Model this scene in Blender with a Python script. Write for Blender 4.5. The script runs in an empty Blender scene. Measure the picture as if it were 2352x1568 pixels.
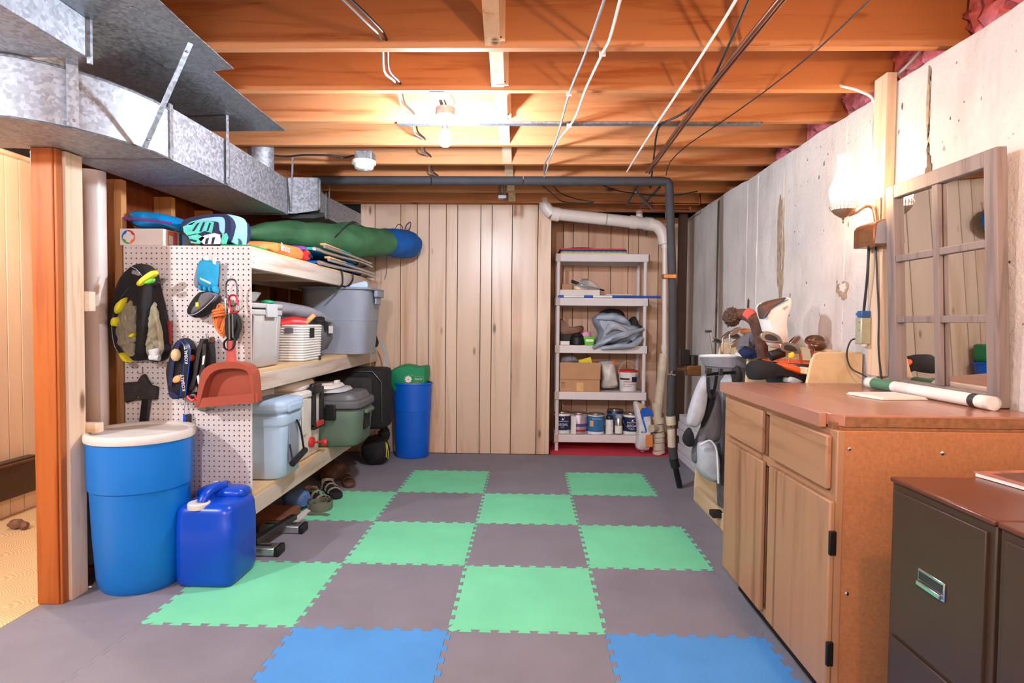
import bpy, bmesh, math, random
from mathutils import Vector, Matrix, noise

random.seed(7)
PI = math.pi
SC = bpy.context.scene
COL = SC.collection

# ------------------------------------------------------------------ camera
cam_data = bpy.data.cameras.new('camera')
cam_data.sensor_width = 36.0
cam_data.sensor_fit = 'HORIZONTAL'
cam_data.lens = 36.0 * 1341.1064 / 2352.0
cam_data.clip_start = 0.02
cam = bpy.data.objects.new('camera', cam_data)
COL.objects.link(cam)
YAW, PITCH, ROLL = 0.0257, -0.0324, -0.0093
rot = Matrix.Rotation(YAW, 3, 'Z') @ Matrix.Rotation(PITCH, 3, 'X') @ Matrix.Rotation(ROLL, 3, 'Y')
cam.matrix_world = Matrix.Translation((0.9014, -2.2311, 1.1999)) @ (rot @ Matrix.Rotation(PI / 2, 3, 'X')).to_4x4()
SC.camera = cam

# ------------------------------------------------------------------ world, exposure
world = bpy.data.worlds.new('world')
SC.world = world
world.use_nodes = True
bg = world.node_tree.nodes['Background']
bg.inputs[0].default_value = (1.0, 0.93, 0.86, 1)
bg.inputs[1].default_value = 0.02
SC.view_settings.view_transform = 'Standard'
SC.view_settings.look = 'None'
SC.view_settings.gamma = 1.0
SC.view_settings.use_curve_mapping = False
SC.view_settings.exposure = 0.15

# lamp strengths (the lamps themselves are built below with their fixtures)
CEILING_BULB = 1900.0
SCONCE_GLASS = 68.0
REAR_FILL_BULB = 3300.0
SIDE_BULB = 3000.0
DOOR_ROOM_FILL_BULB = 1100.0
RIGHT_BULB = 800.0


# ------------------------------------------------------------------ colour and material helpers
def lin(c):
    return tuple((v / 255.0 / 12.92) if v <= 10.31 else ((v / 255.0 + 0.055) / 1.055) ** 2.4 for v in c)


MATS = {}


def nodes_for(name, rough, metal):
    m = bpy.data.materials.new(name)
    m.use_nodes = True
    nt = m.node_tree
    b = nt.nodes['Principled BSDF']
    b.inputs['Roughness'].default_value = rough
    b.inputs['Metallic'].default_value = metal
    MATS[name] = m
    return m, nt, b


def coords(nt, scale=(1, 1, 1), rnd=True):
    tc = nt.nodes.new('ShaderNodeTexCoord')
    mp = nt.nodes.new('ShaderNodeMapping')
    mp.inputs['Scale'].default_value = scale
    nt.links.new(tc.outputs['Object'], mp.inputs['Vector'])
    if rnd:
        oi = nt.nodes.new('ShaderNodeObjectInfo')
        mul = nt.nodes.new('ShaderNodeMath')
        mul.operation = 'MULTIPLY'
        mul.inputs[1].default_value = 37.0
        nt.links.new(oi.outputs['Random'], mul.inputs[0])
        nt.links.new(mul.outputs[0], mp.inputs['Location'])
    return mp.outputs['Vector']


def ramp(nt, fac, stops):
    r = nt.nodes.new('ShaderNodeValToRGB')
    els = r.color_ramp.elements
    while len(els) < len(stops):
        els.new(0.5)
    for e, (p, c) in zip(els, stops):
        e.position = p
        e.color = (*c, 1)
    nt.links.new(fac, r.inputs[0])
    return r.outputs[0]


def tex(nt, vec, scale, detail=3.0, rough=0.55, dist=0.0):
    n = nt.nodes.new('ShaderNodeTexNoise')
    n.inputs['Scale'].default_value = scale
    n.inputs['Detail'].default_value = detail
    n.inputs['Roughness'].default_value = rough
    n.inputs['Distortion'].default_value = dist
    nt.links.new(vec, n.inputs['Vector'])
    return n.outputs['Fac']


def bump(nt, b, height, strength, dist=0.01):
    n = nt.nodes.new('ShaderNodeBump')
    n.inputs['Strength'].default_value = strength
    n.inputs['Distance'].default_value = dist
    nt.links.new(height, n.inputs['Height'])
    nt.links.new(n.outputs[0], b.inputs['Normal'])


def mul(c, k):
    return tuple(min(1.0, v * k) for v in c)


def plain(name, rgb, rough=0.5, metal=0.0, var=0.12, vs=14.0, bmp=0.0, bs=220.0, alpha=1.0, trans=0.0):
    """painted / moulded / woven surface: slight mottling and optional fine relief"""
    m, nt, b = nodes_for(name, rough, metal)
    c = lin(rgb)
    v = coords(nt)
    col = ramp(nt, tex(nt, v, vs), [(0.3, mul(c, 1 - var)), (0.7, mul(c, 1 + var))])
    nt.links.new(col, b.inputs['Base Color'])
    if bmp:
        bump(nt, b, tex(nt, v, bs, 2.0), bmp, 0.004)
    if alpha < 1:
        b.inputs['Alpha'].default_value = alpha
    if trans:
        b.inputs['Transmission Weight'].default_value = trans
        b.inputs['IOR'].default_value = 1.25
    return m


def wood(name, dark, light, rough=0.55, axis=0, scale=3.0, knots=True, spec=0.35, vary=0.25):
    """planed timber: grain stretched along one axis, knots, board to board variation"""
    m, nt, b = nodes_for(name, rough, 0)
    b.inputs['Specular IOR Level'].default_value = spec
    st = [9.0, 9.0, 9.0]
    st[axis] = 0.55
    v = coords(nt, tuple(st))
    g = tex(nt, v, scale, 6.0, 0.6, 0.6)
    d, l = lin(dark), lin(light)
    col = ramp(nt, g, [(0.28, d), (0.48, mul(l, 0.92)), (0.75, l)])
    if knots:
        s2 = [3.2, 3.2, 3.2]
        s2[axis] = 1.1
        v2 = coords(nt, tuple(s2))
        vo = nt.nodes.new('ShaderNodeTexVoronoi')
        vo.inputs['Scale'].default_value = 1.3
        nt.links.new(v2, vo.inputs['Vector'])
        k = ramp(nt, vo.outputs['Distance'], [(0.035, (1, 1, 1)), (0.085, (0, 0, 0))])
        mx = nt.nodes.new('ShaderNodeMixRGB')
        mx.inputs[2].default_value = (*mul(d, 0.38), 1)
        nt.links.new(k, mx.inputs[0])
        nt.links.new(col, mx.inputs[1])
        col = mx.outputs[0]
    oi = nt.nodes.new('ShaderNodeObjectInfo')
    rv = ramp(nt, oi.outputs['Random'], [(0.0, (1 - vary, 1 - vary, 1 - vary)), (1.0, (1, 1, 1))])
    mm = nt.nodes.new('ShaderNodeMixRGB')
    mm.blend_type = 'MULTIPLY'
    mm.inputs[0].default_value = 1.0
    nt.links.new(col, mm.inputs[1])
    nt.links.new(rv, mm.inputs[2])
    nt.links.new(mm.outputs[0], b.inputs['Base Color'])
    bump(nt, b, g, 0.12, 0.004)
    return m


def galvanised(name, rgb, rough=0.34):
    m, nt, b = nodes_for(name, rough, 0.75)
    v = coords(nt)
    vo = nt.nodes.new('ShaderNodeTexVoronoi')
    vo.inputs['Scale'].default_value = 80.0
    nt.links.new(v, vo.inputs['Vector'])
    c = lin(rgb)
    rgbn = nt.nodes.new('ShaderNodeRGBToBW')
    nt.links.new(vo.outputs['Color'], rgbn.inputs[0])
    col = ramp(nt, rgbn.outputs[0], [(0.2, mul(c, 0.70)), (0.8, mul(c, 1.10))])
    nt.links.new(col, b.inputs['Base Color'])
    r = nt.nodes.new('ShaderNodeMapRange')
    r.inputs[3].default_value = rough - 0.04
    r.inputs[4].default_value = rough + 0.14
    nt.links.new(rgbn.outputs[0], r.inputs[0])
    nt.links.new(r.outputs[0], b.inputs['Roughness'])
    return m


def emitter(name, rgb, strength):
    m, nt, b = nodes_for(name, 0.3, 0)
    b.inputs['Base Color'].default_value = (1, 1, 1, 1)
    b.inputs['Emission Color'].default_value = (*lin(rgb), 1)
    b.inputs['Emission Strength'].default_value = strength
    return m


def glassy(name, rgb=(235, 240, 240), rough=0.08, alpha=0.28):
    m, nt, b = nodes_for(name, rough, 0)
    b.inputs['Base Color'].default_value = (*lin(rgb), 1)
    b.inputs['Alpha'].default_value = alpha
    b.inputs['Specular IOR Level'].default_value = 0.8
    return m


# ------------------------------------------------------------------ mesh helpers
class MB:
    def __init__(s):
        s.v, s.f = [], []

    def add(s, vs, fs):
        o = len(s.v)
        s.v += [tuple(p) for p in vs]
        s.f += [tuple(i + o for i in f) for f in fs]
        return s

    def box(s, x0, y0, z0, x1, y1, z1, rot=None, piv=None):
        vs = [(x, y, z) for z in (z0, z1) for y in (y0, y1) for x in (x0, x1)]
        if rot is not None:
            p = Vector(piv if piv else ((x0 + x1) / 2, (y0 + y1) / 2, (z0 + z1) / 2))
            vs = [tuple(rot @ (Vector(q) - p) + p) for q in vs]
        return s.add(vs, [(0, 2, 3, 1), (4, 5, 7, 6), (0, 1, 5, 4), (2, 6, 7, 3), (0, 4, 6, 2), (1, 3, 7, 5)])

    def frame_box(s, o, u, v, w, a0, a1, b0, b1, c0, c1):
        """box in the frame o + a*u + b*v + c*w"""
        o, u, v, w = map(Vector, (o, u, v, w))
        vs = [o + u * a + v * b + w * c for c in (c0, c1) for b in (b0, b1) for a in (a0, a1)]
        return s.add(vs, [(0, 2, 3, 1), (4, 5, 7, 6), (0, 1, 5, 4), (2, 6, 7, 3), (0, 4, 6, 2), (1, 3, 7, 5)])

    def loft(s, rings, cap0=True, cap1=True, closed=True):
        n = len(rings[0])
        vs, fs = [], []
        for r in rings:
            vs += [tuple(p) for p in r]
        for k in range(len(rings) - 1):
            a, b = k * n, (k + 1) * n
            for i in range(n if closed else n - 1):
                j = (i + 1) % n
                fs.append((a + i, a + j, b + j, b + i))
        if cap0:
            fs.append(tuple(range(n - 1, -1, -1)))
        if cap1:
            fs.append(tuple((len(rings) - 1) * n + i for i in range(n)))
        return s.add(vs, fs)

    def tube(s, pts, r, n=8, cap=True):
        pts = [Vector(p) for p in pts]
        rs = r if isinstance(r, (list, tuple)) else [r] * len(pts)
        t0 = (pts[1] - pts[0]).normalized()
        up = Vector((0, 0, 1)) if abs(t0.z) < 0.9 else Vector((1, 0, 0))
        nrm = t0.cross(up).normalized()
        rings = []
        for i, p in enumerate(pts):
            a = pts[max(i - 1, 0)]
            b = pts[min(i + 1, len(pts) - 1)]
            t = (b - a).normalized()
            nrm = (nrm - t * nrm.dot(t)).normalized()
            bi = t.cross(nrm)
            rings.append([p + (nrm * math.cos(2 * PI * k / n) + bi * math.sin(2 * PI * k / n)) * rs[i] for k in range(n)])
        return s.loft(rings, cap, cap)

    def cyl(s, p0, p1, r0, r1=None, n=20):
        return s.tube([p0, p1], [r0, r0 if r1 is None else r1], n)

    def lathe(s, prof, c=(0, 0, 0), n=28, sx=1.0, sy=1.0, cap0=True, cap1=True):
        rings = [[(c[0] + r * sx * math.cos(2 * PI * k / n), c[1] + r * sy * math.sin(2 * PI * k / n), c[2] + z)
                  for k in range(n)] for r, z in prof]
        return s.loft(rings, cap0, cap1)

    def prism(s, poly, axis, d0, d1):
        """polygon (in the two other axes, cyclic order) extruded along axis from d0 to d1"""
        def P(a, b, d):
            return ((d, a, b), (a, d, b), (a, b, d))[axis]
        n = len(poly)
        vs = [P(a, b, d0) for a, b in poly] + [P(a, b, d1) for a, b in poly]
        fs = [tuple(range(n - 1, -1, -1)), tuple(range(n, 2 * n))]
        fs += [(i, (i + 1) % n, n + (i + 1) % n, n + i) for i in range(n)]
        return s.add(vs, fs)

    def ribbon(s, pts, wdir, w, t=0.002):
        """flat strap along pts, width w along wdir, thickness t"""
        pts = [Vector(p) for p in pts]
        wd = Vector(wdir).normalized()
        rings = []
        for i, p in enumerate(pts):
            a, b = pts[max(i - 1, 0)], pts[min(i + 1, len(pts) - 1)]
            tn = (b - a).normalized()
            ww = (wd - tn * wd.dot(tn)).normalized()
            nn = tn.cross(ww)
            rings.append([p + ww * w / 2 + nn * t / 2, p - ww * w / 2 + nn * t / 2,
                          p - ww * w / 2 - nn * t / 2, p + ww * w / 2 - nn * t / 2])
        return s.loft(rings)

    def ball(s, c, rx, ry, rz, n=16, m=10, amp=0.0, fr=8.0, seed=0):
        rings = []
        for j in range(1, m):
            th = PI * j / m
            ring = []
            for k in range(n):
                ph = 2 * PI * k / n
                d = Vector((math.sin(th) * math.cos(ph), math.sin(th) * math.sin(ph), -math.cos(th)))
                q = 1.0 + (amp * noise.noise(d * fr + Vector((seed, seed * 1.7, 0))) if amp else 0)
                ring.append((c[0] + rx * d.x * q, c[1] + ry * d.y * q, c[2] + rz * d.z * q))
            rings.append(ring)
        return s.loft(rings)


def rring(cx, cy, z, w, d, e=5.0, n=32):
    """rounded-rectangle ring (superellipse) in a level plane"""
    out = []
    for k in range(n):
        a = 2 * PI * (k + 0.5) / n
        ca, sa = math.cos(a), math.sin(a)
        q = (abs(ca) ** e + abs(sa) ** e) ** (-1.0 / e)
        out.append((cx + w / 2 * ca * q, cy + d / 2 * sa * q, z))
    return out


def spline(pts, k=6):
    """Catmull-Rom through the points"""
    P = [Vector(p) for p in pts]
    P = [P[0] * 2 - P[1]] + P + [P[-1] * 2 - P[-2]]
    out = []
    for i in range(1, len(P) - 2):
        a, b, c, d = P[i - 1:i + 3]
        for j in range(k):
            t = j / k
            out.append(0.5 * ((2 * b) + (c - a) * t + (2 * a - 5 * b + 4 * c - d) * t * t + (3 * b - a - 3 * c + d) * t ** 3))
    out.append(P[-2])
    return out


def obj(name, mb, mat, parent=None, bevel=0.0, smooth=True, angle=38.0, sub=0, seg=2):
    me = bpy.data.meshes.new(name)
    if parent is not None:
        p = parent
        base = Vector((0, 0, 0))
        while p is not None:
            base += p.location
            p = p.parent
        loc = Vector((0, 0, 0))
    else:
        xs = [v[0] for v in mb.v]
        ys = [v[1] for v in mb.v]
        base = Vector(((min(xs) + max(xs)) / 2, (min(ys) + max(ys)) / 2, min(v[2] for v in mb.v)))
        loc = base
    me.from_pydata([(v[0] - base.x, v[1] - base.y, v[2] - base.z) for v in mb.v], [], mb.f)
    me.update()
    bm = bmesh.new()
    bm.from_mesh(me)
    bmesh.ops.recalc_face_normals(bm, faces=bm.faces)
    bm.to_mesh(me)
    bm.free()
    if smooth:
        me.polygons.foreach_set('use_smooth', [True] * len(me.polygons))
        me.set_sharp_from_angle(angle=math.radians(angle))
    me.materials.append(MATS[mat] if isinstance(mat, str) else mat)
    o = bpy.data.objects.new(name, me)
    COL.objects.link(o)
    o.location = loc
    if parent is not None:
        o.parent = parent
    if bevel:
        md = o.modifiers.new('bevel', 'BEVEL')
        md.width = bevel
        md.segments = seg
        md.limit_method = 'ANGLE'
        md.angle_limit = math.radians(40)
    if sub:
        md = o.modifiers.new('subdivision', 'SUBSURF')
        md.levels = sub
        md.render_levels = sub
    return o


def tag(o, label, cat, group=None):
    o['label'] = label
    o['category'] = cat
    if group:
        o['group'] = group
    return o


def thing(name, loc, label, cat, group=None):
    o = bpy.data.objects.new(name, None)
    o.empty_display_size = 0.1
    COL.objects.link(o)
    o.location = loc
    return tag(o, label, cat, group)


def struct(name, mb, mat, parent=None, **k):
    o = obj(name, mb, mat, parent, **k)
    if parent is None:
        o['kind'] = 'structure'
    return o


def empty_struct(name, loc=(0, 0, 0)):
    o = bpy.data.objects.new(name, None)
    COL.objects.link(o)
    o.location = loc
    o['kind'] = 'structure'
    return o


def piece_copy(src, parent, off):
    """another piece that shares its mesh data"""
    c = src.copy()
    COL.objects.link(c)
    c.parent = parent
    c.location = Vector(src.location) + Vector(off)
    return c


def text(name, s, loc, size, mat, parent, face='-y', tilt=0.0, squash=1.0, align='LEFT', M=None):
    """flat printed lettering as a thin mesh"""
    cu = bpy.data.curves.new(name, 'FONT')
    cu.body = s
    cu.size = size
    cu.extrude = 0.0004
    cu.align_x = align
    cu.resolution_u = 2
    t = bpy.data.objects.new(name, cu)
    COL.objects.link(t)
    dg = bpy.context.evaluated_depsgraph_get()
    me = bpy.data.meshes.new_from_object(t.evaluated_get(dg))
    bpy.data.objects.remove(t)
    R = {'-y': Matrix.Rotation(PI / 2, 4, 'X'),
         '-x': Matrix.Rotation(-PI / 2, 4, 'Z') @ Matrix.Rotation(PI / 2, 4, 'X'),
         '+x': Matrix.Rotation(PI / 2, 4, 'Z') @ Matrix.Rotation(PI / 2, 4, 'X'),
         '+z': Matrix.Identity(4)}[face] if M is None else M
    T = R @ Matrix.Rotation(tilt, 4, 'Z') @ Matrix.Diagonal((squash, 1, 1, 1))
    me.transform(T)
    base = Vector((0, 0, 0))
    p = parent
    while p is not None:
        base += p.location
        p = p.parent
    me.materials.clear()
    me.materials.append(MATS[mat])
    o = bpy.data.objects.new(name, me)
    COL.objects.link(o)
    o.location = Vector(loc) - base
    o.parent = parent
    return o

# ------------------------------------------------------------------ materials of the setting
wood('joist_wood', (166, 92, 46), (214, 148, 98), 0.6, 0, 2.2, True, 0.25, 0.12)
wood('fir_y', (192, 162, 136), (222, 206, 192), 0.6, 1, 2.6, True, 0.25, 0.1)
wood('fir_z', (206, 164, 124), (240, 212, 180), 0.6, 2, 2.6, True, 0.25, 0.15)
wood('fir_x', (208, 168, 130), (242, 218, 190), 0.6, 0, 2.6, True, 0.25, 0.1)
wood('stud_wood', (150, 86, 40), (206, 146, 92), 0.65, 2, 2.4, True, 0.2, 0.2)
wood('jamb_wood', (150, 70, 22), (182, 98, 40), 0.45, 2, 3.0, False, 0.4, 0.05)
wood('panel_wood', (206, 156, 116), (243, 212, 184), 0.33, 2, 0.9, True, 0.5, 0.13)
wood('alcove_panel_wood', (200, 150, 116), (230, 190, 160), 0.42, 2, 0.9, True, 0.4, 0.12)
wood('pine_panel_wood', (232, 184, 140), (248, 220, 184), 0.35, 2, 1.0, True, 0.5, 0.1)
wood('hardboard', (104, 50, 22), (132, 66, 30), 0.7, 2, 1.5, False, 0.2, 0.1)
wood('ply_y', (206, 158, 108), (236, 200, 154), 0.6, 1, 1.2, False, 0.2, 0.1)
galvanised('zinc', (180, 184, 192), 0.55)
galvanised('zinc_dull', (150, 154, 158), 0.42)
plain('foam_grey', (136, 133, 142), 0.85, var=0.07, vs=5, bmp=0.5, bs=420)
plain('foam_green', (124, 226, 174), 0.85, var=0.06, vs=4, bmp=0.5, bs=420)
plain('foam_blue', (82, 156, 224), 0.85, var=0.06, vs=4, bmp=0.5, bs=420)
plain('foam_red', (222, 62, 82), 0.85, var=0.06, vs=6, bmp=0.5, bs=420)
plain('foam_yellow', (240, 214, 60), 0.85, var=0.05)
plain('concrete_slab', (140, 132, 126), 0.9, var=0.15, vs=3, bmp=0.3, bs=40)
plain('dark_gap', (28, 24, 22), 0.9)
plain('black_rubber', (58, 58, 62), 0.8, var=0.1, bmp=0.2, bs=300)
plain('pvc_white', (226, 214, 206), 0.35, var=0.05, vs=6)
plain('pvc_old', (206, 188, 164), 0.5, var=0.14, vs=9)
plain('insulation_pink', (206, 116, 124), 0.95, var=0.35, vs=22, bmp=1.0, bs=60)
plain('white_paint', (236, 234, 230), 0.4, var=0.03)
plain('brass_dull', (150, 108, 70), 0.35, 0.7, var=0.2)
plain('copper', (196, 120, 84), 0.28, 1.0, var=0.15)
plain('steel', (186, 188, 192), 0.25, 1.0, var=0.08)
plain('dark_steel', (92, 90, 90), 0.4, 0.9, var=0.1)
plain('black_plastic', (24, 24, 26), 0.4, var=0.2)
plain('cable_white', (236, 232, 226), 0.45, var=0.03)
plain('cable_black', (26, 26, 30), 0.5, var=0.1)
plain('cable_grey', (150, 152, 158), 0.5, var=0.1)
plain('nail_dark', (58, 44, 36), 0.5, 0.6)


def concrete():
    m, nt, b = nodes_for('concrete_wall', 0.92, 0)
    b.inputs['Specular IOR Level'].default_value = 0.15
    v = coords(nt, (1, 1, 1), False)
    v2 = coords(nt, (3, 3, 0.8), False)
    big = tex(nt, v, 1.3, 5.0, 0.6)
    streak = tex(nt, v2, 1.6, 5.0, 0.65)
    fine = tex(nt, v, 38.0, 4.0, 0.7)
    base = ramp(nt, big, [(0.3, lin((190, 184, 180))), (0.62, lin((218, 211, 205)))])
    st = ramp(nt, streak, [(0.30, (0.72, 0.70, 0.67)), (0.50, (1, 1, 1))])
    pit = ramp(nt, fine, [(0.27, (0.45, 0.42, 0.38)), (0.36, (1, 1, 1))])
    a = nt.nodes.new('ShaderNodeMixRGB')
    a.blend_type = 'MULTIPLY'
    a.inputs[0].default_value = 0.75
    nt.links.new(base, a.inputs[1])
    nt.links.new(st, a.inputs[2])
    c = nt.nodes.new('ShaderNodeMixRGB')
    c.blend_type = 'MULTIPLY'
    c.inputs[0].default_value = 0.6
    nt.links.new(a.outputs[0], c.inputs[1])
    nt.links.new(pit, c.inputs[2])
    nt.links.new(c.outputs[0], b.inputs['Base Color'])
    bump(nt, b, fine, 0.55, 0.015)


concrete()
plain('concrete_stain', (158, 138, 116), 0.95, var=0.3, vs=30, bmp=0.6, bs=60)
plain('concrete_dark', (92, 80, 68), 0.95, var=0.3, vs=30, bmp=0.6, bs=60)
plain('concrete_ridge', (206, 198, 190), 0.92, var=0.1, vs=20, bmp=0.5, bs=50)


def vinyl():
    m, nt, b = nodes_for('vinyl_sheet', 0.4, 0)
    v = coords(nt, (1, 1, 1), False)
    w = nt.nodes.new('ShaderNodeTexWave')
    w.wave_type = 'RINGS'
    w.rings_direction = 'SPHERICAL'
    w.inputs['Scale'].default_value = 9.0
    w.inputs['Distortion'].default_value = 3.0
    ck = nt.nodes.new('ShaderNodeVectorMath')
    ck.operation = 'FRACTION'
    sc = nt.nodes.new('ShaderNodeVectorMath')
    sc.operation = 'SCALE'
    sc.inputs['Scale'].default_value = 4.0
    nt.links.new(v, sc.inputs[0])
    nt.links.new(sc.outputs[0], ck.inputs[0])
    nt.links.new(ck.outputs[0], w.inputs['Vector'])
    col = ramp(nt, w.outputs['Fac'], [(0.35, lin((214, 176, 124))), (0.6, lin((238, 210, 164)))])
    nt.links.new(col, b.inputs['Base Color'])


vinyl()

# ------------------------------------------------------------------ floor and foam mat
struct('floor', MB().box(-1.13, -4.2, -0.12, 2.60, 3.80, -0.013), 'concrete_slab')
struct('floor', MB().box(-2.40, -4.2, -0.12, -1.131, 2.4, -0.002), 'vinyl_sheet')

mat_root = thing('foam_floor_mat', (0.3, 0.9, -0.012), 'interlocking foam floor mat of grey, green and blue puzzle squares with a red end', 'floor mat')
T = 0.61


def seam(n=8):
    """dovetail wave along one tile side, t in 0..1, offset in -1..1"""
    out = []
    for k in range(n):
        a = k / n
        p = 1.0 / n
        out += [(a + 0.16 * p, -1), (a + 0.08 * p, 1), (a + 0.58 * p, 1), (a + 0.50 * p, -1)]
    return out


def tile_poly(i, j, x0=None, x1=None, y0=None, y1=None, amp=0.0095, gap=0.0006):
    """outline of tile (i, j); a side given explicitly is cut straight"""
    X0, X1, Y0, Y1 = i * T, (i + 1) * T, j * T, (j + 1) * T
    S = seam()
    pts = []
    bx0 = X0 if x0 is None else x0
    bx1 = X1 if x1 is None else x1
    by0 = Y0 if y0 is None else y0
    by1 = Y1 if y1 is None else y1
    ok = lambda a, lo, hi: lo + 0.012 < a < hi - 0.012
    pts.append((bx0 + gap, by0 + gap))
    if y0 is None:
        pts += [(X0 + t * T, Y0 + o * amp + gap) for t, o in S if ok(X0 + t * T, bx0, bx1)]
    pts.append((bx1 - gap, by0 + gap))
    if x1 is None:
        pts += [(X1 + o * amp - gap, Y0 + t * T) for t, o in S if ok(Y0 + t * T, by0, by1)]
    pts.append((bx1 - gap, by1 - gap))
    if y1 is None:
        pts += [(X0 + t * T, Y1 + o * amp - gap) for t, o in reversed(S) if ok(X0 + t * T, bx0, bx1)]
    pts.append((bx0 + gap, by1 - gap))
    if x0 is None:
        pts += [(X0 + o * amp + gap, Y0 + t * T) for t, o in reversed(S) if ok(Y0 + t * T, by0, by1)]
    return pts


GREEN = {(-1, 0), (1, 0), (0, 1), (2, 1), (-1, 2), (1, 2), (0, 3), (2, 3)}
BLUE = {(0, -1), (2, -1)}
for j in range(-5, 5):
    for i in range(-2, 4):
        c = 'foam_green' if (i, j) in GREEN else 'foam_blue' if (i, j) in BLUE or (j < -1 and (i + j) % 2 == 1) else 'foam_grey'
        kw = {}
        if i == -2:
            kw['x0'] = -1.125
        if i == 3:
            kw['x1'] = 2.425
        if j == 4:
            kw['y1'] = 3.055
        o = obj('foam_tile', MB().prism(tile_poly(i, j, **kw), 2, -0.012, 0.0), c, mat_root, smooth=False)
for i, (xa, xb) in ((1, (1.125, None)), (2, (None, None)), (3, (None, 2.425))):
    pts = tile_poly(i, 5, x0=xa, x1=xb, y0=3.056, y1=3.64)
    o = obj('foam_tile', MB().prism(pts, 2, -0.012, -0.0005), 'foam_red', mat_root, smooth=False)
    o['label'] = 'red foam piece under the plastic shelves' if i < 3 else 'red foam strip in the corner'

# ------------------------------------------------------------------ back walls with grooved planks
wb = struct('wall_back', MB().box(-1.35, 3.082, 0.0, 1.115, 3.12, 2.40), 'dark_gap')
XS = [-1.2, -1.02, -0.86, (-0.622, 3.07, 1.348)[0], (-0.49, 3.07, 1.349)[0], (-0.254, 3.07, 1.351)[0], (-0.103, 3.07, 1.352)[0], (0.005, 3.07, 1.353)[0],
      (0.16, 3.07, 1.355)[0], (0.263, 3.07, 1.356)[0], (0.473, 3.07, 1.357)[0], (0.576, 3.07, 1.358)[0], (0.758, 3.07, 1.36)[0],
      (0.991, 3.07, 1.362)[0], (1.113, 3.07, 1.363)[0]]
for a, b in zip(XS[:-1], XS[1:]):
    zt = 2.262 if a > -0.7 else 1.99
    obj('plank', MB().box(a + 0.0025, 3.068, 0.0, b - 0.0025, 3.082, zt), 'panel_wood', wb, bevel=0.002, seg=1)
obj('top_plate', MB().box(-1.2, 3.06, 2.263, 1.115, 3.15, 2.30), 'joist_wood', wb)
wa = struct('wall_alcove', MB().box(1.05, 3.662, 0.0, 2.60, 3.70, 2.45), 'dark_gap')
XA = [1.09] + [(1.255, 3.66, 1.382)[0], (1.355, 3.66, 1.383)[0], (1.508, 3.66, 1.384)[0], (1.73, 3.66, 1.386)[0], (1.904, 3.66, 1.387)[0], (2.004, 3.66, 1.388)[0], (2.203, 3.66, 1.39)[0], (2.355, 3.66, 1.391)[0]] + [2.48]
for a, b in zip(XA[:-1], XA[1:]):
    obj('plank', MB().box(a + 0.0025, 3.648, 0.0, b - 0.0025, 3.662, 2.20), 'alcove_panel_wood', wa, bevel=0.002, seg=1)
obj('top_plate', MB().box(1.09, 3.60, 2.20, 2.44, 3.66, 2.245), 'joist_wood', wa)
ws = struct('wall_alcove_side', MB().box(1.085, 3.12, 0.0, 1.115, 3.66, 2.262), 'alcove_panel_wood')

# ------------------------------------------------------------------ concrete wall on the right
def ragged_wall():
    mb = MB()
    n = 150
    y0, y1 = -4.2, 3.85
    front, top = [], []
    for k in range(n + 1):
        y = y0 + (y1 - y0) * k / n
        z = 2.218 + 0.012 * noise.noise((y * 2.3, 0.3, 0)) + 0.008 * noise.noise((y * 9.0, 4.0, 0))
        front.append((y, z))
    vs = [(2.44, y, 0.0) for y, z in front] + [(2.44, y, z) for y, z in front] + [(2.46, y, z + 0.008) for y, z in front] + [(2.70, y, z + 0.01) for y, z in front]
    fs = []
    m = n + 1
    for k in range(n):
        for r in range(3):
            fs.append((r * m + k, r * m + k + 1, (r + 1) * m + k + 1, (r + 1) * m + k))
    fs.append(tuple([0] + [m, 2 * m, 3 * m]))
    return mb.add(vs, fs)


wr = struct('wall_right', ragged_wall(), 'concrete_wall')
obj('sill_plate', MB().box(2.53, -4.2, 2.225, 2.67, 3.8, 2.258), 'hardboard', wr)
obj('rim_joist', MB().box(2.63, -4.2, 2.258, 2.67, 3.8, 2.50), 'hardboard', wr)
for y, w, z0, z1 in ((1.939, 0.012, 1.2, 2.19), (1.755, 0.016, 0.95, 2.2), (0.665, 0.008, 1.1, 2.19), (1.36, 0.01, 1.4, 2.15)):
    pts = []
    for k in range(16):
        z = z0 + (z1 - z0) * k / 15
        pts.append((2.4405, y + 0.006 * noise.noise((z * 6, y, 0)), z))
    obj('form_seam', MB().tube(pts, [w * (0.35 + 0.25 * noise.noise((p[2] * 9, y * 3, 1))) for p in pts], 6), 'concrete_ridge', wr)
obj('control_joint', MB().box(2.4355, 2.545, 0.0, 2.4415, 2.582, 2.20), 'concrete_dark', wr)


def blotch(y, z, ry, rz, mat, seed, name='spalled_patch', depth=0.004):
    n = 28
    pts = []
    for k in range(n):
        a = 2 * PI * k / n
        q = 1 + 0.55 * noise.noise((math.cos(a) * 1.8 + seed, math.sin(a) * 1.8, seed * 2.3))
        pts.append((y + ry * q * math.cos(a), z + rz * q * math.sin(a)))
    obj(name, MB().prism(pts, 0, 2.4405 - depth, 2.441), mat, wr, smooth=False)


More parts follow.
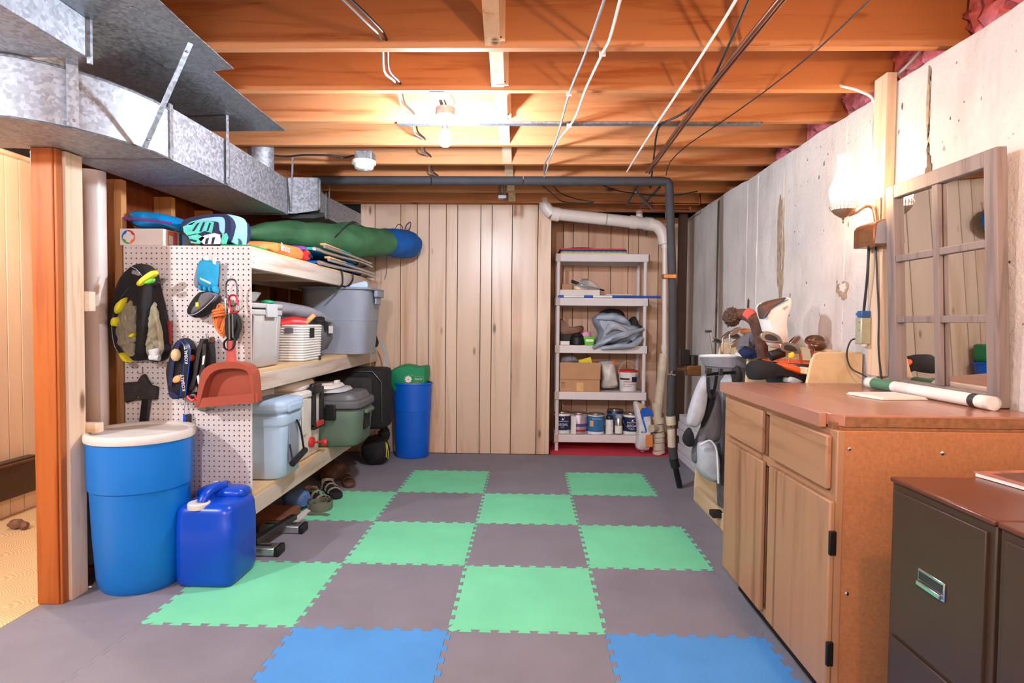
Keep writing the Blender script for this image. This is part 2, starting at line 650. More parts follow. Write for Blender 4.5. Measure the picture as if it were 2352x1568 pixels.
blotch(1.385, 1.68, 0.045, 0.30, 'concrete_stain', 1.0, depth=0.002)
blotch(1.36, 1.46, 0.024, 0.09, 'concrete_stain', 2.0, depth=0.003)
blotch(1.88, 1.34, 0.016, 0.045, 'concrete_dark', 3.0)
blotch(0.075, 1.80, 0.016, 0.05, 'concrete_dark', 5.0)
blotch(0.09, 2.06, 0.008, 0.12, 'concrete_stain', 6.0)
for k in range(14):
    zc_ = 1.70 + 0.036 * k
    blotch(0.082 + 0.010 * noise.noise((k * 1.3, 2.0, 0)), zc_, 0.004 + 0.006 * abs(noise.noise((k * 0.9, 5.0, 0))), 0.026, 'concrete_dark' if k % 3 else 'concrete_stain', 60 + k, 'crack', 0.0015)
blotch(0.668, 1.372, 0.05, 0.045, 'concrete_stain', 8.0, depth=0.004)
blotch(0.66, 1.385, 0.03, 0.02, 'concrete_ridge', 9.0, depth=0.006)
for k in range(90):
    r = random.uniform(0.0015, 0.006)
    blotch(random.uniform(-0.6, 1.3), random.uniform(1.15, 2.17), r, r * random.uniform(0.8, 2.4), 'concrete_dark' if k % 3 else 'concrete_stain', 20 + k, 'pit', 0.0008)

# ------------------------------------------------------------------ ceiling: subfloor, joists, bridging
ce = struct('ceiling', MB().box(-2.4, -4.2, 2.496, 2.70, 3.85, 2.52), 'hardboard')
JY = [0.075 + 0.414 * k for k in range(-10, 10)]
JY = [y for y in JY if -4.1 < y < 3.8]
for y in JY:
    zt = 2.495
    obj('joist', MB().box(-2.35, y - 0.019, 2.26, 2.62, y + 0.019, zt), 'joist_wood', ce, bevel=0.002, seg=1)
for a, b in zip(JY[:-1], JY[1:]):
    if a < -1.0:
        continue
    for dx, (za, zb) in ((0.0, (2.47, 2.285)), (0.042, (2.285, 2.47))):
        x = 0.777 - 0.03 + dx
        p = [(a + 0.019, za - 0.018), (a + 0.019, za + 0.02), (b - 0.019, zb + 0.02), (b - 0.019, zb - 0.018)]
        obj('bridging', MB().prism(p, 0, x - (0.0 if dx else 0.02), x + (0.02 if dx else 0.04)), 'fir_z', ce)
for y in JY[2:]:
    if 0 < y < 1.2:
        obj('bridging', MB().box(0.748, y - 0.0385, 2.275, 0.806, y - 0.0195, 2.49), 'fir_z', ce)
        for xx in (0.764, 0.790):
            obj('nail', MB().cyl((xx, y - 0.041, 2.29), (xx, y - 0.038, 2.29), 0.003, n=8), 'nail_dark', ce)

# pink insulation stuffed on the wall top between the joists
for k, y in enumerate(JY):
    if -0.6 < y < 1.4:
        mb = MB()
        for q in range(3):
            mb.ball((2.56 + 0.02 * q, y + 0.10 + 0.11 * q, 2.33 + 0.03 * math.sin(q * 2 + k)), 0.085, 0.085, 0.095, 18, 12, 0.5, 3.2, k * 3 + q)
        tag(obj('insulation_batt', mb, 'insulation_pink'),
            'torn pink fibreglass insulation on the concrete wall top, ' + ['nearest the camera', 'in the bay above the mirror', 'in the bay beside the wall stud', 'in the bay above the sconce', 'in the farthest bay'][min(4, max(0, k - 9))], 'insulation', 'insulation on the concrete wall')

# ------------------------------------------------------------------ stud wall on the left, door jamb, far room
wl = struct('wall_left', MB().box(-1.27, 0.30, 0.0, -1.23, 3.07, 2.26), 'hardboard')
for y in (0.665, 1.075, 1.48, 1.89, 2.30, 2.70, 3.0):
    obj('stud', MB().box(-1.229, y - 0.019, 0.0, -1.125, y + 0.019, 1.895), 'stud_wood', wl, bevel=0.002, seg=1)
obj('stud', MB().box(-1.229, 0.28, 0.0, -1.08, 0.318, 1.895), 'stud_wood', wl, bevel=0.002, seg=1)
obj('bottom_plate', MB().box(-1.229, 0.30, 0.0, -1.125, 3.05, 0.038), 'stud_wood', wl)
tr = struct('trim_1', MB().box((-1.141, 0.13, 1.074)[0], 0.13, 0.0, (-1.049, 0.13, 1.075)[0], 0.168, 1.898), 'jamb_wood', bevel=0.003)
obj('jamb_edge', MB().box((-1.049, 0.13, 1.075)[0], 0.137, 0.0, (-1.049, 0.13, 1.075)[0] + 0.012, 0.168, 1.898), 'jamb_wood', tr, bevel=0.002)
obj('trimmer_stud', MB().box(-1.066, 0.170, 0.0, -1.024, 0.262, 1.895), 'fir_z', tr, bevel=0.002)
obj('block', MB().box(-1.10, 0.264, 1.232, (-1.003, 0.264, 1.278)[0], 0.302, 1.318), 'fir_x', tr, bevel=0.003)
obj('block', MB().box(-1.10, 0.264, 0.70, (-0.974, 0.264, 0.765)[0], 0.302, 0.742), 'fir_x', tr, bevel=0.003)

wf = struct('wall_far_room', MB().box(-2.30, -4.2, 0.0, -2.242, 2.4, 2.50), 'dark_gap')
ys = sorted([(-2.23, 1.208, 1.539)[1], (-2.23, 1.305, 1.549)[1], (-2.23, 1.397, 1.559)[1]])
pitch = 0.2
yy = [ys[0] - 0.1 - 0.18 * k for k in range(14, -1, -1)] + ys + [ys[-1] + 0.12, ys[-1] + 0.30, ys[-1] + 0.5, ys[-1] + 0.7]
for a, b in zip(yy[:-1], yy[1:]):
    obj('plank', MB().box(-2.242, a + 0.0025, 0.0, -2.228, b - 0.0025, 2.17), 'pine_panel_wood', wf, bevel=0.002, seg=1)
obj('cornice', MB().box(-2.242, -4.2, 2.17, -2.205, 2.1, 2.20), 'pine_panel_wood', wf, bevel=0.006)
struct('wall_far_room_end', MB().box(-2.3, 2.1, 0.0, -1.27, 2.14, 2.5), 'pine_panel_wood')
struct('wall_rear', MB().box(-2.4, -4.26, 0.0, 2.70, -4.2, 2.5), 'panel_wood')

# ------------------------------------------------------------------ sheet metal ducts
du = thing('supply_duct', (-0.9, 1.0, 1.90), 'galvanised rectangular duct with a rounded elbow running along the left wall', 'duct')
outer = [(-0.665, 0.30), (-0.668, 0.207), (-0.69, 0.10), (-0.725, 0.0), (-0.775, -0.09), (-0.83, -0.155), (-0.90, -0.21), (-1.0, -0.245), (-1.15, -0.262), (-1.7, -0.27), (-2.22, -0.27)]
inner = [(-1.118, 0.30), (-1.120, 0.235), (-1.125, 0.21), (-1.135, 0.19), (-1.145, 0.178), (-1.155, 0.168), (-1.17, 0.160), (-1.19, 0.155), (-1.22, 0.150), (-1.7, 0.15), (-2.22, 0.15)]
ZB, ZT = 1.90, 2.112
obj('elbow', MB().loft([[(ix, iy, ZB), (ox, oy, ZB), (ox, oy, ZT), (ix, iy, ZT)] for (ox, oy), (ix, iy) in zip(outer, inner)]), 'zinc', du, angle=50)
def rect_run(secs):
    return MB().loft([[(xl, y, zb), (xr, y, zb), (xr, y, zt), (xl, y, zt)] for y, xl, xr, zb, zt in secs])
obj('trunk', rect_run([(0.30, -1.118, -0.665, ZB, 2.125), (0.79, -1.11, -0.669, ZB, 2.132)]), 'zinc', du, smooth=False)
obj('trunk', rect_run([(0.795, -1.11, -0.669, ZB, 2.132), (1.60, -1.11, -0.694, ZB + .004, 2.135)]), 'zinc', du, smooth=False)
obj('transition', rect_run([(1.60, -1.11, -0.694, 1.904, 2.135), (1.66, -1.11, -0.655, 1.915, 2.155), (1.81, -1.08, -0.56, 1.965, 2.19), (1.86, -1.05, -0.565, 1.985, 2.20),
                            (2.0, -1.0, -0.612, 2.0, 2.19), (2.06, -1.0, -0.635, 2.0, 2.185)]), 'zinc', du, smooth=False)
obj('branch', rect_run([(2.06, -0.98, -0.637, 2.0, 2.17), (2.3, -0.98, -0.674, 2.0, 2.17), (3.065, -0.93, -0.614, 2.0, 2.17)]), 'zinc', du, smooth=False)
obj('liner_flap', MB().box(-0.80, 1.78, 1.93, -0.57, 1.98, 1.955, Matrix.Rotation(0.25, 3, 'X')), 'black_rubber', du)
for y, xr, xl in ((0.305, -0.663, -1.12), (0.80, -0.667, -1.112), (1.60, -0.690, -1.112)):
    s = 0.006
    obj('drive_cleat', MB().box(xl, y - 0.012, ZB - 0.003, xr + 0.004, y + 0.012, ZB).box(xr - 0.002, y - 0.012, ZB - 0.003, xr + 0.005, y + 0.012, 2.137), 'zinc_dull', du)
for y, xr in ((1.86, -0.562), (2.06, -0.632), (2.3, -0.671)):
    obj('drive_cleat', MB().box(xr - 0.004, y - 0.008, 1.99, xr + 0.006, y + 0.008, 2.19), 'zinc_dull', du)
obj('edge_fold', MB().tube([(ox + 0.002, oy, ZT) for ox, oy in outer], 0.005, 6), 'zinc_dull', du)
obj('edge_fold', MB().tube([(ox + 0.002, oy, ZB) for ox, oy in outer], 0.004, 6), 'zinc_dull', du)
def strap(p0, p1, w, wd=(0, 1, 0), rivets=True):
    o = obj('hanger_strap', MB().ribbon([p0, p1], wd, w, 0.0025), 'zinc', du)
    if rivets:
        for t in (0.08, 0.92):
            q = Vector(p0).lerp(Vector(p1), t)
            obj('screw', MB().ball((q.x + 0.004, q.y - 0.002, q.z), 0.005, 0.005, 0.005, 8, 6), 'steel', o)
strap((-0.765, -0.115, 2.17), (-0.765, -0.115, 1.90), 0.036, (0.7, 0.7, 0))
strap((-0.394, 0.0, 2.254), (-0.656, 0.121, 1.895), 0.024, (0.2, 1, 0))
strap((-0.655, 0.775, 2.254), (-0.655, 0.775, 1.905), 0.024)
strap((-0.615, 1.52, 2.256), (-0.668, 1.62, 1.92), 0.022)
strap((-0.655, 2.33, 2.256), (-0.655, 2.33, 2.0), 0.022)

pn = thing('return_air_pan', (-0.8, -0.2, 2.095), 'flat galvanised sheet nailed under the joists with a boxed plenum at the near end', 'duct')
pan = [((-0.33, -0.292, 2.257)[0], (-0.33, -0.292, 2.257)[1] - 1.2), (-0.33, -0.292, 2.257)[:2], (-0.339, -0.074, 2.257)[:2], (-0.345, 0.233, 2.257)[:2], (-0.444, 0.254, 2.257)[:2],
       (-0.454, 0.608, 2.257)[:2], (-0.454, 1.027, 2.257)[:2], (-1.12, 1.04), (-1.12, -3.0), (-0.33, -3.0)]
obj('sheet', MB().prism(pan, 2, 2.2555, 2.2590), 'zinc_dull', pn, smooth=False)
obj('plenum', MB().box(-1.45, -2.6, 2.122, -0.66, -0.175, 2.2550), 'zinc', pn, bevel=0.002)
obj('corner_flange', MB().box(-0.661, -0.180, 2.10, -0.648, -0.168, 2.255), 'zinc_dull', pn)
for x, y in ((-0.36, -0.05), (-0.40, 0.16), (-0.62, 0.2), (-0.5, 0.95), (-0.45, -0.25), (-0.75, 0.5)):
    obj('nail', MB().ball((x, y, 2.2545), 0.006, 0.006, 0.003, 10, 6), 'steel', pn)

rp = thing('round_duct', (-0.78, 1.428, 2.137), 'round galvanised pipe rising from the rectangular duct into the joists', 'duct')
obj('pipe', MB().lathe([(0.077, 0), (0.077, 0.30), (0.079, 0.30), (0.079, 0.33)], (-0.78, 1.428, 2.137), 40), 'zinc', rp)
obj('damper_nut', MB().box(-0.70, 1.40, 2.30, -0.685, 1.41, 2.325).box(-0.70, 1.425, 2.30, -0.685, 1.435, 2.325).cyl((-0.705, 1.417, 2.31), (-0.69, 1.417, 2.31), 0.008, n=10), 'steel', rp)

# ------------------------------------------------------------------ lamps
emitter('bulb_glow', (226, 238, 255), CEILING_BULB)
emitter('rear_fill_glow', (240, 244, 255), REAR_FILL_BULB)
emitter('door_fill_glow', (255, 240, 220), DOOR_ROOM_FILL_BULB)
emitter('right_bulb_glow', (255, 190, 132), RIGHT_BULB)
emitter('side_bulb_glow', (244, 244, 252), SIDE_BULB)
plain('porcelain', (240, 240, 238), 0.25, var=0.02)


def bulb_fixture(x, y, zb, glow, label, bracket=True):
    t = thing('ceiling_lamp', (x, y, zb), label, 'lamp')
    z = zb
    obj('bulb', MB().lathe([(0.002, 0), (0.018, 0.004), (0.029, 0.018), (0.032, 0.036), (0.028, 0.054), (0.020, 0.070), (0.0145, 0.084)], (x, y, z), 28), glow, t)
    obj('bulb_cap', MB().lathe([(0.0145, 0.084), (0.016, 0.09), (0.0155, 0.104), (0.0165, 0.107)], (x, y, z), 24), 'steel', t)
    obj('lampholder', MB().lathe([(0.022, 0.104), (0.026, 0.108), (0.028, 0.125), (0.040, 0.138), (0.052, 0.142), (0.052, 0.150)], (x, y, z), 32), 'porcelain', t)
    obj('junction_box', MB().lathe([(0.049, 0.150), (0.049, 0.188)], (x, y, z), 8), 'zinc', t)
    obj('bracket', MB().ribbon([(x - 0.012, y, z + 0.188), (x - 0.018, y - 0.10, z + 0.217), (x - 0.02, y - 0.155, 2.262)], (1, 0, 0), 0.016, 0.003)
        .ribbon([(x + 0.010, y, z + 0.188), (x - 0.002, y - 0.10, z + 0.217), (x - 0.005, y - 0.155, 2.262)], (1, 0, 0), 0.008, 0.003)
        .box(x - 0.05, y - 0.175, 2.255, x + 0.02, y - 0.135, 2.259), 'zinc', t)
    obj('lead', MB().tube(spline([(x + 0.03, y + 0.02, z + 0.188), (x + 0.045, y + 0.0, z + 0.22), (x + 0.02, y - 0.06, z + 0.25), (x + 0.01, y - 0.10, z + 0.28)]), 0.003, 6), 'cable_white', t)
    return t


bulb_fixture(0.49, 0.655, 2.058, 'bulb_glow', 'bare bulb in a white porcelain holder hanging below the joists')
bulb_fixture(1.80, -1.25, 1.76, 'right_bulb_glow', 'warm bare bulb hanging low on a strap beside the filing cabinets')
bulb_fixture(0.35, -2.95, 2.058, 'rear_fill_glow', 'unseen bare bulb added as fill at the rear of the room over the foam mat')  # added fill bulb, out of view, lifts the whole room from behind
bulb_fixture(-1.70, -1.45, 2.058, 'side_bulb_glow', 'bare bulb hanging in the space beyond the door opening')

bulb_fixture(-1.72, 0.48, 2.058, 'door_fill_glow', 'unseen bare bulb added to brighten the pine-panelled room beyond the door jamb')  # added out of view because the pine room needed more light

# ------------------------------------------------------------------ smoke detector
sd = thing('smoke_detector', (-0.12, 1.44, 2.18), 'white round smoke detector below a grey square junction box', 'detector')
x, y = -0.125, 1.445
obj('junction_box', MB().box(x - 0.052, y - 0.05, 2.205, x + 0.052, y + 0.05, 2.258), 'zinc_dull', sd, bevel=0.004)
obj('base_ring', MB().lathe([(0.070, 0.0), (0.074, 0.004), (0.074, 0.022), (0.066, 0.026)], (x, y - 0.03, 2.173), 32), 'white_paint', sd)
obj('cover', MB().lathe([(0.02, 0.0), (0.045, 0.002), (0.056, 0.010), (0.060, 0.026), (0.060, 0.034)], (x, y - 0.03, 2.140), 32), 'white_paint', sd)
obj('test_button', MB().lathe([(0.010, 0.0), (0.012, 0.003)], (x + 0.01, y - 0.03, 2.137), 16), 'porcelain', sd)
tag(obj('cable', MB().tube(spline([(-0.725, 1.47, 2.245), (-0.638, 1.489, 2.245), (-0.514, 1.459, 2.245), (-0.351, 1.468, 2.245), (-0.283, 1.516, 2.245), (-0.206, 1.467, 2.245)]), 0.006, 8), 'cable_black'),
    'black cable stapled along the joist from the round duct to the smoke detector', 'cable')

# ------------------------------------------------------------------ cables under the joists
def cable(pts, r, mat, label, k=6, name='cable', staples=()):
    o = tag(obj(name, MB().tube(spline(pts, k), r, 8), mat), label, 'cable')
    for s in staples:
        obj('staple', MB().box(s[0] - 0.012, s[1] - 0.004, s[2] - 0.012, s[0] + 0.012, s[1] + 0.004, s[2] + 0.008), 'cable_white', o)
    return o


zc = 2.245
cable([(1.143, -0.398, 2.245), (1.14, -0.301, 2.245), (1.117, 0.072, 2.245), (1.082, 0.477, 2.245), (1.067, 0.915, 2.245), (1.045, 1.303, 2.245), (1.008, 1.638, 2.245), (1.011, 1.919, 2.245)], 0.005, 'cable_grey',
      'grey and black cable stapled under the joists left of the knotted white one', staples=((1.081, 0.467, 2.245),))
cable([(1.187, -0.397, 2.245), (1.191, -0.3, 2.245), (1.194, -0.039, 2.245), (1.182, 0.066, 2.242), (1.152, 0.422, 2.245), (1.131, 0.815, 2.245), (1.072, 1.137, 2.245), (1.04, 1.439, 2.245), (1.021, 1.859, 2.245), (0.997, 2.231, 2.245)], 0.0055, 'cable_white',
      'white cable bunched at two staples under the joists', staples=((1.182, 0.072, 2.245), (1.112, 0.895, 2.245)))
cable([(1.558, -0.394, 2.245), (1.563, -0.297, 2.245), (1.568, -0.085, 2.245), (1.571, 0.473, 2.245), (1.569, 0.914, 2.245), (1.571, 1.344, 2.245), (1.577, 1.842, 2.245)], 0.0055, 'cable_white',
      'straight white cable crossing the joists left of the black cable')
cable([(1.592, -0.393, 2.245), (1.603, -0.297, 2.245), (1.639, -0.036, 2.245), (1.688, 0.376, 2.245), (1.689, 0.578, 2.245), (1.653, 0.752, 2.245), (1.595, 0.88, 2.245), (1.607, 1.058, 2.245), (1.684, 1.482, 2.245), (1.809, 2.165, 2.245)], 0.0055, 'cable_black',
      'black cable bending left under the joists beside the copper pipe')
tag(obj('copper_pipe', MB().tube([(1.702, -0.432, 2.235), (1.694, -0.314, 2.235), (1.681, 0.447, 2.235), (1.705, 1.813, 2.235)], 0.010, 10)
        .tube([(1.72, -0.412, 2.24), (1.713, -0.292, 2.24), (1.706, 0.486, 2.24), (1.734, 1.868, 2.24)], 0.006, 8), 'dark_copper' if 'dark_copper' in MATS else plain('dark_copper', (150, 104, 84), 0.3, 0.8)),
    'dull copper pipe with a thin line alongside running diagonally under the joists', 'pipe')
cable([(2.004, -0.366, 2.245), (1.989, -0.293, 2.245), (1.992, 0.041, 2.245), (1.952, 0.474, 2.245), (1.889, 0.88, 2.245), (1.826, 1.248, 2.245), (1.813, 1.6, 2.245), (1.867, 1.934, 2.245)], 0.003, 'cable_black',
      'thin dark wire slanting under the joists toward the concrete wall', k=2)
# cables threaded through holes in the joists
for dx, rr_, m_, lab in ((0.0, 0.005, 'cable_grey', 'grey cable threaded through holes in the joists left of the bulb'),
                         (0.02, 0.005, 'cable_black', 'black cable threaded through the joist holes beside the grey one')):
    holes = [(0.325, 0.056, 2.29), (0.289, 0.47, 2.29), (0.273, 0.884, 2.298), (0.258, 1.298, 2.294), (0.224, 1.712, 2.307), (0.209, 2.126, 2.285)]
    pts = []
    first = holes[0]
    pts.append((first[0] - 0.12 + dx, -0.42, 2.30))
    for h in holes:
        pts.append((h[0] + dx - 0.015, h[1] - 0.16, h[2] - 0.012 + dx * 0.4))
        pts.append((h[0] + dx, h[1], h[2]))
    cable(pts, rr_, m_, lab, k=5)

tag(obj('steel_strip', MB().box(0.20, 0.885, 2.2495, 2.12, 0.925, 2.2585), 'zinc_dull'), 'flat grey steel strip fixed under one joist beyond the bulb', 'strip')

# ------------------------------------------------------------------ insulated pipe
ip = thing('insulated_pipe', (1.95, 2.0, 0.0), 'pipe in black foam sleeve crossing under the joists and dropping to the floor', 'pipe')
zp, yp, r = 2.218, 2.0, 0.031
obj('sleeve', MB().tube([(-0.66, yp, zp), (0.20, yp, zp + .001)], r, 18), 'black_rubber', ip)
obj('sleeve', MB().tube([(0.206, yp, zp), (0.86, yp, zp)], r, 18), 'black_rubber', ip)
obj('sleeve', MB().tube([(0.866, yp, zp), (1.86, yp, zp)], r * 1.02, 18), 'black_rubber', ip)
obj('sleeve', MB().tube([(1.84, yp, zp), (1.895, yp, zp - 0.004), (1.905, yp, zp - 0.03)], r * 1.02, 18), 'black_rubber', ip)
px_ = lambda py: 0
V0 = (1.905, 2, 2.191)
V1 = (1.954, 2, 0.867)
V2 = (1.944, 2, 0.536)
obj('sleeve', MB().tube([V0, (1.943, 2, 1.462), V1], 0.030, 18), 'black_rubber', ip)
obj('ground_clamp', MB().box(V0[0] - 0.035, 1.965, (1.926, 2, 1.524)[2], V0[0] + 0.055, 2.035, (1.926, 2, 1.556)[2]), 'brass_dull', ip, bevel=0.004)
obj('valve', MB().cyl((1.959, 2, 0.905), (1.948, 2, 0.842), 0.024, n=14), 'dark_steel', ip)
obj('sleeve', MB().tube([(1.945, 2, 0.829), V2], 0.030, 18), 'black_rubber', ip)
obj('coupling', MB().cyl(V2, (1.951, 2, 0.473), 0.034, n=16).cyl((1.952, 2, 0.441), (1.957, 2, 0.311), 0.028, n=16), 'pvc_old', ip)
obj('sleeve', MB().tube([(1.961, 2, 0.311), (1.975, 2, 0.21)], 0.032, 18), 'black_rubber', ip)
obj('coupling', MB().cyl((1.971, 2, 0.229), (1.988, 2, 0.165), 0.034, n=16), 'black_plastic', ip)
obj('foot', MB().tube([(1.985, 2, 0.172), (2.03, 2.04, 0.012)], 0.022, 12), 'black_plastic', ip)
obj('meter_stub', MB().cyl((1.958, 2.02, 0.878), (2.09, 2.1, 0.867), 0.013, n=10), 'brass_dull', ip)
obj('meter_body', MB().box((2.076, 2.12, 0.898)[0], 2.08, (2.077, 2.12, 0.82)[2], (2.184, 2.12, 0.899)[0], 2.15, (2.076, 2.12, 0.898)[2]), 'brass_dull', ip, bevel=0.008)
obj('meter_head', MB().cyl((2.133, 2.12, 0.898), (2.132, 2.12, 0.972), 0.036, n=20), 'black_plastic', ip, bevel=0.004)
obj('meter_dial', MB().box((2.035, 2.12, 1)[0], 2.08, (2.037, 2.12, 0.897)[2], (2.099, 2.12, 1.001)[0], 2.15, (2.035, 2.12, 1.013)[2]), 'black_plastic', ip, bevel=0.008)

# ------------------------------------------------------------------ plastic drain pipe
dr = thing('drain_pipe', (2.134, 3.15, 0.003), 'white plastic drain pipe sloping under the joists and dropping to the red foam', 'pipe')
Y3 = 3.16
obj('bend', MB().tube(spline([(1.041, 3, 2.302), (1.058, 3, 2.23), (1.113, 3.005, 2.165)], 5), 0.052, 20), 'pvc_white', dr)
obj('coupling', MB().cyl((1.105, 3.005, 2.173), (1.175, 3.015, 2.164), 0.062, n=24), 'pvc_white', dr)
obj('run', MB().cyl((1.14, 3.005, 2.169), (2.04, 3.16, 2.107), 0.053, n=24), 'pvc_white', dr)
obj('strap', MB().cyl((1.599, 3.085, 2.137), (1.61, 3.085, 2.136), 0.055, n=24), 'cable_grey', dr)
obj('coupling', MB().cyl((1.828, 3.125, 2.124), (1.885, 3.135, 2.118), 0.060, n=24), 'pvc_white', dr)
obj('branch', MB().tube([(1.912, 3.16, 2.225), (1.917, 3.16, 2.158)], 0.030, 16).cyl((1.913, 3.16, 2.178), (1.917, 3.16, 2.146), 0.036, n=16), 'pvc_white', dr)
obj('coupling', MB().cyl((1.961, 3.16, 2.115), (2.033, 3.16, 2.107), 0.060, n=24), 'pvc_white', dr)
obj('bend', MB().tube(spline([(2.017, 3.16, 2.107), (2.08, 3.16, 2.088), (2.129, 3.16, 2.025), (2.15, 3.16, 1.93)], 6), 0.055, 22), 'pvc_white', dr)
obj('stack', MB().cyl((2.15, 3.16, 1.95), (2.165, 3.16, 0.875), 0.022, n=20).cyl((2.15, 3.16, 1.946), (2.151, 3.16, 1.89), 0.030, n=20).cyl((2.162, 3.16, 1.007), (2.163, 3.16, 0.951), 0.028, n=20), 'pvc_white', dr)
obj('lower_stack', MB().cyl((2.16, 3.16, 0.927), (2.113, 3.16, 0.392), 0.040, n=22).cyl((2.104, 3.16, 0.473), (2.107, 3.16, 0.324), 0.047, n=22), 'pvc_old', dr)
for pa, pb, rr_ in (((2.119, 3.16, 0.332), (2.127, 3.16, 0.284), 0.05), ((2.119, 3.16, 0.275), (2.129, 3.16, 0.211), 0.047), ((2.121, 3.16, 0.203), (2.13, 3.16, 0.158), 0.054), ((2.122, 3.16, 0.154), (2.13, 3.16, 0.11), 0.052), ((2.122, 3.16, 0.106), (2.132, 3.16, 0.041), 0.056), ((2.124, 3.16, 0.037), (2.132, 3.16, 0.005), 0.058)):
    obj('fitting', MB().cyl(pa, pb, rr_, n=24), 'pvc_old', dr, bevel=0.003)
obj('cleanout', MB().cyl((2.12, 3.16, 0.243), ((2.035, 3.08, 0.249)[0], 3.08, (2.035, 3.08, 0.249)[2]), 0.036, n=18), 'pvc_old', dr, bevel=0.004)
tag(obj('vertical_pipe', MB().cyl((2.203, 3.3, 2.192), ((2.203, 3.3, 2.192)[0], 3.3, 2.45), 0.022, n=16), 'pvc_white'), 'short white pipe end above the drain pipe elbow', 'pipe')

# small copper lines near the alcove ceiling
tag(obj('copper_line', MB().tube([(1.739, 2.9, 2.198), (1.983, 2.9, 2.191), (2.302, 2.9, 2.185)], 0.008, 8).tube([(2.302, 2.9, 2.185), (2.305, 2.9, 2.219)], 0.008, 8) .tube([(1.983, 2.9, 2.191), ((1.983, 2.9, 2.191)[0], 2.955, 2.27)], 0.004, 6), 'copper'), 'lower copper line running to the concrete wall above the drain pipe', 'pipe')
tag(obj('copper_line', MB().tube([(1.74, 2.8, 2.219), (2.355, 2.8, 2.218)], 0.008, 8).tube([(2.355, 2.8, 2.218), (2.356, 2.8, 2.324)], 0.008, 8), 'copper'), 'upper copper line running to the concrete wall above the drain pipe', 'pipe')
cable([(1.003, 2.223, 2.24), (1.072, 2.292, 2.2), (1.179, 2.7, 2.218), (1.307, 2.7, 2.204), (1.441, 2.7, 2.205)], 0.005, 'cable_black', 'black cable drooping toward the alcove from the white cable end')
cable([(1.082, 2.3, 2.258), (1.173, 2.6, 2.258), (1.324, 2.7, 2.233), (1.452, 2.7, 2.212)], 0.005, 'cable_black', 'black cable curving below the insulated pipe near the alcove')
cable([(1.459, 2.2, 2.233), (1.622, 2.3, 2.21), (1.91, 2.4, 2.203), (2.079, 2.4, 2.21), (2.22, 2.4, 2.238)], 0.005, 'cable_black', 'black cable sagging behind the insulated pipe corner')
for pa, pb, wh in (((1.776, 2.25, 2.33), (1.732, 2.75, 2.201), 'leaning left to the alcove'), ((1.713, 2.25, 2.199), (1.952, 2.75, 2.166), 'leaning right to the drain pipe'), ((1.893, 2.25, 2.233), (1.842, 2.75, 2.173), 'starting nearest the corner'), ((1.796, 2.25, 2.33), (1.95, 2.75, 2.275), 'steepest and shortest')):
    tag(obj('iron_pipe', MB().tube([pa, pb], 0.010, 8), 'dark_steel'),
        'dark iron pipe crossing behind the insulated pipe corner, ' + wh, 'pipe', 'crossing iron pipes')
tag(obj('gas_valve', MB().tube([(0.685, 2.2, 2.234), (0.683, 2.25, 2.146)], 0.010, 8).tube([(0.717, 2.2, 2.25), (0.723, 2.25, 2.13)], 0.010, 8)
        .box((0.673, 2.25, 2.156)[0], 2.22, (0.673, 2.25, 2.14)[2], (0.733, 2.25, 2.156)[0], 2.28, (0.673, 2.25, 2.163)[2]), 'dark_steel'), 'small pipe stub with shut-off valve hanging above the plank wall', 'valve')

# ------------------------------------------------------------------ big white pipe in the stud wall
tag(obj('vent_pipe', MB().cyl(((-1.162, 0.5, 1.058)[0], 0.5, 0.0), ((-1.162, 0.5, 1.058)[0], 0.5, 1.895), 0.056, n=32), 'pvc_white'), 'thick white pipe standing between the studs behind the blue barrel', 'pipe')

# ------------------------------------------------------------------ soft and moulded shapes
def puff(mb, poly, axis, back, front, prof=((0.0, 0.94), (0.12, 1.0), (0.45, 1.0), (0.75, 0.93), (0.93, 0.75), (1.0, 0.4)), wob=0.0, seed=0, smooth=2):
    """cushion-like solid on an outline in the plane across axis"""
    P = [Vector((a, b, 0)) for a, b in poly]
    for _ in range(smooth):
        Q = []
        for i in range(len(P)):
            a, b = P[i], P[(i + 1) % len(P)]
            Q += [a * 0.75 + b * 0.25, a * 0.25 + b * 0.75]
        P = Q
    c = sum(P, Vector((0, 0, 0))) / len(P)
    rings = []
    for t, s in prof:
        ring = []
        for k, p in enumerate(P):
            q = c + (p - c) * s
            d = back + (front - back) * t
            if wob:
                d += wob * noise.noise((q.x * 14 + seed, q.y * 14, t * 2))
            ring.append(((d, q.x, q.y), (q.x, d, q.y), (q.x, q.y, d))[axis])
        rings.append(ring)
    return mb.loft(rings)


def crumple(mb, poly, y0, y1, amp=0.012, fr=38.0, seed=0.0):
    """crinkled film bulging from y0 to y1 on an outline"""
    P = [Vector((a, b, 0)) for a, b in poly]
    for _ in range(3):
        P = [q for i in range(len(P)) for q in (P[i] * .75 + P[(i + 1) % len(P)] * .25, P[i] * .25 + P[(i + 1) % len(P)] * .75)]
    c = sum(P, Vector((0, 0, 0))) / len(P)
    rings = []
    for k in range(11):
        s = 1.0 - 0.095 * k
        d = y0 + (y1 - y0) * math.sqrt(1 - s * s) if k else y0
        rings.append([((q := c + (p - c) * s).x, d + amp * noise.noise((q.x * fr + seed, q.y * fr, seed)) + 0.5 * amp * noise.noise((q.x * fr * 2.4, q.y * fr * 2.4, seed)), q.y) for p in P])
    return mb.loft(rings)


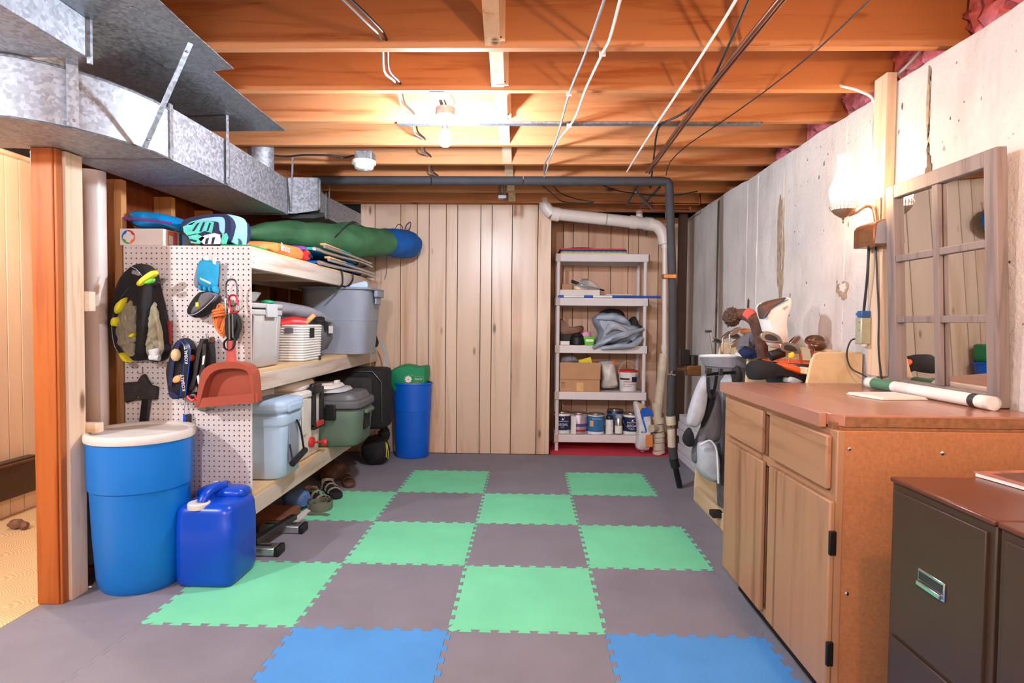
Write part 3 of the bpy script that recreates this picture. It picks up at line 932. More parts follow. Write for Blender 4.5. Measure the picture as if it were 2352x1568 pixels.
def rbox(mb, x0, y0, z0, x1, y1, z1, e=6.0, taper=1.0, r=0.012, n=36):
    """moulded box with rounded corners; taper scales the bottom"""
    cx, cy, w, d = (x0 + x1) / 2, (y0 + y1) / 2, abs(x1 - x0), abs(y1 - y0)
    h = z1 - z0
    rings = [rring(cx, cy, z0, w * taper - 2 * r, d * taper - 2 * r, e, n), rring(cx, cy, z0 + r * 0.4, w * taper - r * 0.5, d * taper - r * 0.5, e, n)]
    for k in range(1, 6):
        t = k / 5
        q = taper + (1 - taper) * t
        zz = z0 + r + (h - 2 * r) * (k - 1) / 4
        rings.append(rring(cx, cy, zz, w * q, d * q, e, n))
    rings += [rring(cx, cy, z1 - r * 0.4, w - r * 0.5, d - r * 0.5, e, n), rring(cx, cy, z1, w - 2 * r, d - 2 * r, e, n)]
    return mb.loft(rings)


def open_tub(mb, x0, y0, z0, x1, y1, z1, taper=0.86, e=6.0, t=0.004, n=36):
    """tub with real walls, open at the top"""
    cx, cy, w, d = (x0 + x1) / 2, (y0 + y1) / 2, x1 - x0, y1 - y0
    R = []
    for k in range(5):
        q = taper + (1 - taper) * k / 4
        R.append(rring(cx, cy, z0 + (z1 - z0) * k / 4, w * q, d * q, e, n))
    for k in range(4, -1, -1):
        q = taper + (1 - taper) * k / 4
        R.append(rring(cx, cy, max(z0 + t, z0 + (z1 - z0) * k / 4), w * q - 2 * t, d * q - 2 * t, e, n))
    return mb.loft(R)


plain('barrel_blue', (0, 116, 204), 0.42, var=0.04, vs=4)
plain('jug_blue', (4, 72, 192), 0.3, var=0.05, vs=4)
plain('bin_blue', (0, 92, 204), 0.42, var=0.04, vs=4)
plain('lid_cream', (222, 214, 204), 0.45, var=0.05)
plain('pegboard_white', (214, 205, 200), 0.6, var=0.03)
plain('black_cloth', (26, 24, 26), 0.85, var=0.3, vs=30, bmp=0.4, bs=90)
plain('dark_cloth', (48, 44, 44), 0.85, var=0.3, vs=30, bmp=0.4, bs=90)
plain('yellow_trim', (222, 212, 40), 0.5)
plain('lime_trim', (120, 214, 70), 0.5)
glassy('clear_vinyl', (206, 196, 160), 0.06, 0.42)
plain('red_card', (150, 36, 44), 0.5)
plain('teal_cloth', (24, 146, 190), 0.8, var=0.15, bmp=0.4, bs=60)
plain('grey_cloth', (140, 138, 144), 0.85, var=0.15, bmp=0.4, bs=80)
plain('mid_grey_cloth', (104, 102, 108), 0.85, var=0.15, bmp=0.4, bs=80)
plain('light_grey_cloth', (182, 184, 192), 0.85, var=0.12, bmp=0.4, bs=80)
plain('orange_rope', (216, 120, 58), 0.8, var=0.15, vs=60)
plain('red_metal', (196, 34, 52), 0.3, 0.7)
plain('navy_cloth', (24, 36, 76), 0.8, var=0.2)
plain('sand_plastic', (212, 186, 140), 0.3)
plain('orange_plastic', (236, 102, 28), 0.45, var=0.05)
plain('red_plastic', (214, 48, 44), 0.4, var=0.05)
plain('dustpan_red', (162, 74, 54), 0.42, var=0.05)
plain('dustpan_handle', (190, 84, 74), 0.35, var=0.05)
plain('tote_grey', (186, 182, 178), 0.45, var=0.04)
plain('tote_blue_grey', (146, 154, 168), 0.5, var=0.04)
plain('wicker_white', (232, 228, 222), 0.6, var=0.05, bmp=0.9, bs=70)
plain('cooler_blue', (178, 204, 228), 0.5, var=0.04)
plain('cooler_white', (232, 224, 214), 0.45, var=0.04)
plain('cooler_green', (92, 114, 98), 0.6, var=0.06)
plain('cooler_lid_grey', (96, 96, 98), 0.45, var=0.05)
plain('tray_grey', (196, 198, 200), 0.4, var=0.04)
plain('tent_green', (62, 108, 70), 0.7, var=0.22, vs=9, bmp=0.7, bs=26)
plain('sack_blue', (0, 84, 158), 0.75, var=0.2, vs=9, bmp=0.6, bs=26)
plain('bag_blue', (10, 138, 206), 0.25, var=0.3, vs=9, bmp=0.8, bs=24)
plain('purple', (124, 64, 150), 0.5)
plain('card_white', (228, 220, 212), 0.6, var=0.04)
plain('cardboard', (190, 142, 104), 0.75, var=0.06)
plain('aluminium', (206, 208, 212), 0.28, 0.9, var=0.06)
plain('seat_blue', (0, 102, 196), 0.7)
plain('seat_green', (40, 178, 164), 0.7)
plain('armrest_tan', (222, 170, 110), 0.5)
plain('pack_orange', (222, 138, 72), 0.5, var=0.2)
plain('white_print', (240, 240, 240), 0.5, var=0.0)
plain('bag_green', (0, 142, 92), 0.55, var=0.15, vs=7, bmp=0.5, bs=18)
plain('petal_white', (244, 244, 240), 0.6, var=0.0)
plain('print_yellow', (216, 206, 110), 0.6, var=0.0)
plain('brown_leather', (92, 64, 48), 0.6, var=0.25)
plain('denim_blue', (82, 110, 160), 0.8, var=0.2, bmp=0.4, bs=70)
plain('khaki_strap', (168, 152, 132), 0.8, var=0.15)
plain('olive_rubber', (112, 112, 98), 0.7)
plain('brown_box', (128, 76, 56), 0.8, var=0.15)
plain('teal_bright', (92, 206, 188), 0.8, var=0.12, vs=40)
plain('towel_aqua', (140, 196, 214), 0.85, var=0.1, bmp=0.4, bs=60)
plain('print_pink', (240, 84, 150), 0.6, var=0.0)
plain('print_orange', (236, 122, 66), 0.6, var=0.0)
plain('print_sky', (190, 216, 240), 0.6, var=0.0)
plain('print_yellow2', (240, 226, 60), 0.6, var=0.0)
plain('print_blue', (24, 112, 190), 0.6, var=0.0)
plain('print_green', (96, 156, 60), 0.6, var=0.0)
plain('print_red', (204, 64, 42), 0.6, var=0.0)
glassy('clear_plastic', (225, 228, 228), 0.12, 0.35)
glassy('clear_bag', (214, 206, 196), 0.15, 0.55)

# ------------------------------------------------------------------ timber shelving with pegboard end
sh = thing('timber_shelving', (-0.76, 1.8, 0.0), 'three-tier shelving of pale lumber and plywood with a white pegboard end', 'shelf')
YB, YE, XF, XR = 0.602, 2.985, -0.45, -1.085


def pegboard(x0, x1, z0, z1, yf, t, pitch=0.02525, r=0.0042):
    mb = MB()
    nx, nz = int((x1 - x0) / pitch), int((z1 - z0) / pitch)
    px, pz = (x1 - x0) / nx, (z1 - z0) / nz
    a8 = [(math.cos(PI * k / 4), math.sin(PI * k / 4)) for k in range(8)]
    sq = [(1, 0), (1, 1), (0, 1), (-1, 1), (-1, 0), (-1, -1), (0, -1), (1, -1)]
    vs, fs = [], []
    for i in range(nx):
        for j in range(nz):
            cx, cz = x0 + (i + 0.5) * px, z0 + (j + 0.5) * pz
            o = len(vs)
            vs += [(cx + a * px / 2, yf, cz + b * pz / 2) for a, b in sq]
            vs += [(cx + a * r, yf, cz + b * r) for a, b in a8]
            vs += [(cx + a * r, yf + t, cz + b * r) for a, b in a8]
            for k in range(8):
                q = (k + 1) % 8
                fs.append((o + k, o + q, o + 8 + q, o + 8 + k))
                fs.append((o + 8 + k, o + 8 + q, o + 16 + q, o + 16 + k))
    mb.add(vs, fs)
    return mb


pb = obj('pegboard', pegboard(-1.082, -0.449, 0.004, 1.561, 0.5955, 0.005), 'pegboard_white', sh, smooth=False)
e_ = MB().box(-1.082, 0.596, 0.004, -1.080, 0.601, 1.561).box(-0.4515, 0.596, 0.004, -0.449, 0.601, 1.561).box(-1.082, 0.596, 1.559, -0.449, 0.601, 1.561)
obj('hole_shade_sheet', MB().box(-1.080, 0.6012, 0.004, -0.4535, 0.6018, 1.545), 'hole_shade_brown' if 'hole_shade_brown' in MATS else plain('hole_shade_brown', (62, 44, 34), 0.9), sh, smooth=False)  # dark sheet added so the peg holes read as shaded
obj('pegboard_edge', e_, 'pegboard_white', sh, smooth=False)
for z, t in ((1.561, 0.014), (0.950, 0.018), (0.336, 0.018)):
    obj('shelf_board', MB().box(XR, YB + 0.004, z - t, XF - 0.001, YE, z), 'ply_y', sh)
    obj('front_rail', MB().box(XF - 0.037, YB + 0.002, z - t - 0.092, XF, YE + 0.02, z - t), 'fir_y', sh, bevel=0.003)
    obj('rear_rail', MB().box(XR, YB + 0.002, z - t - 0.089, XR + 0.037, YE, z - t), 'fir_y', sh, bevel=0.002)
    for y in (0.95, 1.6, 2.3, 2.96):
        obj('joist', MB().box(XR + 0.037, y - 0.019, z - t - 0.089, XF - 0.037, y + 0.019, z - t), 'fir_x', sh)
for y in (YB + 0.004, YE - 0.085):
    obj('post', MB().box(XR - 0.0, y, 0.0, XR + 0.037, y + 0.085, 1.545), 'fir_z', sh, bevel=0.002) if False else None
    obj('post', MB().box(XF - 0.128, y, 0.0, XF - 0.039, y + 0.038, 1.455), 'fir_z', sh, bevel=0.002)
for q in range(4):
    obj('staple_hole', MB().box(XF, 0.622 + 0.012 * (q % 2), 1.51 - 0.03 * (q // 2), XF + 0.0006, 0.624 + 0.012 * (q % 2), 1.516 - 0.03 * (q // 2)), 'nail_dark', sh)

# ------------------------------------------------------------------ barrel and water jug
ba = thing('barrel', (-0.852, 0.372, 0.0), 'large blue plastic barrel with a cream lid in front of the pegboard', 'barrel')
obj('body', MB().lathe([(0.13, 0.004), (0.158, 0.0), (0.170, 0.018), (0.178, 0.06), (0.190, 0.24), (0.199, 0.438), (0.2005, 0.448), (0.207, 0.454), (0.2085, 0.47), (0.2095, 0.58), (0.211, 0.690), (0.205, 0.696), (0.195, 0.69), (0.19, 0.5), (0.16, 0.02)], (-0.852, 0.372, 0.0), 56), 'barrel_blue', ba)
obj('lid', MB().lathe([(0.207, 0.662), (0.2175, 0.664), (0.2195, 0.672), (0.2195, 0.694), (0.214, 0.702), (0.200, 0.700), (0.190, 0.690), (0.15, 0.687), (0.0, 0.690)], (-0.852, 0.372, 0.0), 56, cap0=False, cap1=False), 'lid_cream', ba)
obj('sticker', MB().ball((-1.003, 0.245, 0.025), 0.008, 0.006, 0.004, 10, 6), 'card_white', ba)

jg = thing('water_jug', (-0.54, 0.43, 0.0), 'square dark-blue water jug with a white screw cap beside the blue barrel', 'jug')
jx0, jx1, jy0, jy1 = -0.674, -0.404, 0.300, 0.572
mb = MB()
cx, cy, w, d = (jx0 + jx1) / 2, (jy0 + jy1) / 2, jx1 - jx0, jy1 - jy0
prof = [(0.0, 0.86, 0.0), (0.006, 0.93, 0.0), (0.03, 0.985, 0), (0.08, 0.99, 0), (0.083, 0.996, 0), (0.2, 1.0, 0), (0.277, 0.995, 0), (0.28, 0.985, 0), (0.33, 0.97, 0), (0.352, 0.92, 0), (0.365, 0.82, 0.0), (0.372, 0.62, 0.0)]
mb.loft([rring(cx, cy + o, z, w * s, d * s, 7.5, 48) for z, s, o in prof])
obj('body', mb, 'jug_blue', jg, angle=60)
obj('shoulder', rbox(MB(), -0.655, 0.44, 0.355, -0.425, 0.562, 0.405, 4.0, 1.0, 0.02), 'jug_blue', jg, angle=60)
obj('handle', MB().tube(spline([(-0.560, 0.345, 0.372), (-0.555, 0.37, 0.402), (-0.548, 0.43, 0.418), (-0.54, 0.50, 0.408)]), [0.022] * 19, 14), 'jug_blue', jg)
capM = Matrix.Rotation(0.35, 3, 'X')
obj('cap', MB().lathe([(0.046, 0.0), (0.048, 0.006), (0.048, 0.022), (0.044, 0.027), (0.014, 0.027)], (-0.573, 0.345, 0.35), 32), 'lid_cream', jg)
obj('neck', MB().lathe([(0.034, 0.0), (0.032, 0.03)], ((-0.57, 0.34, 0.354)[0], 0.34, (-0.57, 0.34, 0.354)[2] - 0.028), 28), 'jug_blue', jg)
obj('vent_cap', MB().lathe([(0.012, 0), (0.012, 0.02)], (-0.585, 0.51, 0.405), 16), 'lid_cream', jg)
obj('vent_cap', MB().lathe([(0.009, 0), (0.013, 0.012), (0.013, 0.018)], (-0.545, 0.525, 0.405), 16), 'jug_blue', jg)

# ------------------------------------------------------------------ things hung on the pegboard
def hook(x, z, parent=None, y1=0.52):
    """steel peg hook"""
    m = MB().tube([(x, 0.594, z + 0.012), (x, 0.585, z + 0.012), (x, 0.585, z - 0.012), (x, y1, z - 0.012), (x, y1 - 0.006, z + 0.002)], 0.0016, 6)
    o = obj('peg_hook', m, 'steel', sh)
    return o


fb = thing('mesh_bag', (-0.955, 0.5, 0.998), 'black and yellow snorkel bag with crumpled clear pockets hanging on the pegboard', 'bag')
obj('shell', puff(MB(), [(-0.974, 1.469), (-0.932, 1.463), (-0.896, 1.424), (-0.886, 1.351), (-0.854, 1.227), (-0.838, 1.102), (-0.843, 1.029), (-0.869, 0.997), (-0.905, 0.991), (-0.937, 1.005), (-0.979, 0.996), (-1.032, 1.004), (-1.079, 1.041), (-1.106, 1.11), (-1.111, 1.193), (-1.097, 1.287), (-1.064, 1.392), (-1.021, 1.45)], 1, 0.59, 0.49), 'black_cloth', fb)
obj('pocket', crumple(MB(), [(-0.98, 1.312), (-0.943, 1.287), (-0.944, 1.164), (-0.954, 1.061), (-0.98, 1.015), (-1.017, 1.029), (-1.046, 1.08), (-1.058, 1.163), (-1.036, 1.241)], 0.505, 0.468, 0.014, 42.0, 1.0), 'clear_vinyl', fb, angle=14)
obj('pocket', crumple(MB(), [(-0.876, 1.292), (-0.859, 1.268), (-0.831, 1.124), (-0.826, 1.052), (-0.854, 1.012), (-0.896, 1.007), (-0.908, 1.051), (-0.894, 1.164)], 0.505, 0.462, 0.014, 48.0, 4.0), 'clear_vinyl', fb, angle=14)
obj('centre_panel', puff(MB(), [(-0.929, 1.374), (-0.887, 1.37), (-0.876, 1.288), (-0.894, 1.144), (-0.908, 1.015), (-0.942, 1.019), (-0.944, 1.185)], 1, 0.53, 0.462), 'black_cloth', fb)
for poly, m_ in (([(-1.005, 1.295), (-0.986, 1.303), (-1.016, 1.233), (-1.046, 1.221), (-1.037, 1.266)], 'yellow_trim'), ([(-1.054, 1.208), (-1.029, 1.208), (-1.03, 1.167), (-1.061, 1.163)], 'yellow_trim'), ([(-1.025, 1.048), (-0.988, 1.015), (-0.967, 0.995), (-0.993, 0.995), (-1.013, 1.015)], 'yellow_trim'), ([(-0.974, 1.123), (-0.945, 1.139), (-0.949, 1.119), (-0.97, 1.11)], 'yellow_trim')):
    obj('trim', puff(MB(), poly, 1, 0.50, 0.458, smooth=1), m_, fb)
obj('grip', puff(MB(), [(-0.934, 1.368), (-0.867, 1.421), (-0.838, 1.431), (-0.826, 1.417), (-0.838, 1.401), (-0.884, 1.376), (-0.918, 1.348)], 1, 0.475, 0.447), 'yellow_trim', fb)
obj('grip_pad', puff(MB(), [(-0.883, 1.371), (-0.834, 1.395), (-0.838, 1.371), (-0.875, 1.361)], 1, 0.46, 0.436, smooth=1), 'lime_trim', fb)
obj('toggle', MB().box((-0.964, 0.487, 1.423)[0], 0.480, (-0.965, 0.487, 1.408)[2], (-0.929, 0.487, 1.423)[0], 0.492, (-0.964, 0.487, 1.427)[2], Matrix.Rotation(0.3, 3, 'Y')), 'grey_cloth', fb, bevel=0.003)
obj('cord', MB().tube(spline([(-0.988, 0.492, 1.46), (-0.965, 0.486, 1.445), (-0.939, 0.48, 1.432), (-0.917, 0.484, 1.404)]), 0.0016, 6), 'light_grey_cloth', fb)
obj('zip', MB().tube(spline([(-0.983, 0.488, 1.349), (-1.027, 0.488, 1.287), (-1.066, 0.49, 1.194), (-1.059, 0.49, 1.08), (-1.023, 0.492, 1.018)]), 0.002, 6), 'dark_steel', fb)
obj('bottle', MB().cyl((-0.86, 0.475, 1.058), (-0.848, 0.475, 1.013), 0.022, 0.020, 16).cyl((-0.872, 0.47, 1.021), (-0.828, 0.47, 1.018), 0.014, n=14), 'tray_grey', fb)
tag(obj('red_tag', MB().box((-0.873, 0.57, 1.192)[0], 0.565, (-0.874, 0.57, 1.079)[2], (-0.83, 0.57, 1.192)[0], 0.573, (-0.873, 0.57, 1.192)[2]), 'red_card', bevel=0.002), 'dark red card with a white ring hanging behind the snorkel bag', 'card')
tagc = [o for o in COL.objects if o.name.startswith('red_tag')][0]
obj('ring_print', MB().lathe([(0.010, 0), (0.012, 0)], (0, 0, 0), 20, cap0=False, cap1=False) if False else MB().tube([((-0.859, 0.564, 1.128)[0] + 0.015 * math.cos(a * PI / 8), 0.5638, (-0.859, 0.564, 1.128)[2] + 0.015 * math.sin(a * PI / 8)) for a in range(-4, 9)], 0.001, 5), 'white_print', tagc)

ax = thing('axe', (-0.974, 0.57, 0.663), 'small axe in a black sheath hanging head up on the pegboard', 'axe')
obj('sheath', MB().prism([(-1.073, 0.887), (-1.002, 0.894), (-0.988, 0.918), (-0.971, 0.933), (-0.956, 0.903), (-0.939, 0.878), (-0.905, 0.868), (-0.912, 0.806), (-0.94, 0.807), (-0.979, 0.809), (-1.016, 0.807), (-1.066, 0.791)], 1, 0.565, 0.59), 'dark_cloth', ax, bevel=0.004)
obj('handle', MB().prism([(-0.982, 0.817), (-0.943, 0.809), (-0.964, 0.665), (-1.003, 0.664)], 1, 0.570, 0.588), 'black_plastic', ax, bevel=0.003)
obj('snap', MB().ball((-0.994, 0.563, 0.818), 0.004, 0.003, 0.004, 10, 6), 'copper', ax)
obj('steel_edge', MB().tube([(-1.063, 0.575, 0.79), (-1.024, 0.575, 0.801), (-0.984, 0.575, 0.806)], 0.0022, 6), 'steel', ax)

gl = thing('glove', (-0.644, 0.54, 1.338), 'teal and grey work glove clipped to the upper pegboard', 'glove')
obj('palm', puff(MB(), [(-0.672, 1.495), (-0.596, 1.481), (-0.592, 1.464), (-0.601, 1.397), (-0.599, 1.355), (-0.616, 1.339), (-0.671, 1.355), (-0.692, 1.397), (-0.685, 1.455)], 1, 0.575, 0.525, wob=0.008), 'teal_cloth', gl)
obj('back', puff(MB(), [(-0.691, 1.477), (-0.672, 1.481), (-0.681, 1.376), (-0.698, 1.347), (-0.717, 1.366), (-0.704, 1.429)], 1, 0.585, 0.55), 'grey_cloth', gl)
for poly in ([(-0.681, 1.371), (-0.66, 1.365), (-0.66, 1.338), (-0.679, 1.342)], [(-0.658, 1.365), (-0.636, 1.361), (-0.637, 1.332), (-0.656, 1.334)], [(-0.634, 1.361), (-0.615, 1.359), (-0.611, 1.33), (-0.63, 1.332)], [(-0.615, 1.365), (-0.596, 1.363), (-0.594, 1.326), (-0.609, 1.33)]):
    obj('finger', puff(MB(), poly, 1, 0.57, 0.53, smooth=2), 'teal_cloth', gl)
obj('stripe', MB().prism([(-0.661, 1.401), (-0.611, 1.378), (-0.613, 1.37), (-0.659, 1.393)], 1, 0.521, 0.530), 'white_print', gl)
obj('clip', MB().box((-0.607, 0.54, 1.496)[0], 0.535, (-0.607, 0.54, 1.465)[2], (-0.595, 0.54, 1.496)[0], 0.545, (-0.607, 0.54, 1.496)[2]).box((-0.647, 0.54, 1.504)[0], 0.535, (-0.648, 0.54, 1.484)[2], (-0.63, 0.54, 1.496)[0], 0.545, (-0.647, 0.54, 1.504)[2]), 'white_paint', gl, bevel=0.002)
sl = thing('slipper', (-0.655, 0.52, 1.212), 'grey and black sandal hanging below the teal glove', 'sandal')
obj('sole', puff(MB(), [(-0.731, 1.236), (-0.701, 1.291), (-0.669, 1.328), (-0.654, 1.337), (-0.655, 1.312), (-0.638, 1.291), (-0.596, 1.312), (-0.581, 1.321), (-0.585, 1.292), (-0.638, 1.229), (-0.676, 1.208), (-0.71, 1.21)], 1, 0.58, 0.49), 'black_cloth', sl)
obj('upper', puff(MB(), [(-0.643, 1.332), (-0.576, 1.328), (-0.572, 1.307), (-0.627, 1.258), (-0.673, 1.224), (-0.698, 1.224), (-0.681, 1.259), (-0.656, 1.28)], 1, 0.53, 0.482), 'mid_grey_cloth', sl)
obj('piping', MB().tube(spline([(-0.702, 0.478, 1.224), (-0.665, 0.478, 1.224), (-0.615, 0.478, 1.257), (-0.56, 0.478, 1.311)]), 0.0018, 6), 'light_grey_cloth', sl)
obj('pull_tab', MB().box((-0.657, 0.48, 1.281)[0], 0.476, (-0.657, 0.48, 1.261)[2], (-0.643, 0.48, 1.281)[0], 0.482, (-0.657, 0.48, 1.281)[2]), 'yellow_trim', sl)
obj('strap', MB().ribbon([(-0.601, 0.53, 1.292), (-0.613, 0.55, 1.204)], (1, 0, 0), 0.008), 'dark_cloth', sl)


def biner(name, c, hw, hh, r, mat, label, rotz=0.0, tilt=0.0, parent=None):
    pts = []
    for k in range(25):
        a = 2 * PI * k / 24
        ca, sa = math.cos(a), math.sin(a)
        q = (abs(ca) ** 3.2 + abs(sa) ** 3.2) ** (-1 / 3.2)
        x, z = hw * ca * q, hh * sa * q
        xr = x * math.cos(tilt) - z * math.sin(tilt)
        zr = x * math.sin(tilt) + z * math.cos(tilt)
        pts.append((c[0] + xr * math.cos(rotz), c[1] + xr * math.sin(rotz), c[2] + zr))
    o = tag(obj(name, MB().tube(pts, r, 8), mat), label, 'carabiner')
    g = obj('gate', MB().cyl(pts[21 if tilt >= 0 else 15], pts[23 if tilt >= 0 else 13], r * 1.25, n=8), 'steel', o)
    return o


biner('carabiner', (-0.497, 0.5, 1.329), 0.028, 0.062, 0.0045, 'dark_steel', 'large dark steel carabiner hooked on the pegboard above the rope')
biner('carabiner', (-0.482, 0.49, 1.275), 0.020, 0.042, 0.0045, 'red_metal', 'red carabiner hanging from the large dark one', tilt=0.15)
biner('carabiner', (-0.518, 0.5, 1.267), 0.010, 0.040, 0.0045, 'steel', 'bright silver carabiner seen edge on above the black strap', rotz=1.1)
ro = thing('rope_hank', (-0.556, 0.53, 1.155), 'coiled hank of orange rope hanging beside the black strap', 'rope')
for k, m_ in enumerate(((-0.569, 0.52, 1.219), (-0.557, 0.51, 1.209), (-0.546, 0.5, 1.203), (-0.542, 0.505, 1.199), (-0.541, 0.515, 1.194), (-0.545, 0.53, 1.201))):
    pts = []
    for q in range(17):
        a = 2 * PI * q / 16
        pts.append((m_[0] + 0.020 * math.cos(a) + 0.004 * math.sin(3 * a), m_[1] + 0.012 * math.sin(a), m_[2] - 0.004 * k + 0.055 * math.sin(a)))
    obj('coil', MB().tube(pts, 0.006, 7), 'orange_rope', ro)
for k in range(3):
    m_ = (-0.557, 0.51, 1.246)
    pts = [(m_[0] + 0.032 * math.cos(a * PI / 8), m_[1] + 0.03 * math.sin(a * PI / 8), m_[2] - 0.013 * k + 0.006 * math.cos(a * PI / 8)) for a in range(17)]
    obj('wrap', MB().tube(pts, 0.006, 7), 'orange_rope', ro)
st_ = thing('strap_bundle', (-0.517, 0.52, 1.053), 'black webbing strap with a loop hanging from the silver carabiner', 'strap')
obj('webbing', puff(MB(), [(-0.53, 1.226), (-0.496, 1.238), (-0.476, 1.214), (-0.47, 1.168), (-0.487, 1.11), (-0.508, 1.085), (-0.529, 1.116), (-0.534, 1.178)], 1, 0.55, 0.485, smooth=1), 'black_cloth', st_)
obj('loop', MB().ribbon(spline([(-0.511, 0.5, 1.116), (-0.527, 0.49, 1.096), (-0.527, 0.49, 1.069), (-0.51, 0.49, 1.057), (-0.489, 0.49, 1.065), (-0.482, 0.5, 1.096), (-0.49, 0.5, 1.123)]), (0, 1, 0), 0.016, 0.003), 'black_cloth', st_)
obj('tail', MB().ribbon(spline([(-0.476, 0.51, 1.205), (-0.462, 0.5, 1.168), (-0.477, 0.5, 1.137), (-0.49, 0.5, 1.117)]), (0, 1, 0), 0.014, 0.003), 'black_cloth', st_)
obj('fold_line', MB().ribbon([(-0.501, 0.483, 1.225), (-0.5, 0.483, 1.107)], (1, 0, 0), 0.006, 0.002).ribbon([(-0.485, 0.484, 1.23), (-0.484, 0.484, 1.117)], (1, 0, 0), 0.005, 0.002), 'olive_rubber', st_)

kb = thing('knee_pads', (-0.746, 0.5, 0.823), 'blue-edged black knee pad bundle with white strap lettering hanging on the pegboard', 'knee pads')
obj('pad', puff(MB(), [(-0.768, 1.109), (-0.742, 1.111), (-0.709, 1.061), (-0.693, 0.988), (-0.71, 0.904), (-0.732, 0.841), (-0.766, 0.813), (-0.813, 0.829), (-0.823, 0.882), (-0.829, 0.955), (-0.811, 1.029), (-0.789, 1.086)], 1, 0.585, 0.49, wob=0.01), 'black_cloth', kb)
obj('pad_shell', MB().ball((-0.749, 0.47, 1.033), 0.022, 0.022, 0.030, 18, 12), 'sand_plastic', kb)
obj('strap', MB().ribbon(spline([(-0.724, 0.478, 1.105), (-0.688, 0.462, 1.065), (-0.693, 0.458, 0.973), (-0.717, 0.47, 0.838)]), (1, 0.1, 0), 0.026, 0.003), 'black_plastic', kb)
for dx in (-0.0125, 0.0125):
    q = spline([(-0.723, 0.477, 1.105), (-0.687, 0.461, 1.065), (-0.692, 0.457, 0.973), (-0.717, 0.469, 0.838)])
    obj('strap_edge', MB().tube([p + Vector((dx, -0.001, 0)) for p in q], 0.0022, 6), 'jug_blue', kb)
obj('strap', MB().ribbon(spline([(-0.738, 0.48, 1.1), (-0.767, 0.475, 1.001), (-0.784, 0.48, 0.887)]), (1, 0, 0), 0.018, 0.003), 'navy_cloth', kb)
text('lettering', 'KOBALT', (-0.682, 0.454, 0.992), 0.021, 'white_print', kb, tilt=PI / 2 + 0.05)
text('lettering', 'KOBALT', (-0.696, 0.455, 0.865), 0.021, 'white_print', kb, tilt=PI / 2 + 0.1)
obj('flap', puff(MB(), [(-0.803, 0.871), (-0.752, 0.844), (-0.74, 0.83), (-0.778, 0.815), (-0.805, 0.837)], 1, 0.53, 0.485, smooth=1), 'navy_cloth', kb)
obj('liner', puff(MB(), [(-0.772, 0.933), (-0.734, 0.942), (-0.726, 0.913), (-0.756, 0.896), (-0.781, 0.9)], 1, 0.52, 0.476), 'armrest_tan', kb)
obj('accent', puff(MB(), [(-0.694, 1.032), (-0.68, 1.03), (-0.682, 1.006), (-0.699, 1.001)], 1, 0.51, 0.475, smooth=1), 'orange_plastic', kb)
tp = thing('tool_pouch', (-0.659, 0.52, 0.801), 'black webbed tool pouch with small white print hanging next to the dustpan', 'pouch')
obj('body', puff(MB(), [(-0.66, 1.112), (-0.628, 1.104), (-0.618, 1.02), (-0.625, 0.916), (-0.647, 0.863), (-0.677, 0.856), (-0.698, 0.894), (-0.697, 0.967), (-0.688, 1.041)], 1, 0.585, 0.50, wob=0.01, seed=4), 'black_cloth', tp)
obj('strap', MB().ribbon(spline([(-0.635, 0.49, 1.109), (-0.65, 0.482, 1.033), (-0.667, 0.482, 0.93), (-0.691, 0.49, 0.867)]), (1, 0, 0), 0.018, 0.003), 'dark_cloth', tp)
obj('strap', MB().ribbon(spline([(-0.622, 0.488, 1.085), (-0.622, 0.48, 1.003), (-0.646, 0.485, 0.909)]), (1, 0, 0), 0.016, 0.003), 'dark_cloth', tp)
obj('print', MB().prism([(-0.625, 1.028), (-0.614, 1.032), (-0.621, 0.991), (-0.629, 0.986)], 1, 0.4775, 0.479).prism([(-0.655, 0.933), (-0.644, 0.941), (-0.64, 0.9), (-0.649, 0.896)], 1, 0.4775, 0.479), 'white_print', tp)
obj('buckle', puff(MB(), [(-0.714, 0.845), (-0.683, 0.855), (-0.651, 0.85), (-0.655, 0.831), (-0.694, 0.809), (-0.71, 0.818)], 1, 0.53, 0.48, smooth=1), 'black_plastic', tp)
obj('clip', MB().tube(spline([(-0.698, 0.475, 0.838), (-0.676, 0.47, 0.82), (-0.659, 0.47, 0.824)]), 0.007, 8).tube(spline([(-0.662, 0.475, 0.842), (-0.649, 0.47, 0.826), (-0.637, 0.475, 0.838)]), 0.005, 8), 'red_plastic', tp)
obj('hang_tab', puff(MB(), [(-0.635, 1.112), (-0.618, 1.12), (-0.62, 1.091), (-0.633, 1.086)], 1, 0.575, 0.535, smooth=1), 'brown_leather', tp)

dp = thing('dustpan', (-0.515, 0.5, 0.785), 'rust-red plastic dustpan hanging by its handle at the pegboard edge', 'dustpan')
outl = [(-0.662, 0.785), (-0.645, 0.845), (-0.638, 0.918), (-0.621, 0.964), (-0.587, 0.989), (-0.541, 1.002), (-0.472, 1.003), (-0.424, 0.995), (-0.393, 0.971), (-0.382, 0.938), (-0.374, 0.814)]
inn = [(-0.643, 0.793), (-0.63, 0.831), (-0.617, 0.889), (-0.596, 0.935), (-0.566, 0.961), (-0.524, 0.971), (-0.466, 0.974), (-0.424, 0.968), (-0.403, 0.95), (-0.397, 0.921), (-0.383, 0.815)]
def chaikin_open(P, it=2):
    for _ in range(it):
        Q = [P[0]]
        for a, b in zip(P[:-1], P[1:]):
            Q += [(a[0] * .75 + b[0] * .25, a[1] * .75 + b[1] * .25), (a[0] * .25 + b[0] * .75, a[1] * .25 + b[1] * .75)]
        P = Q + [P[-1]]
    return P


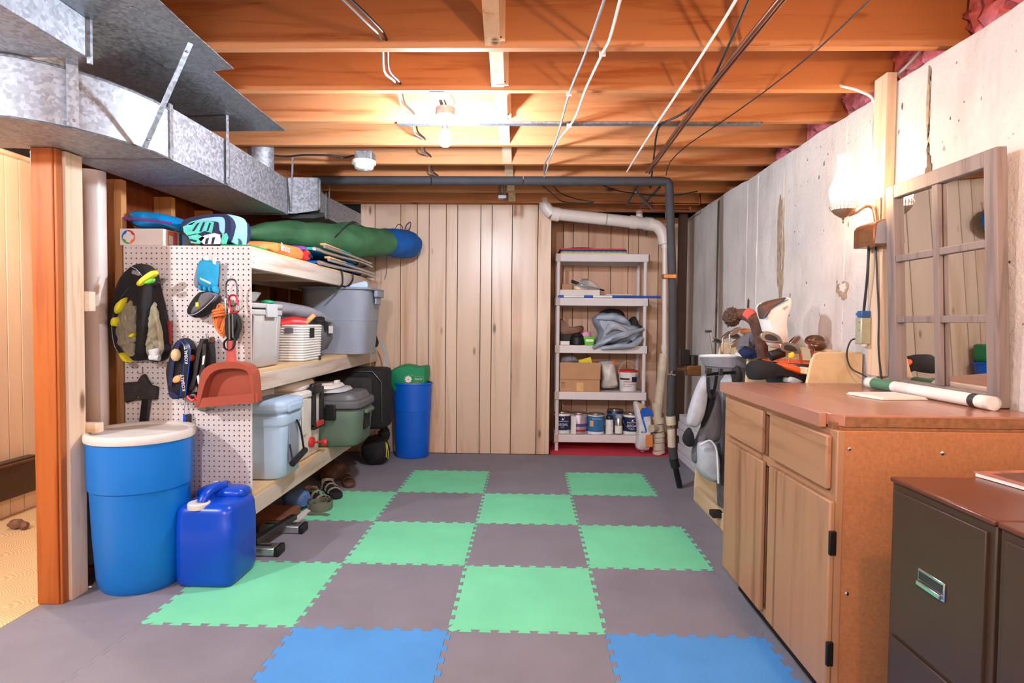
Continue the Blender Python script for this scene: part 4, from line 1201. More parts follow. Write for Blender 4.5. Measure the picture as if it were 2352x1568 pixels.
outl, inn = chaikin_open(outl), chaikin_open(inn)
n_ = len(outl)
vs = [(a, 0.470, b) for a, b in outl] + [(a, 0.462, b) for a, b in inn] + [(a, 0.53, b) for a, b in inn]
mb = MB()
obj('pan', MB().prism(inn, 1, 0.532, 0.540), 'dustpan_red', dp)
rim = MB()
rv = [(a, 0.545, b) for a, b in outl] + [(a, 0.465, b) for a, b in outl] + [(a, 0.470, b) for a, b in inn] + [(a, 0.545, b) for a, b in inn]
rf = []
for k in range(n_ - 1):
    for r_ in range(3):
        rf.append((r_ * n_ + k, r_ * n_ + k + 1, (r_ + 1) * n_ + k + 1, (r_ + 1) * n_ + k))
rim.add(rv, rf)
obj('rim', rim, 'dustpan_red', dp)
obj('lip', MB().prism([(-0.645, 0.785), (-0.626, 0.831), (-0.36, 0.859), (-0.36, 0.814)], 1, 0.470, 0.476), 'dustpan_red', dp)
obj('handle', MB().loft([[((-0.508, 0.51, 0.994)[0] + 0.030 * s * math.cos(2 * PI * k / 16), 0.515 + 0.018 * math.sin(2 * PI * k / 16), z) for k in range(16)] for s, z in ((0.95, (-0.508, 0.51, 0.994)[2]), (0.72, (-0.508, 0.51, 1.019)[2]), (0.66, (-0.508, 0.51, 1.064)[2]), (0.70, (-0.508, 0.51, 1.095)[2]), (0.5, (-0.508, 0.51, 1.11)[2]))]), 'dustpan_handle', dp)
tag(obj('hand_brush', puff(MB(), [(-0.703, 0.784), (-0.681, 0.838), (-0.621, 0.775), (-0.643, 0.755), (-0.682, 0.75), (-0.701, 0.767)], 1, 0.59, 0.545), 'olive_rubber'), 'small olive brush tucked behind the dustpan corner', 'brush')
tag(obj('key_fob', MB().box((-0.773, 0.565, 0.736)[0], 0.56, (-0.774, 0.565, 0.671)[2], (-0.747, 0.565, 0.736)[0], 0.585, (-0.773, 0.565, 0.736)[2]), 'jug_blue', bevel=0.003), 'blue and black clip hanging by a wire below the knee pads', 'clip')
kf = [o for o in COL.objects if o.name.startswith('key_fob')][0]
obj('side', MB().box((-0.758, 0.565, 0.736)[0], 0.558, (-0.774, 0.565, 0.669)[2], (-0.745, 0.565, 0.736)[0], 0.5865, (-0.773, 0.565, 0.738)[2]), 'black_plastic', kf, bevel=0.002)
obj('wire', MB().tube([(-0.77, 0.57, 0.735), (-0.772, 0.575, 0.777), (-0.762, 0.58, 0.789), (-0.755, 0.575, 0.777), (-0.754, 0.57, 0.735)], 0.0014, 6), 'steel', kf)
for hx, hz in ((-0.88, 0.594, 1.388)[::2], (-0.607, 0.594, 1.439)[::2], (-0.545, 0.594, 1.401)[::2], (-0.778, 0.594, 1.111)[::2], (-0.668, 0.594, 1.119)[::2], (-0.987, 0.594, 0.948)[::2], (-0.775, 0.594, 0.796)[::2], (-0.534, 0.594, 1.107)[::2]):
    hook(hx, hz, None, 0.555)

# ------------------------------------------------------------------ top shelf things
wbx = thing('paper_box', (-1.0, 0.73, 1.561), 'white carton with a four-colour ring logo at the pegboard top', 'box')
obj('carton', MB().box(-1.117, 0.620, 1.5635, -0.897, 0.845, 1.647), 'card_white', wbx, bevel=0.003)
lc = (-1.073, 0.619, 1.605)
for a0, m_ in ((100, 'print_blue'), (10, 'print_red'), (280, 'print_orange'), (190, 'print_green')):
    mb = MB()
    vs, fs = [], []
    for k in range(13):
        a = math.radians(a0 + k * 88 / 12)
        tw = 0.004 + 0.010 * math.sin(PI * min(1, k / 9.0)) if k < 9 else 0.006 + 0.004 * (12 - k) / 4
        for rr_ in (0.0345, 0.0345 - tw):
            vs.append((lc[0] + rr_ * math.cos(a), 0.6192, lc[2] + rr_ * math.sin(a)))
    for k in range(12):
        fs.append((2 * k, 2 * k + 1, 2 * k + 3, 2 * k + 2))
    obj('logo', mb.add(vs, fs), m_, wbx, smooth=False)
for y0, y1, m_ in ((0.655, 0.705, 'print_orange'), (0.705, 0.733, 'print_pink'), (0.733, 0.748, 'print_yellow2'), (0.748, 0.775, 'print_blue'), (0.775, 0.835, 'print_sky')):
    obj('end_print', MB().box(-0.8972, y0, 1.567, -0.8962, y1, 1.643), m_, wbx, smooth=False)
obj('label_patch', MB().box(-0.8964, 0.662, 1.575, -0.8958, 0.696, 1.62), 'white_print', wbx, smooth=False)

bb = thing('blue_pouch', (-0.97, 0.75, 1.648), 'shiny blue zip pouch lying on the white carton', 'bag')
obj('pouch', puff(MB(), [(-1.143, 1.723), (-1.133, 1.751), (-1.057, 1.753), (-0.946, 1.739), (-0.88, 1.711), (-0.84, 1.667), (-0.825, 1.641), (-0.88, 1.65), (-0.929, 1.66), (-1.036, 1.66), (-1.108, 1.662)], 1, 0.86, 0.655, wob=0.012), 'bag_blue', bb)
obj('zip', MB().ribbon(spline([(-1.169, 0.655, 1.705), (-1.082, 0.65, 1.7), (-0.983, 0.65, 1.692), (-0.874, 0.652, 1.678)]), (0, 0, 1), 0.012, 0.003), 'purple', bb)

tw = thing('beach_bag', (-0.74, 0.75, 1.563), 'aqua bag printed with navy, teal and white palm leaves on the top shelf', 'bag')
obj('body', puff(MB(), [(-0.837, 1.69), (-0.779, 1.714), (-0.669, 1.73), (-0.592, 1.732), (-0.559, 1.691), (-0.568, 1.622), (-0.582, 1.579), (-0.692, 1.574), (-0.78, 1.573), (-0.828, 1.632)], 1, 0.86, 0.645, ((0.0, 0.9), (0.15, 1.0), (0.6, 1.0), (0.9, 0.97), (1.0, 0.93))), 'navy_cloth', tw)
obj('lining', puff(MB(), [(-0.85, 1.692), (-0.779, 1.714), (-0.669, 1.732), (-0.587, 1.734), (-0.563, 1.717), (-0.557, 1.666), (-0.566, 1.579), (-0.586, 1.579), (-0.59, 1.676), (-0.612, 1.691), (-0.713, 1.701), (-0.801, 1.699)], 1, 0.80, 0.640, smooth=1), 'towel_aqua', tw)
leaves = [([(-0.813, 1.661), (-0.769, 1.679), (-0.736, 1.692), (-0.692, 1.692), (-0.655, 1.684), (-0.668, 1.63), (-0.703, 1.64), (-0.747, 1.623), (-0.787, 1.614), (-0.809, 1.635)], 'teal_bright'),
          ([(-0.787, 1.618), (-0.747, 1.627), (-0.704, 1.608), (-0.73, 1.576), (-0.774, 1.58)], 'teal_bright'), ([(-0.736, 1.601), (-0.703, 1.619), (-0.655, 1.63), (-0.615, 1.619), (-0.627, 1.576), (-0.708, 1.574)], 'white_print'),
          ([(-0.626, 1.619), (-0.593, 1.63), (-0.585, 1.609), (-0.598, 1.576), (-0.62, 1.576)], 'teal_bright'), ([(-0.768, 1.687), (-0.742, 1.692), (-0.768, 1.67), (-0.795, 1.67)], 'teal_bright')]
for poly, m_ in leaves:
    obj('leaf_print', MB().prism(poly, 1, 0.6425, 0.648), m_, tw, smooth=False)
for poly in ([(-0.741, 1.678), (-0.728, 1.681), (-0.755, 1.64), (-0.768, 1.638)], [(-0.711, 1.683), (-0.7, 1.683), (-0.72, 1.636), (-0.731, 1.636)], [(-0.68, 1.681), (-0.671, 1.679), (-0.685, 1.64), (-0.694, 1.64)], [(-0.698, 1.601), (-0.681, 1.608), (-0.69, 1.576), (-0.703, 1.576)], [(-0.665, 1.608), (-0.65, 1.61), (-0.659, 1.576), (-0.672, 1.576)], [(-0.779, 1.601), (-0.742, 1.593), (-0.747, 1.584), (-0.777, 1.59)]):
    obj('leaf_vein', MB().prism(poly, 1, 0.6415, 0.6425), 'navy_cloth', tw, smooth=False)
obj('strap', MB().ribbon(spline([(-0.60, 0.70, 1.60), (-0.56, 0.72, 1.61), (-0.54, 0.74, 1.565)]), (0, 1, 0), 0.03, 0.003), 'towel_aqua', tw)

lk = thing('snack_pack', (-0.52, 1.1, 1.563), 'orange and purple printed pouch lying behind the top rail', 'bag')
obj('pouch', puff(MB(), [(0.82, 1.563), (0.80, 1.60), (0.9, 1.632), (1.2, 1.648), (1.42, 1.652), (1.47, 1.61), (1.45, 1.563)], 0, -0.64, -0.475, wob=0.006), 'pack_orange', lk)
obj('pouch_end', puff(MB(), [(1.33, 1.56), (1.31, 1.62), (1.38, 1.656), (1.47, 1.64), (1.49, 1.58)], 0, -0.60, -0.466), 'red_plastic', lk)
obj('band', MB().ribbon(spline([(-0.474, 1.36, 1.60), (-0.462, 1.42, 1.607), (-0.47, 1.47, 1.60)]), (0, 0, 1), 0.018, 0.002), 'navy_cloth', lk)
text('lettering', 'linox', (-0.4665, 0.98, 1.588), 0.066, 'white_print', lk, face='+x')
obj('corner_patch', puff(MB(), [(1.30, 1.625), (1.31, 1.66), (1.37, 1.66), (1.36, 1.625)], 0, -0.58, -0.462, smooth=1), 'purple', lk)
tag(obj('green_mat', MB().box(-0.62, 0.63, 1.563, -0.462, 0.80, 1.572).box(-0.62, 0.80, 1.563, -0.50, 1.0, 1.570), 'bag_green', bevel=0.003), 'thin green mat lying flat at the near end of the top shelf', 'mat')


def lawn_chair(z, seat_m, y0, label, arm_m):
    t = thing('folding_chair', (-0.68, 1.9, z), label, 'folding chair', 'folded lawn chairs')
    for x in (-0.98, -0.44):
        obj('frame_tube', MB().tube(spline([(x, y0, z + 0.012), (x, y0 + 0.5, z + 0.02), (x + 0.02, y0 + 0.95, z + 0.03), (x + 0.05, y0 + 1.16, z + 0.012)]), 0.013, 10), 'aluminium', t)
        obj('leg_tube', MB().tube(spline([(x + 0.03, y0 + 0.1, z + 0.04), (x + 0.03, y0 + 0.75, z + 0.045), (x + 0.06, y0 + 1.1, z + 0.035)]), 0.011, 10), 'aluminium', t)
        obj('armrest', MB().box(x - 0.02, y0 + 0.15, z + 0.052, x + 0.02, y0 + 0.50, z + 0.068), arm_m, t, bevel=0.005)
        obj('arm_pad', MB().box(x - 0.02, y0 + 0.505, z + 0.052, x + 0.02, y0 + 0.72, z + 0.068), seat_m, t, bevel=0.005)
        obj('hinge', MB().ball((x + 0.01, y0 + 0.80, z + 0.045), 0.02, 0.035, 0.016, 12, 8), 'steel', t)
    obj('cross_tube', MB().tube([(-0.93, y0 + 1.16, z + 0.012), (-0.39, y0 + 1.16, z + 0.012)], 0.013, 10), 'aluminium', t)
    obj('seat_fabric', MB().box(-0.95, y0 + 0.05, z + 0.012, -0.45, y0 + 0.95, z + 0.028), seat_m, t)
    obj('webbing', puff(MB(), [(-0.9, y0 + 0.9), (-0.5, y0 + 0.9), (-0.45, y0 + 1.08), (-0.9, y0 + 1.08)], 2, z + 0.01, z + 0.06, smooth=1), 'black_cloth', t)
    return t


lawn_chair(1.563, 'seat_blue', 1.50, 'folded aluminium lawn chair with blue fabric, lower of the two on the top shelf', 'armrest_tan')
lawn_chair(1.640, 'seat_green', 1.42, 'folded aluminium lawn chair with green fabric, upper of the two on the top shelf', 'armrest_tan')


def sack(path, radii, squash=0.85, n=22, wr=0.0, seed=0):
    path = spline(path, 6)
    m = len(path)
    rings = []
    for i, p in enumerate(path):
        t = i / (m - 1) * (len(radii) - 1)
        k = min(int(t), len(radii) - 2)
        r = radii[k] + (radii[k + 1] - radii[k]) * (t - k)
        a, b = path[max(0, i - 1)], path[min(m - 1, i + 1)]
        tn = (b - a).normalized()
        sd = tn.cross(Vector((0, 0, 1))).normalized()
        up = sd.cross(tn)
        ring = []
        for q in range(n):
            an = 2 * PI * q / n
            rr_ = r * (1 + wr * noise.noise((math.cos(an) * 2 + seed, math.sin(an) * 2, i * 0.35)))
            ring.append(p + sd * rr_ * math.cos(an) + up * rr_ * squash * math.sin(an))
        rings.append(ring)
    return MB().loft(rings)


tb = thing('tent_bag', (-0.5, 2.1, 1.72), 'long dark-green tent sack lying across the folded chairs', 'bag')
obj('sack', sack([(-0.90, 1.42, 1.745), (-0.78, 1.75, 1.80), (-0.60, 2.10, 1.815), (-0.43, 2.38, 1.83), (-0.28, 2.62, 1.855)], [0.03, 0.085, 0.105, 0.135, 0.150, 0.135, 0.12], 0.85, 24, 0.16, 2), 'tent_green', tb)
obj('strap', MB().ribbon(spline([(-0.5, 2, 1.806), (-0.435, 2.1, 1.918), (-0.416, 2.2, 1.948), (-0.377, 2.3, 1.935)]), (0, 1, 0), 0.02, 0.003), 'dark_cloth', tb)
obj('flap', sack([(-0.62, 1.9, 1.80), (-0.52, 2.12, 1.86), (-0.44, 2.30, 1.90)], [0.02, 0.07, 0.05], 0.5, 16, 0.2, 5), 'tent_green', tb)
bs_ = thing('stuff_sack', (-0.16, 2.80, 1.78), 'blue drawstring stuff sack sticking out toward the plank wall', 'bag')
obj('sack', sack([(-0.30, 2.60, 1.855), (-0.24, 2.72, 1.865), (-0.17, 2.84, 1.87), (-0.13, 2.92, 1.872), (-0.11, 2.955, 1.872)], [0.12, 0.135, 0.135, 0.12, 0.05], 0.9, 24, 0.1, 8), 'sack_blue', bs_)
obj('strap', MB().ribbon(spline([(-0.171, 2.82, 1.927), (-0.152, 2.8, 2.018), (-0.111, 2.8, 2.055), (-0.118, 2.8, 1.999), (-0.152, 2.82, 1.976)]), (0, 1, 0), 0.03, 0.004), 'mid_grey_cloth', bs_)
obj('cord', MB().tube(spline([(-0.235, 2.72, 1.967), (-0.205, 2.75, 2.028), (-0.174, 2.78, 2.007), (-0.191, 2.74, 1.952)]), 0.003, 6).tube(spline([(-0.293, 2.7, 1.854), (-0.298, 2.72, 1.636), (-0.316, 2.72, 1.555)], 5), 0.0025, 6), 'black_plastic', bs_)
obj('toggle', MB().ball((-0.206, 2.72, 1.968), 0.02, 0.02, 0.018, 12, 8), 'dark_steel', bs_)

# ------------------------------------------------------------------ middle shelf things
t1 = thing('storage_tote', (-0.70, 0.78, 0.952), 'pale grey storage tote with latched lid behind the pegboard edge', 'tote')
ty1 = (-0.47, 1.045, 1.14)[1]
obj('tub', rbox(MB(), -0.98, 0.622, 0.953, -0.468, ty1, 1.245, 9, 0.94, 0.012), 'tote_grey', t1, angle=60)
obj('rim', rbox(MB(), -0.985, 0.616, 1.225, -0.462, ty1 + 0.006, 1.255, 9, 1.0, 0.006), 'tote_grey', t1, angle=60)
obj('lid', rbox(MB(), -0.985, 0.614, 1.262, -0.460, ty1 + 0.010, 1.288, 9, 1.0, 0.006), 'tote_grey', t1, angle=60)
obj('latch', MB().box(-0.462, 0.78, 1.215, -0.448, 0.90, 1.285), 'tray_grey', t1, bevel=0.004)
for y in (0.66, 0.74, 0.93):
    obj('rib', MB().prism([(-0.476, 1.225), (-0.464, 1.225), (-0.475, 1.0), (-0.487, 1.0)], 1, y, y + 0.014), 'tote_grey', t1, bevel=0.003)
gb = thing('glass_bowl', (-0.60, 0.76, 1.29), 'clear plastic bowl of cords standing on the pale grey tote', 'bowl')
obj('bowl', MB().lathe([(0.05, 0.0), (0.09, 0.01), (0.115, 0.05), (0.118, 0.055), (0.112, 0.05), (0.088, 0.014), (0.02, 0.006)], (-0.60, 0.755, 1.289), 32), 'clear_plastic', gb)
obj('cord', MB().tube(spline([(-0.66, 0.72, 1.31), (-0.58, 0.70, 1.335), (-0.53, 0.76, 1.32), (-0.60, 0.81, 1.33), (-0.66, 0.76, 1.318)]), 0.006, 8), 'cable_black', gb)
tag(obj('green_disc', MB().lathe([(0.02, 0.0), (0.04, 0.006), (0.036, 0.016), (0.01, 0.022)], (-0.515, 0.92, 1.289), 24), 'bag_green'), 'small green lid lying on the pale grey tote', 'lid')

by0, by1 = (-0.458, 1.264, 1.084)[1], (-0.458, 1.585, 1.075)[1]
bk = thing('wicker_basket', (-0.55, 1.27, 0.952), 'white woven basket with a dark handle slot on the middle shelf', 'basket')
obj('weave', open_tub(MB(), -0.625, by0, 0.953, -0.452, by1, 1.175, 0.93, 12, 0.005), 'wicker_white', bk)
for k in range(14):
    z = 0.960 + 0.0158 * k
    q = (0.93 + 0.07 * (z - 0.953) / 0.222)
    cx, cy = (-0.625 - 0.452) / 2, (by0 + by1) / 2
    ring = rring(cx, cy, z, (0.173) * q + 0.003, (by1 - by0) * q + 0.003, 12, 36)
    obj('weave_band', MB().tube(ring + [ring[0]], 0.0075, 6, False), 'wicker_white', bk)
obj('handle_slot', MB().box(-0.4540, by0 + 0.09, 1.095, -0.4435, by0 + 0.165, 1.155), 'dark_gap', bk)
obj('handle_slot', MB().box(-0.56, by0 - 0.010, 1.125, -0.51, by0 + 0.003, 1.155), 'mid_grey_cloth', bk)
tag(obj('red_bottle', sack([(-0.60, by0 + 0.02, 1.17), (-0.54, by0 + 0.06, 1.185), (-0.475, by0 + 0.10, 1.180)], [0.036, 0.04, 0.034], 1.0, 18), 'red_plastic'), 'red bottle lying in the top of the white basket', 'bottle')
tag(obj('wooden_stick', MB().cyl((-0.54, by0 + 0.12, 1.13), (-0.46, by0 + 0.20, 1.235), 0.016, n=14), 'armrest_tan'), 'short wooden stick poking out of the white basket', 'stick')

gr = thing('duffel', (-0.62, 1.65, 0.952), 'grey rolled-top duffel slumped behind the white basket', 'bag')
obj('body', puff(MB(), [(by1 + 0.006, 0.955), (by1 + 0.006, 1.20), (by1 + 0.07, 1.285), (by1 + 0.28, 1.27), (by1 + 0.38, 1.20), (by1 + 0.40, 0.96)], 0, -0.95, -0.47, wob=0.02), 'mid_grey_cloth', gr)
obj('top_roll', sack([(-0.78, 1.15, 1.275), (-0.66, 1.35, 1.275), (-0.53, 1.58, 1.245), (-0.45, 1.74, 1.20)], [0.05, 0.065, 0.06, 0.03], 0.7, 18, 0.12, 3), 'grey_cloth', gr)
obj('strap', MB().ribbon(spline([(-0.50, 1.40, 1.19), (-0.462, 1.55, 1.215), (-0.455, 1.66, 1.20), (-0.46, 1.70, 1.13)]), (0.2, 0, 1), 0.025, 0.003), 'black_cloth', gr)
obj('buckle', MB().box(-0.462, 1.52, 0.945, -0.445, 1.56, 0.975), 'black_plastic', gr, bevel=0.003)
obj('tag_label', MB().box(-0.452, 1.72, 1.115, -0.449, 1.80, 1.165), 'card_white', gr)

t2 = thing('large_tote', (-0.55, 2.3, 0.952), 'deep blue-grey open storage tub overhanging the far end of the middle shelf', 'tote')
obj('tub', open_tub(MB(), -0.80, 2.06, 0.953, -0.285, 2.56, 1.445, 0.84, 7, 0.006, 44), 'tote_blue_grey', t2, angle=60)
obj('rim', MB().loft([rring(-0.5425, 2.31, 1.437, 0.555, 0.54, 7, 44), rring(-0.5425, 2.31, 1.452, 0.56, 0.545, 7, 44), rring(-0.5425, 2.31, 1.452, 0.50, 0.485, 7, 44), rring(-0.5425, 2.31, 1.437, 0.50, 0.485, 7, 44)], False, False), 'tote_blue_grey', t2, angle=60)
obj('step', rbox(MB(), -0.782, 2.078, 1.20, -0.303, 2.542, 1.22, 7, 1.0, 0.004, 44), 'tote_blue_grey', t2, angle=60)
obj('handle', MB().box(-0.275, 2.22, 1.385, -0.245, 2.42, 1.435).box(-0.278, 2.25, 1.33, -0.262, 2.39, 1.385), 'tote_blue_grey', t2, bevel=0.006)
tag(obj('foam_sheet', MB().prism([(-0.539, 1.372), (-0.49, 1.425), (-0.408, 1.477), (-0.316, 1.501), (-0.296, 1.485), (-0.303, 1.322), (-0.474, 1.32)], 1, 2.12, 2.135), 'print_sky', bevel=0.004), 'pale sheet standing inside the open blue-grey tub', 'sheet')
tag(obj('hanging_strap', MB().ribbon(spline([(-0.44, 1.95, 1.58), (-0.438, 1.98, 1.52), (-0.436, 1.96, 1.46), (-0.44, 1.86, 1.43)]), (0, 1, 0), 0.018, 0.003).ribbon(spline([(-0.44, 2.22, 1.58), (-0.43, 2.2, 1.52), (-0.43, 2.08, 1.46), (-0.436, 1.96, 1.45)]), (0, 1, 0), 0.018, 0.003), 'black_cloth'), 'black strap looping down from the folded chairs', 'strap')
tag(obj('black_pouch', puff(MB(), [(2.62, 0.955), (2.62, 1.18), (2.70, 1.12), (2.86, 1.0), (2.86, 0.955)], 0, -0.62, -0.38), 'black_cloth'), 'black pouch leaning behind the blue-grey tub', 'bag')
tag(obj('aqua_cord', MB().tube(spline([(-0.385, 2.84, 1.04), (-0.36, 2.86, 0.98), (-0.33, 2.86, 0.85), (-0.30, 2.85, 0.72)]), 0.006, 8), 'towel_aqua'), 'pale aqua cord dangling over the black suitcase', 'cord')

# ------------------------------------------------------------------ bottom shelf things
c1 = thing('blue_cooler', (-0.6, 1.0, 0.338), 'pale blue hard cooler with a rope-and-bar handle on the bottom shelf', 'cooler')
obj('body', rbox(MB(), -0.80, 0.845, 0.338, -0.405, 1.15, 0.70, 8, 0.94, 0.014), 'cooler_blue', c1, angle=60)
obj('collar', rbox(MB(), -0.808, 0.838, 0.625, -0.398, 1.157, 0.69, 8, 0.985, 0.008), 'cooler_blue', c1, angle=60)
obj('lid', rbox(MB(), -0.815, 0.828, 0.694, -0.392, 1.165, 0.768, 7, 1.0, 0.022), 'cooler_blue', c1, angle=60)
obj('lid_notch', rbox(MB(), -0.402, 0.90, 0.70, -0.384, 1.09, 0.742, 6, 1.0, 0.006), 'cooler_blue', c1, angle=60)
obj('side_recess', MB().box(-0.407, 0.93, 0.42, -0.4025, 1.06, 0.64), 'tote_blue_grey', c1, bevel=0.004)
obj('rope', MB().tube(spline([(-0.395, 1.02, 0.64), (-0.385, 1.05, 0.58), (-0.375, 1.07, 0.47)]), 0.006, 8).tube([(-0.398, 0.93, 0.52), (-0.380, 0.925, 0.425)], 0.005, 8), 'black_plastic', c1)
obj('grip', MB().cyl((-0.378, 0.915, 0.415), (-0.372, 1.085, 0.455), 0.018, n=14), 'black_plastic', c1)

c2 = thing('white_cooler', (-0.65, 1.45, 0.338), 'off-white cooler with a black and red carry handle between blue and green coolers', 'cooler')
obj('body', rbox(MB(), -0.86, 1.19, 0.338, -0.462, 1.64, 0.715, 8, 0.95, 0.012), 'cooler_white', c2, angle=60)
obj('lid', rbox(MB(), -0.87, 1.18, 0.718, -0.452, 1.65, 0.762, 8, 1.0, 0.012), 'cooler_white', c2, angle=60)
obj('lid_top', rbox(MB(), -0.83, 1.26, 0.762, -0.49, 1.62, 0.822, 5, 1.04, 0.02), 'cooler_white', c2, angle=60)
for y in (1.42, 1.56):
    obj('handle_arm', MB().box(-0.462, y, 0.52, -0.440, y + 0.035, 0.77), 'black_plastic', c2, bevel=0.005)
obj('handle_bar', MB().box(-0.464, 1.42, 0.505, -0.438, 1.595, 0.545), 'black_plastic', c2, bevel=0.006)
obj('handle_grip', MB().box(-0.445, 1.45, 0.52, -0.432, 1.57, 0.552), 'red_plastic', c2, bevel=0.004)
obj('hinge', rbox(MB(), -0.475, 1.40, 0.73, -0.432, 1.55, 0.80, 4, 1.0, 0.01), 'black_plastic', c2, angle=60)
obj('front_rib', MB().box(-0.463, 1.26, 0.50, -0.452, 1.34, 0.72), 'cooler_white', c2, bevel=0.005)
obj('spigot', MB().cyl((-0.466, 1.42, 0.43), (-0.448, 1.42, 0.43), 0.034, n=20).cyl((-0.452, 1.425, 0.428), (-0.43, 1.58, 0.40), 0.007, n=8).cyl((-0.445, 1.575, 0.398), (-0.418, 1.58, 0.394), 0.024, n=18), 'red_plastic', c2)

c3 = thing('green_cooler', (-0.52, 1.88, 0.338), 'green hard cooler with grey domed lid and black latch overhanging the bottom shelf', 'cooler')
obj('body', rbox(MB(), -0.86, 1.675, 0.338, -0.235, 2.10, 0.60, 8, 0.93, 0.02), 'cooler_green', c3, angle=60)
obj('lid', rbox(MB(), -0.87, 1.66, 0.602, -0.222, 2.115, 0.655, 8, 1.0, 0.01), 'cooler_lid_grey', c3, angle=60)
obj('lid_dome', rbox(MB(), -0.83, 1.70, 0.64, -0.26, 2.08, 0.705, 6, 1.06, 0.02), 'cooler_lid_grey', c3, angle=60)
for x in (-0.60, -0.42):
    obj('latch', MB().box(x - 0.035, 1.648, 0.53, x + 0.035, 1.675, 0.635), 'black_plastic', c3, bevel=0.006)
obj('side_handle', MB().box(-0.232, 1.80, 0.555, -0.205, 1.98, 0.585), 'cooler_green', c3, bevel=0.008)
obj('grip_recess', MB().box(-0.243, 1.82, 0.44, -0.232, 1.96, 0.55), 'dark_gap', c3, bevel=0.01)
for k, (z, m_, dy, lab) in enumerate(((0.708, 'tray_grey', 0.0, 'pale grey tray lid lying on the green cooler, lower one'), (0.735, 'cooler_white', -0.03, 'off-white tray with raised clips lying on the lower tray lid'))):
    t = thing('tray', (-0.55, 1.85, z), lab, 'tray')
    obj('pan', rbox(MB(), -0.80, 1.68 + dy, z, -0.36 - 0.05 * k, 2.02 + dy, z + 0.024, 4, 1.05, 0.008), m_, t, angle=60)
    obj('ridge', MB().box(-0.60, 1.74, z + 0.024, -0.44, 1.78, z + 0.034).box(-0.46, 1.85, z + 0.024, -0.43, 1.90, z + 0.045), m_, t, bevel=0.003)
sc_ = thing('suitcase', (-0.45, 2.48, 0.338), 'black soft suitcase standing at the far end of the bottom shelf', 'suitcase')
obj('case', rbox(MB(), -0.80, 2.36, 0.338, -0.215, 2.62, 0.825, 6, 1.0, 0.03), 'black_cloth', sc_, angle=60)
obj('pocket', rbox(MB(), -0.74, 2.325, 0.42, -0.32, 2.37, 0.76, 5, 1.0, 0.03), 'dark_cloth', sc_, angle=60)
obj('zip', MB().tube([(p[0], 2.355, p[2]) for p in [(a, 0, b) for a, b in ((-0.76, 0.40), (-0.77, 0.72), (-0.70, 0.80), (-0.32, 0.80), (-0.25, 0.72), (-0.245, 0.40))]], 0.004, 6), 'dark_steel', sc_)
tag(obj('tan_panel', MB().box(-0.62, 0.66, 0.40, -0.60, 1.20, 0.80), 'cooler_white', bevel=0.003), 'beige panel with a round hole standing behind the pale blue cooler', 'panel')
tpn = [o for o in COL.objects if o.name.startswith('tan_panel')][0]
obj('hole_liner', MB().cyl((-0.601, 0.80, 0.79), (-0.598, 0.80, 0.79), 0.018, n=18), 'dark_gap', tpn)

# ------------------------------------------------------------------ under the shelves
def sandal(loc, ang, label, sole_m, strap_m, s=1.0):
    t = thing('sandal', loc, label, 'sandal', 'sandals under the timber shelving')
    out = [(-0.14, 0.0), (-0.125, 0.035), (-0.05, 0.04), (0.04, 0.05), (0.12, 0.045), (0.15, 0.0), (0.12, -0.045), (0.04, -0.042), (-0.05, -0.034), (-0.125, -0.034)]
    c, sn = math.cos(ang), math.sin(ang)
    tr = lambda x, y, z: (loc[0] + s * (x * c - y * sn), loc[1] + s * (x * sn + y * c), loc[2] + s * z)
    P = [Vector((a, b, 0)) for a, b in out]
    for _ in range(2):
        P = [q for i in range(len(P)) for q in (P[i] * .75 + P[(i + 1) % len(P)] * .25, P[i] * .25 + P[(i + 1) % len(P)] * .75)]
    obj('sole', MB().loft([[tr(p.x * k, p.y * k, z + 0.01 * max(0, -p.x * 4)) for p in P] for k, z in ((0.95, 0.0), (1.0, 0.008), (1.0, 0.025), (0.96, 0.032))]), sole_m, t)
    for x0, h in ((0.07, 0.035), (0.0, 0.05), (-0.08, 0.06)):
        pts = [tr(x0 + 0.01 * math.cos(a), 0.043 * math.cos(a), 0.028 + h * math.sin(a)) for a in [PI * k / 10 for k in range(11)]]
        obj('strap', MB().ribbon(pts, (c, sn, 0), 0.022 * s, 0.003), strap_m, t)
    obj('heel_strap', MB().ribbon([tr(-0.09 - 0.05 * math.sin(a), 0.04 * math.cos(a), 0.07) for a in [PI * k / 8 for k in range(9)]], (0, 0, 1), 0.02 * s, 0.003), strap_m, t)
    return t


sandal((-0.47, 1.56, 0.002), -0.75, 'black sandal with khaki straps nearest the belt under the shelving', 'black_cloth', 'khaki_strap')
sandal((-0.44, 1.74, 0.002), -0.95, 'black sandal with khaki straps, second from the belt', 'black_cloth', 'khaki_strap')
sandal((-0.42, 2.02, 0.002), -1.1, 'brown sandal farthest under the shelving', 'brown_leather', 'brown_leather')
tag(obj('denim_hat', MB().ball((-0.56, 1.42, 0.065), 0.085, 0.075, 0.062, 20, 12, 0.25, 3, 5), 'denim_blue'), 'crumpled denim-blue hat lying by the sandals', 'hat')
be = thing('belt_roll', (-0.41, 1.42, 0.002), 'coiled khaki webbing belt on the green foam by the shelving', 'belt')
pts = [(-0.41 + (0.018 + 0.0024 * k) * math.cos(k * 0.5), 1.42 + (0.018 + 0.0024 * k) * math.sin(k * 0.5), 0.03) for k in range(30)]
obj('coil', MB().ribbon(pts, (0, 0, 1), 0.05, 0.003), 'olive_rubber', be)
obj('tail', MB().ribbon(spline([(-0.47, 1.33, 0.006), (-0.42, 1.31, 0.008), (-0.36, 1.32, 0.006), (-0.31, 1.30, 0.004)]), (0, 1, 0), 0.03, 0.003), 'olive_rubber', be)
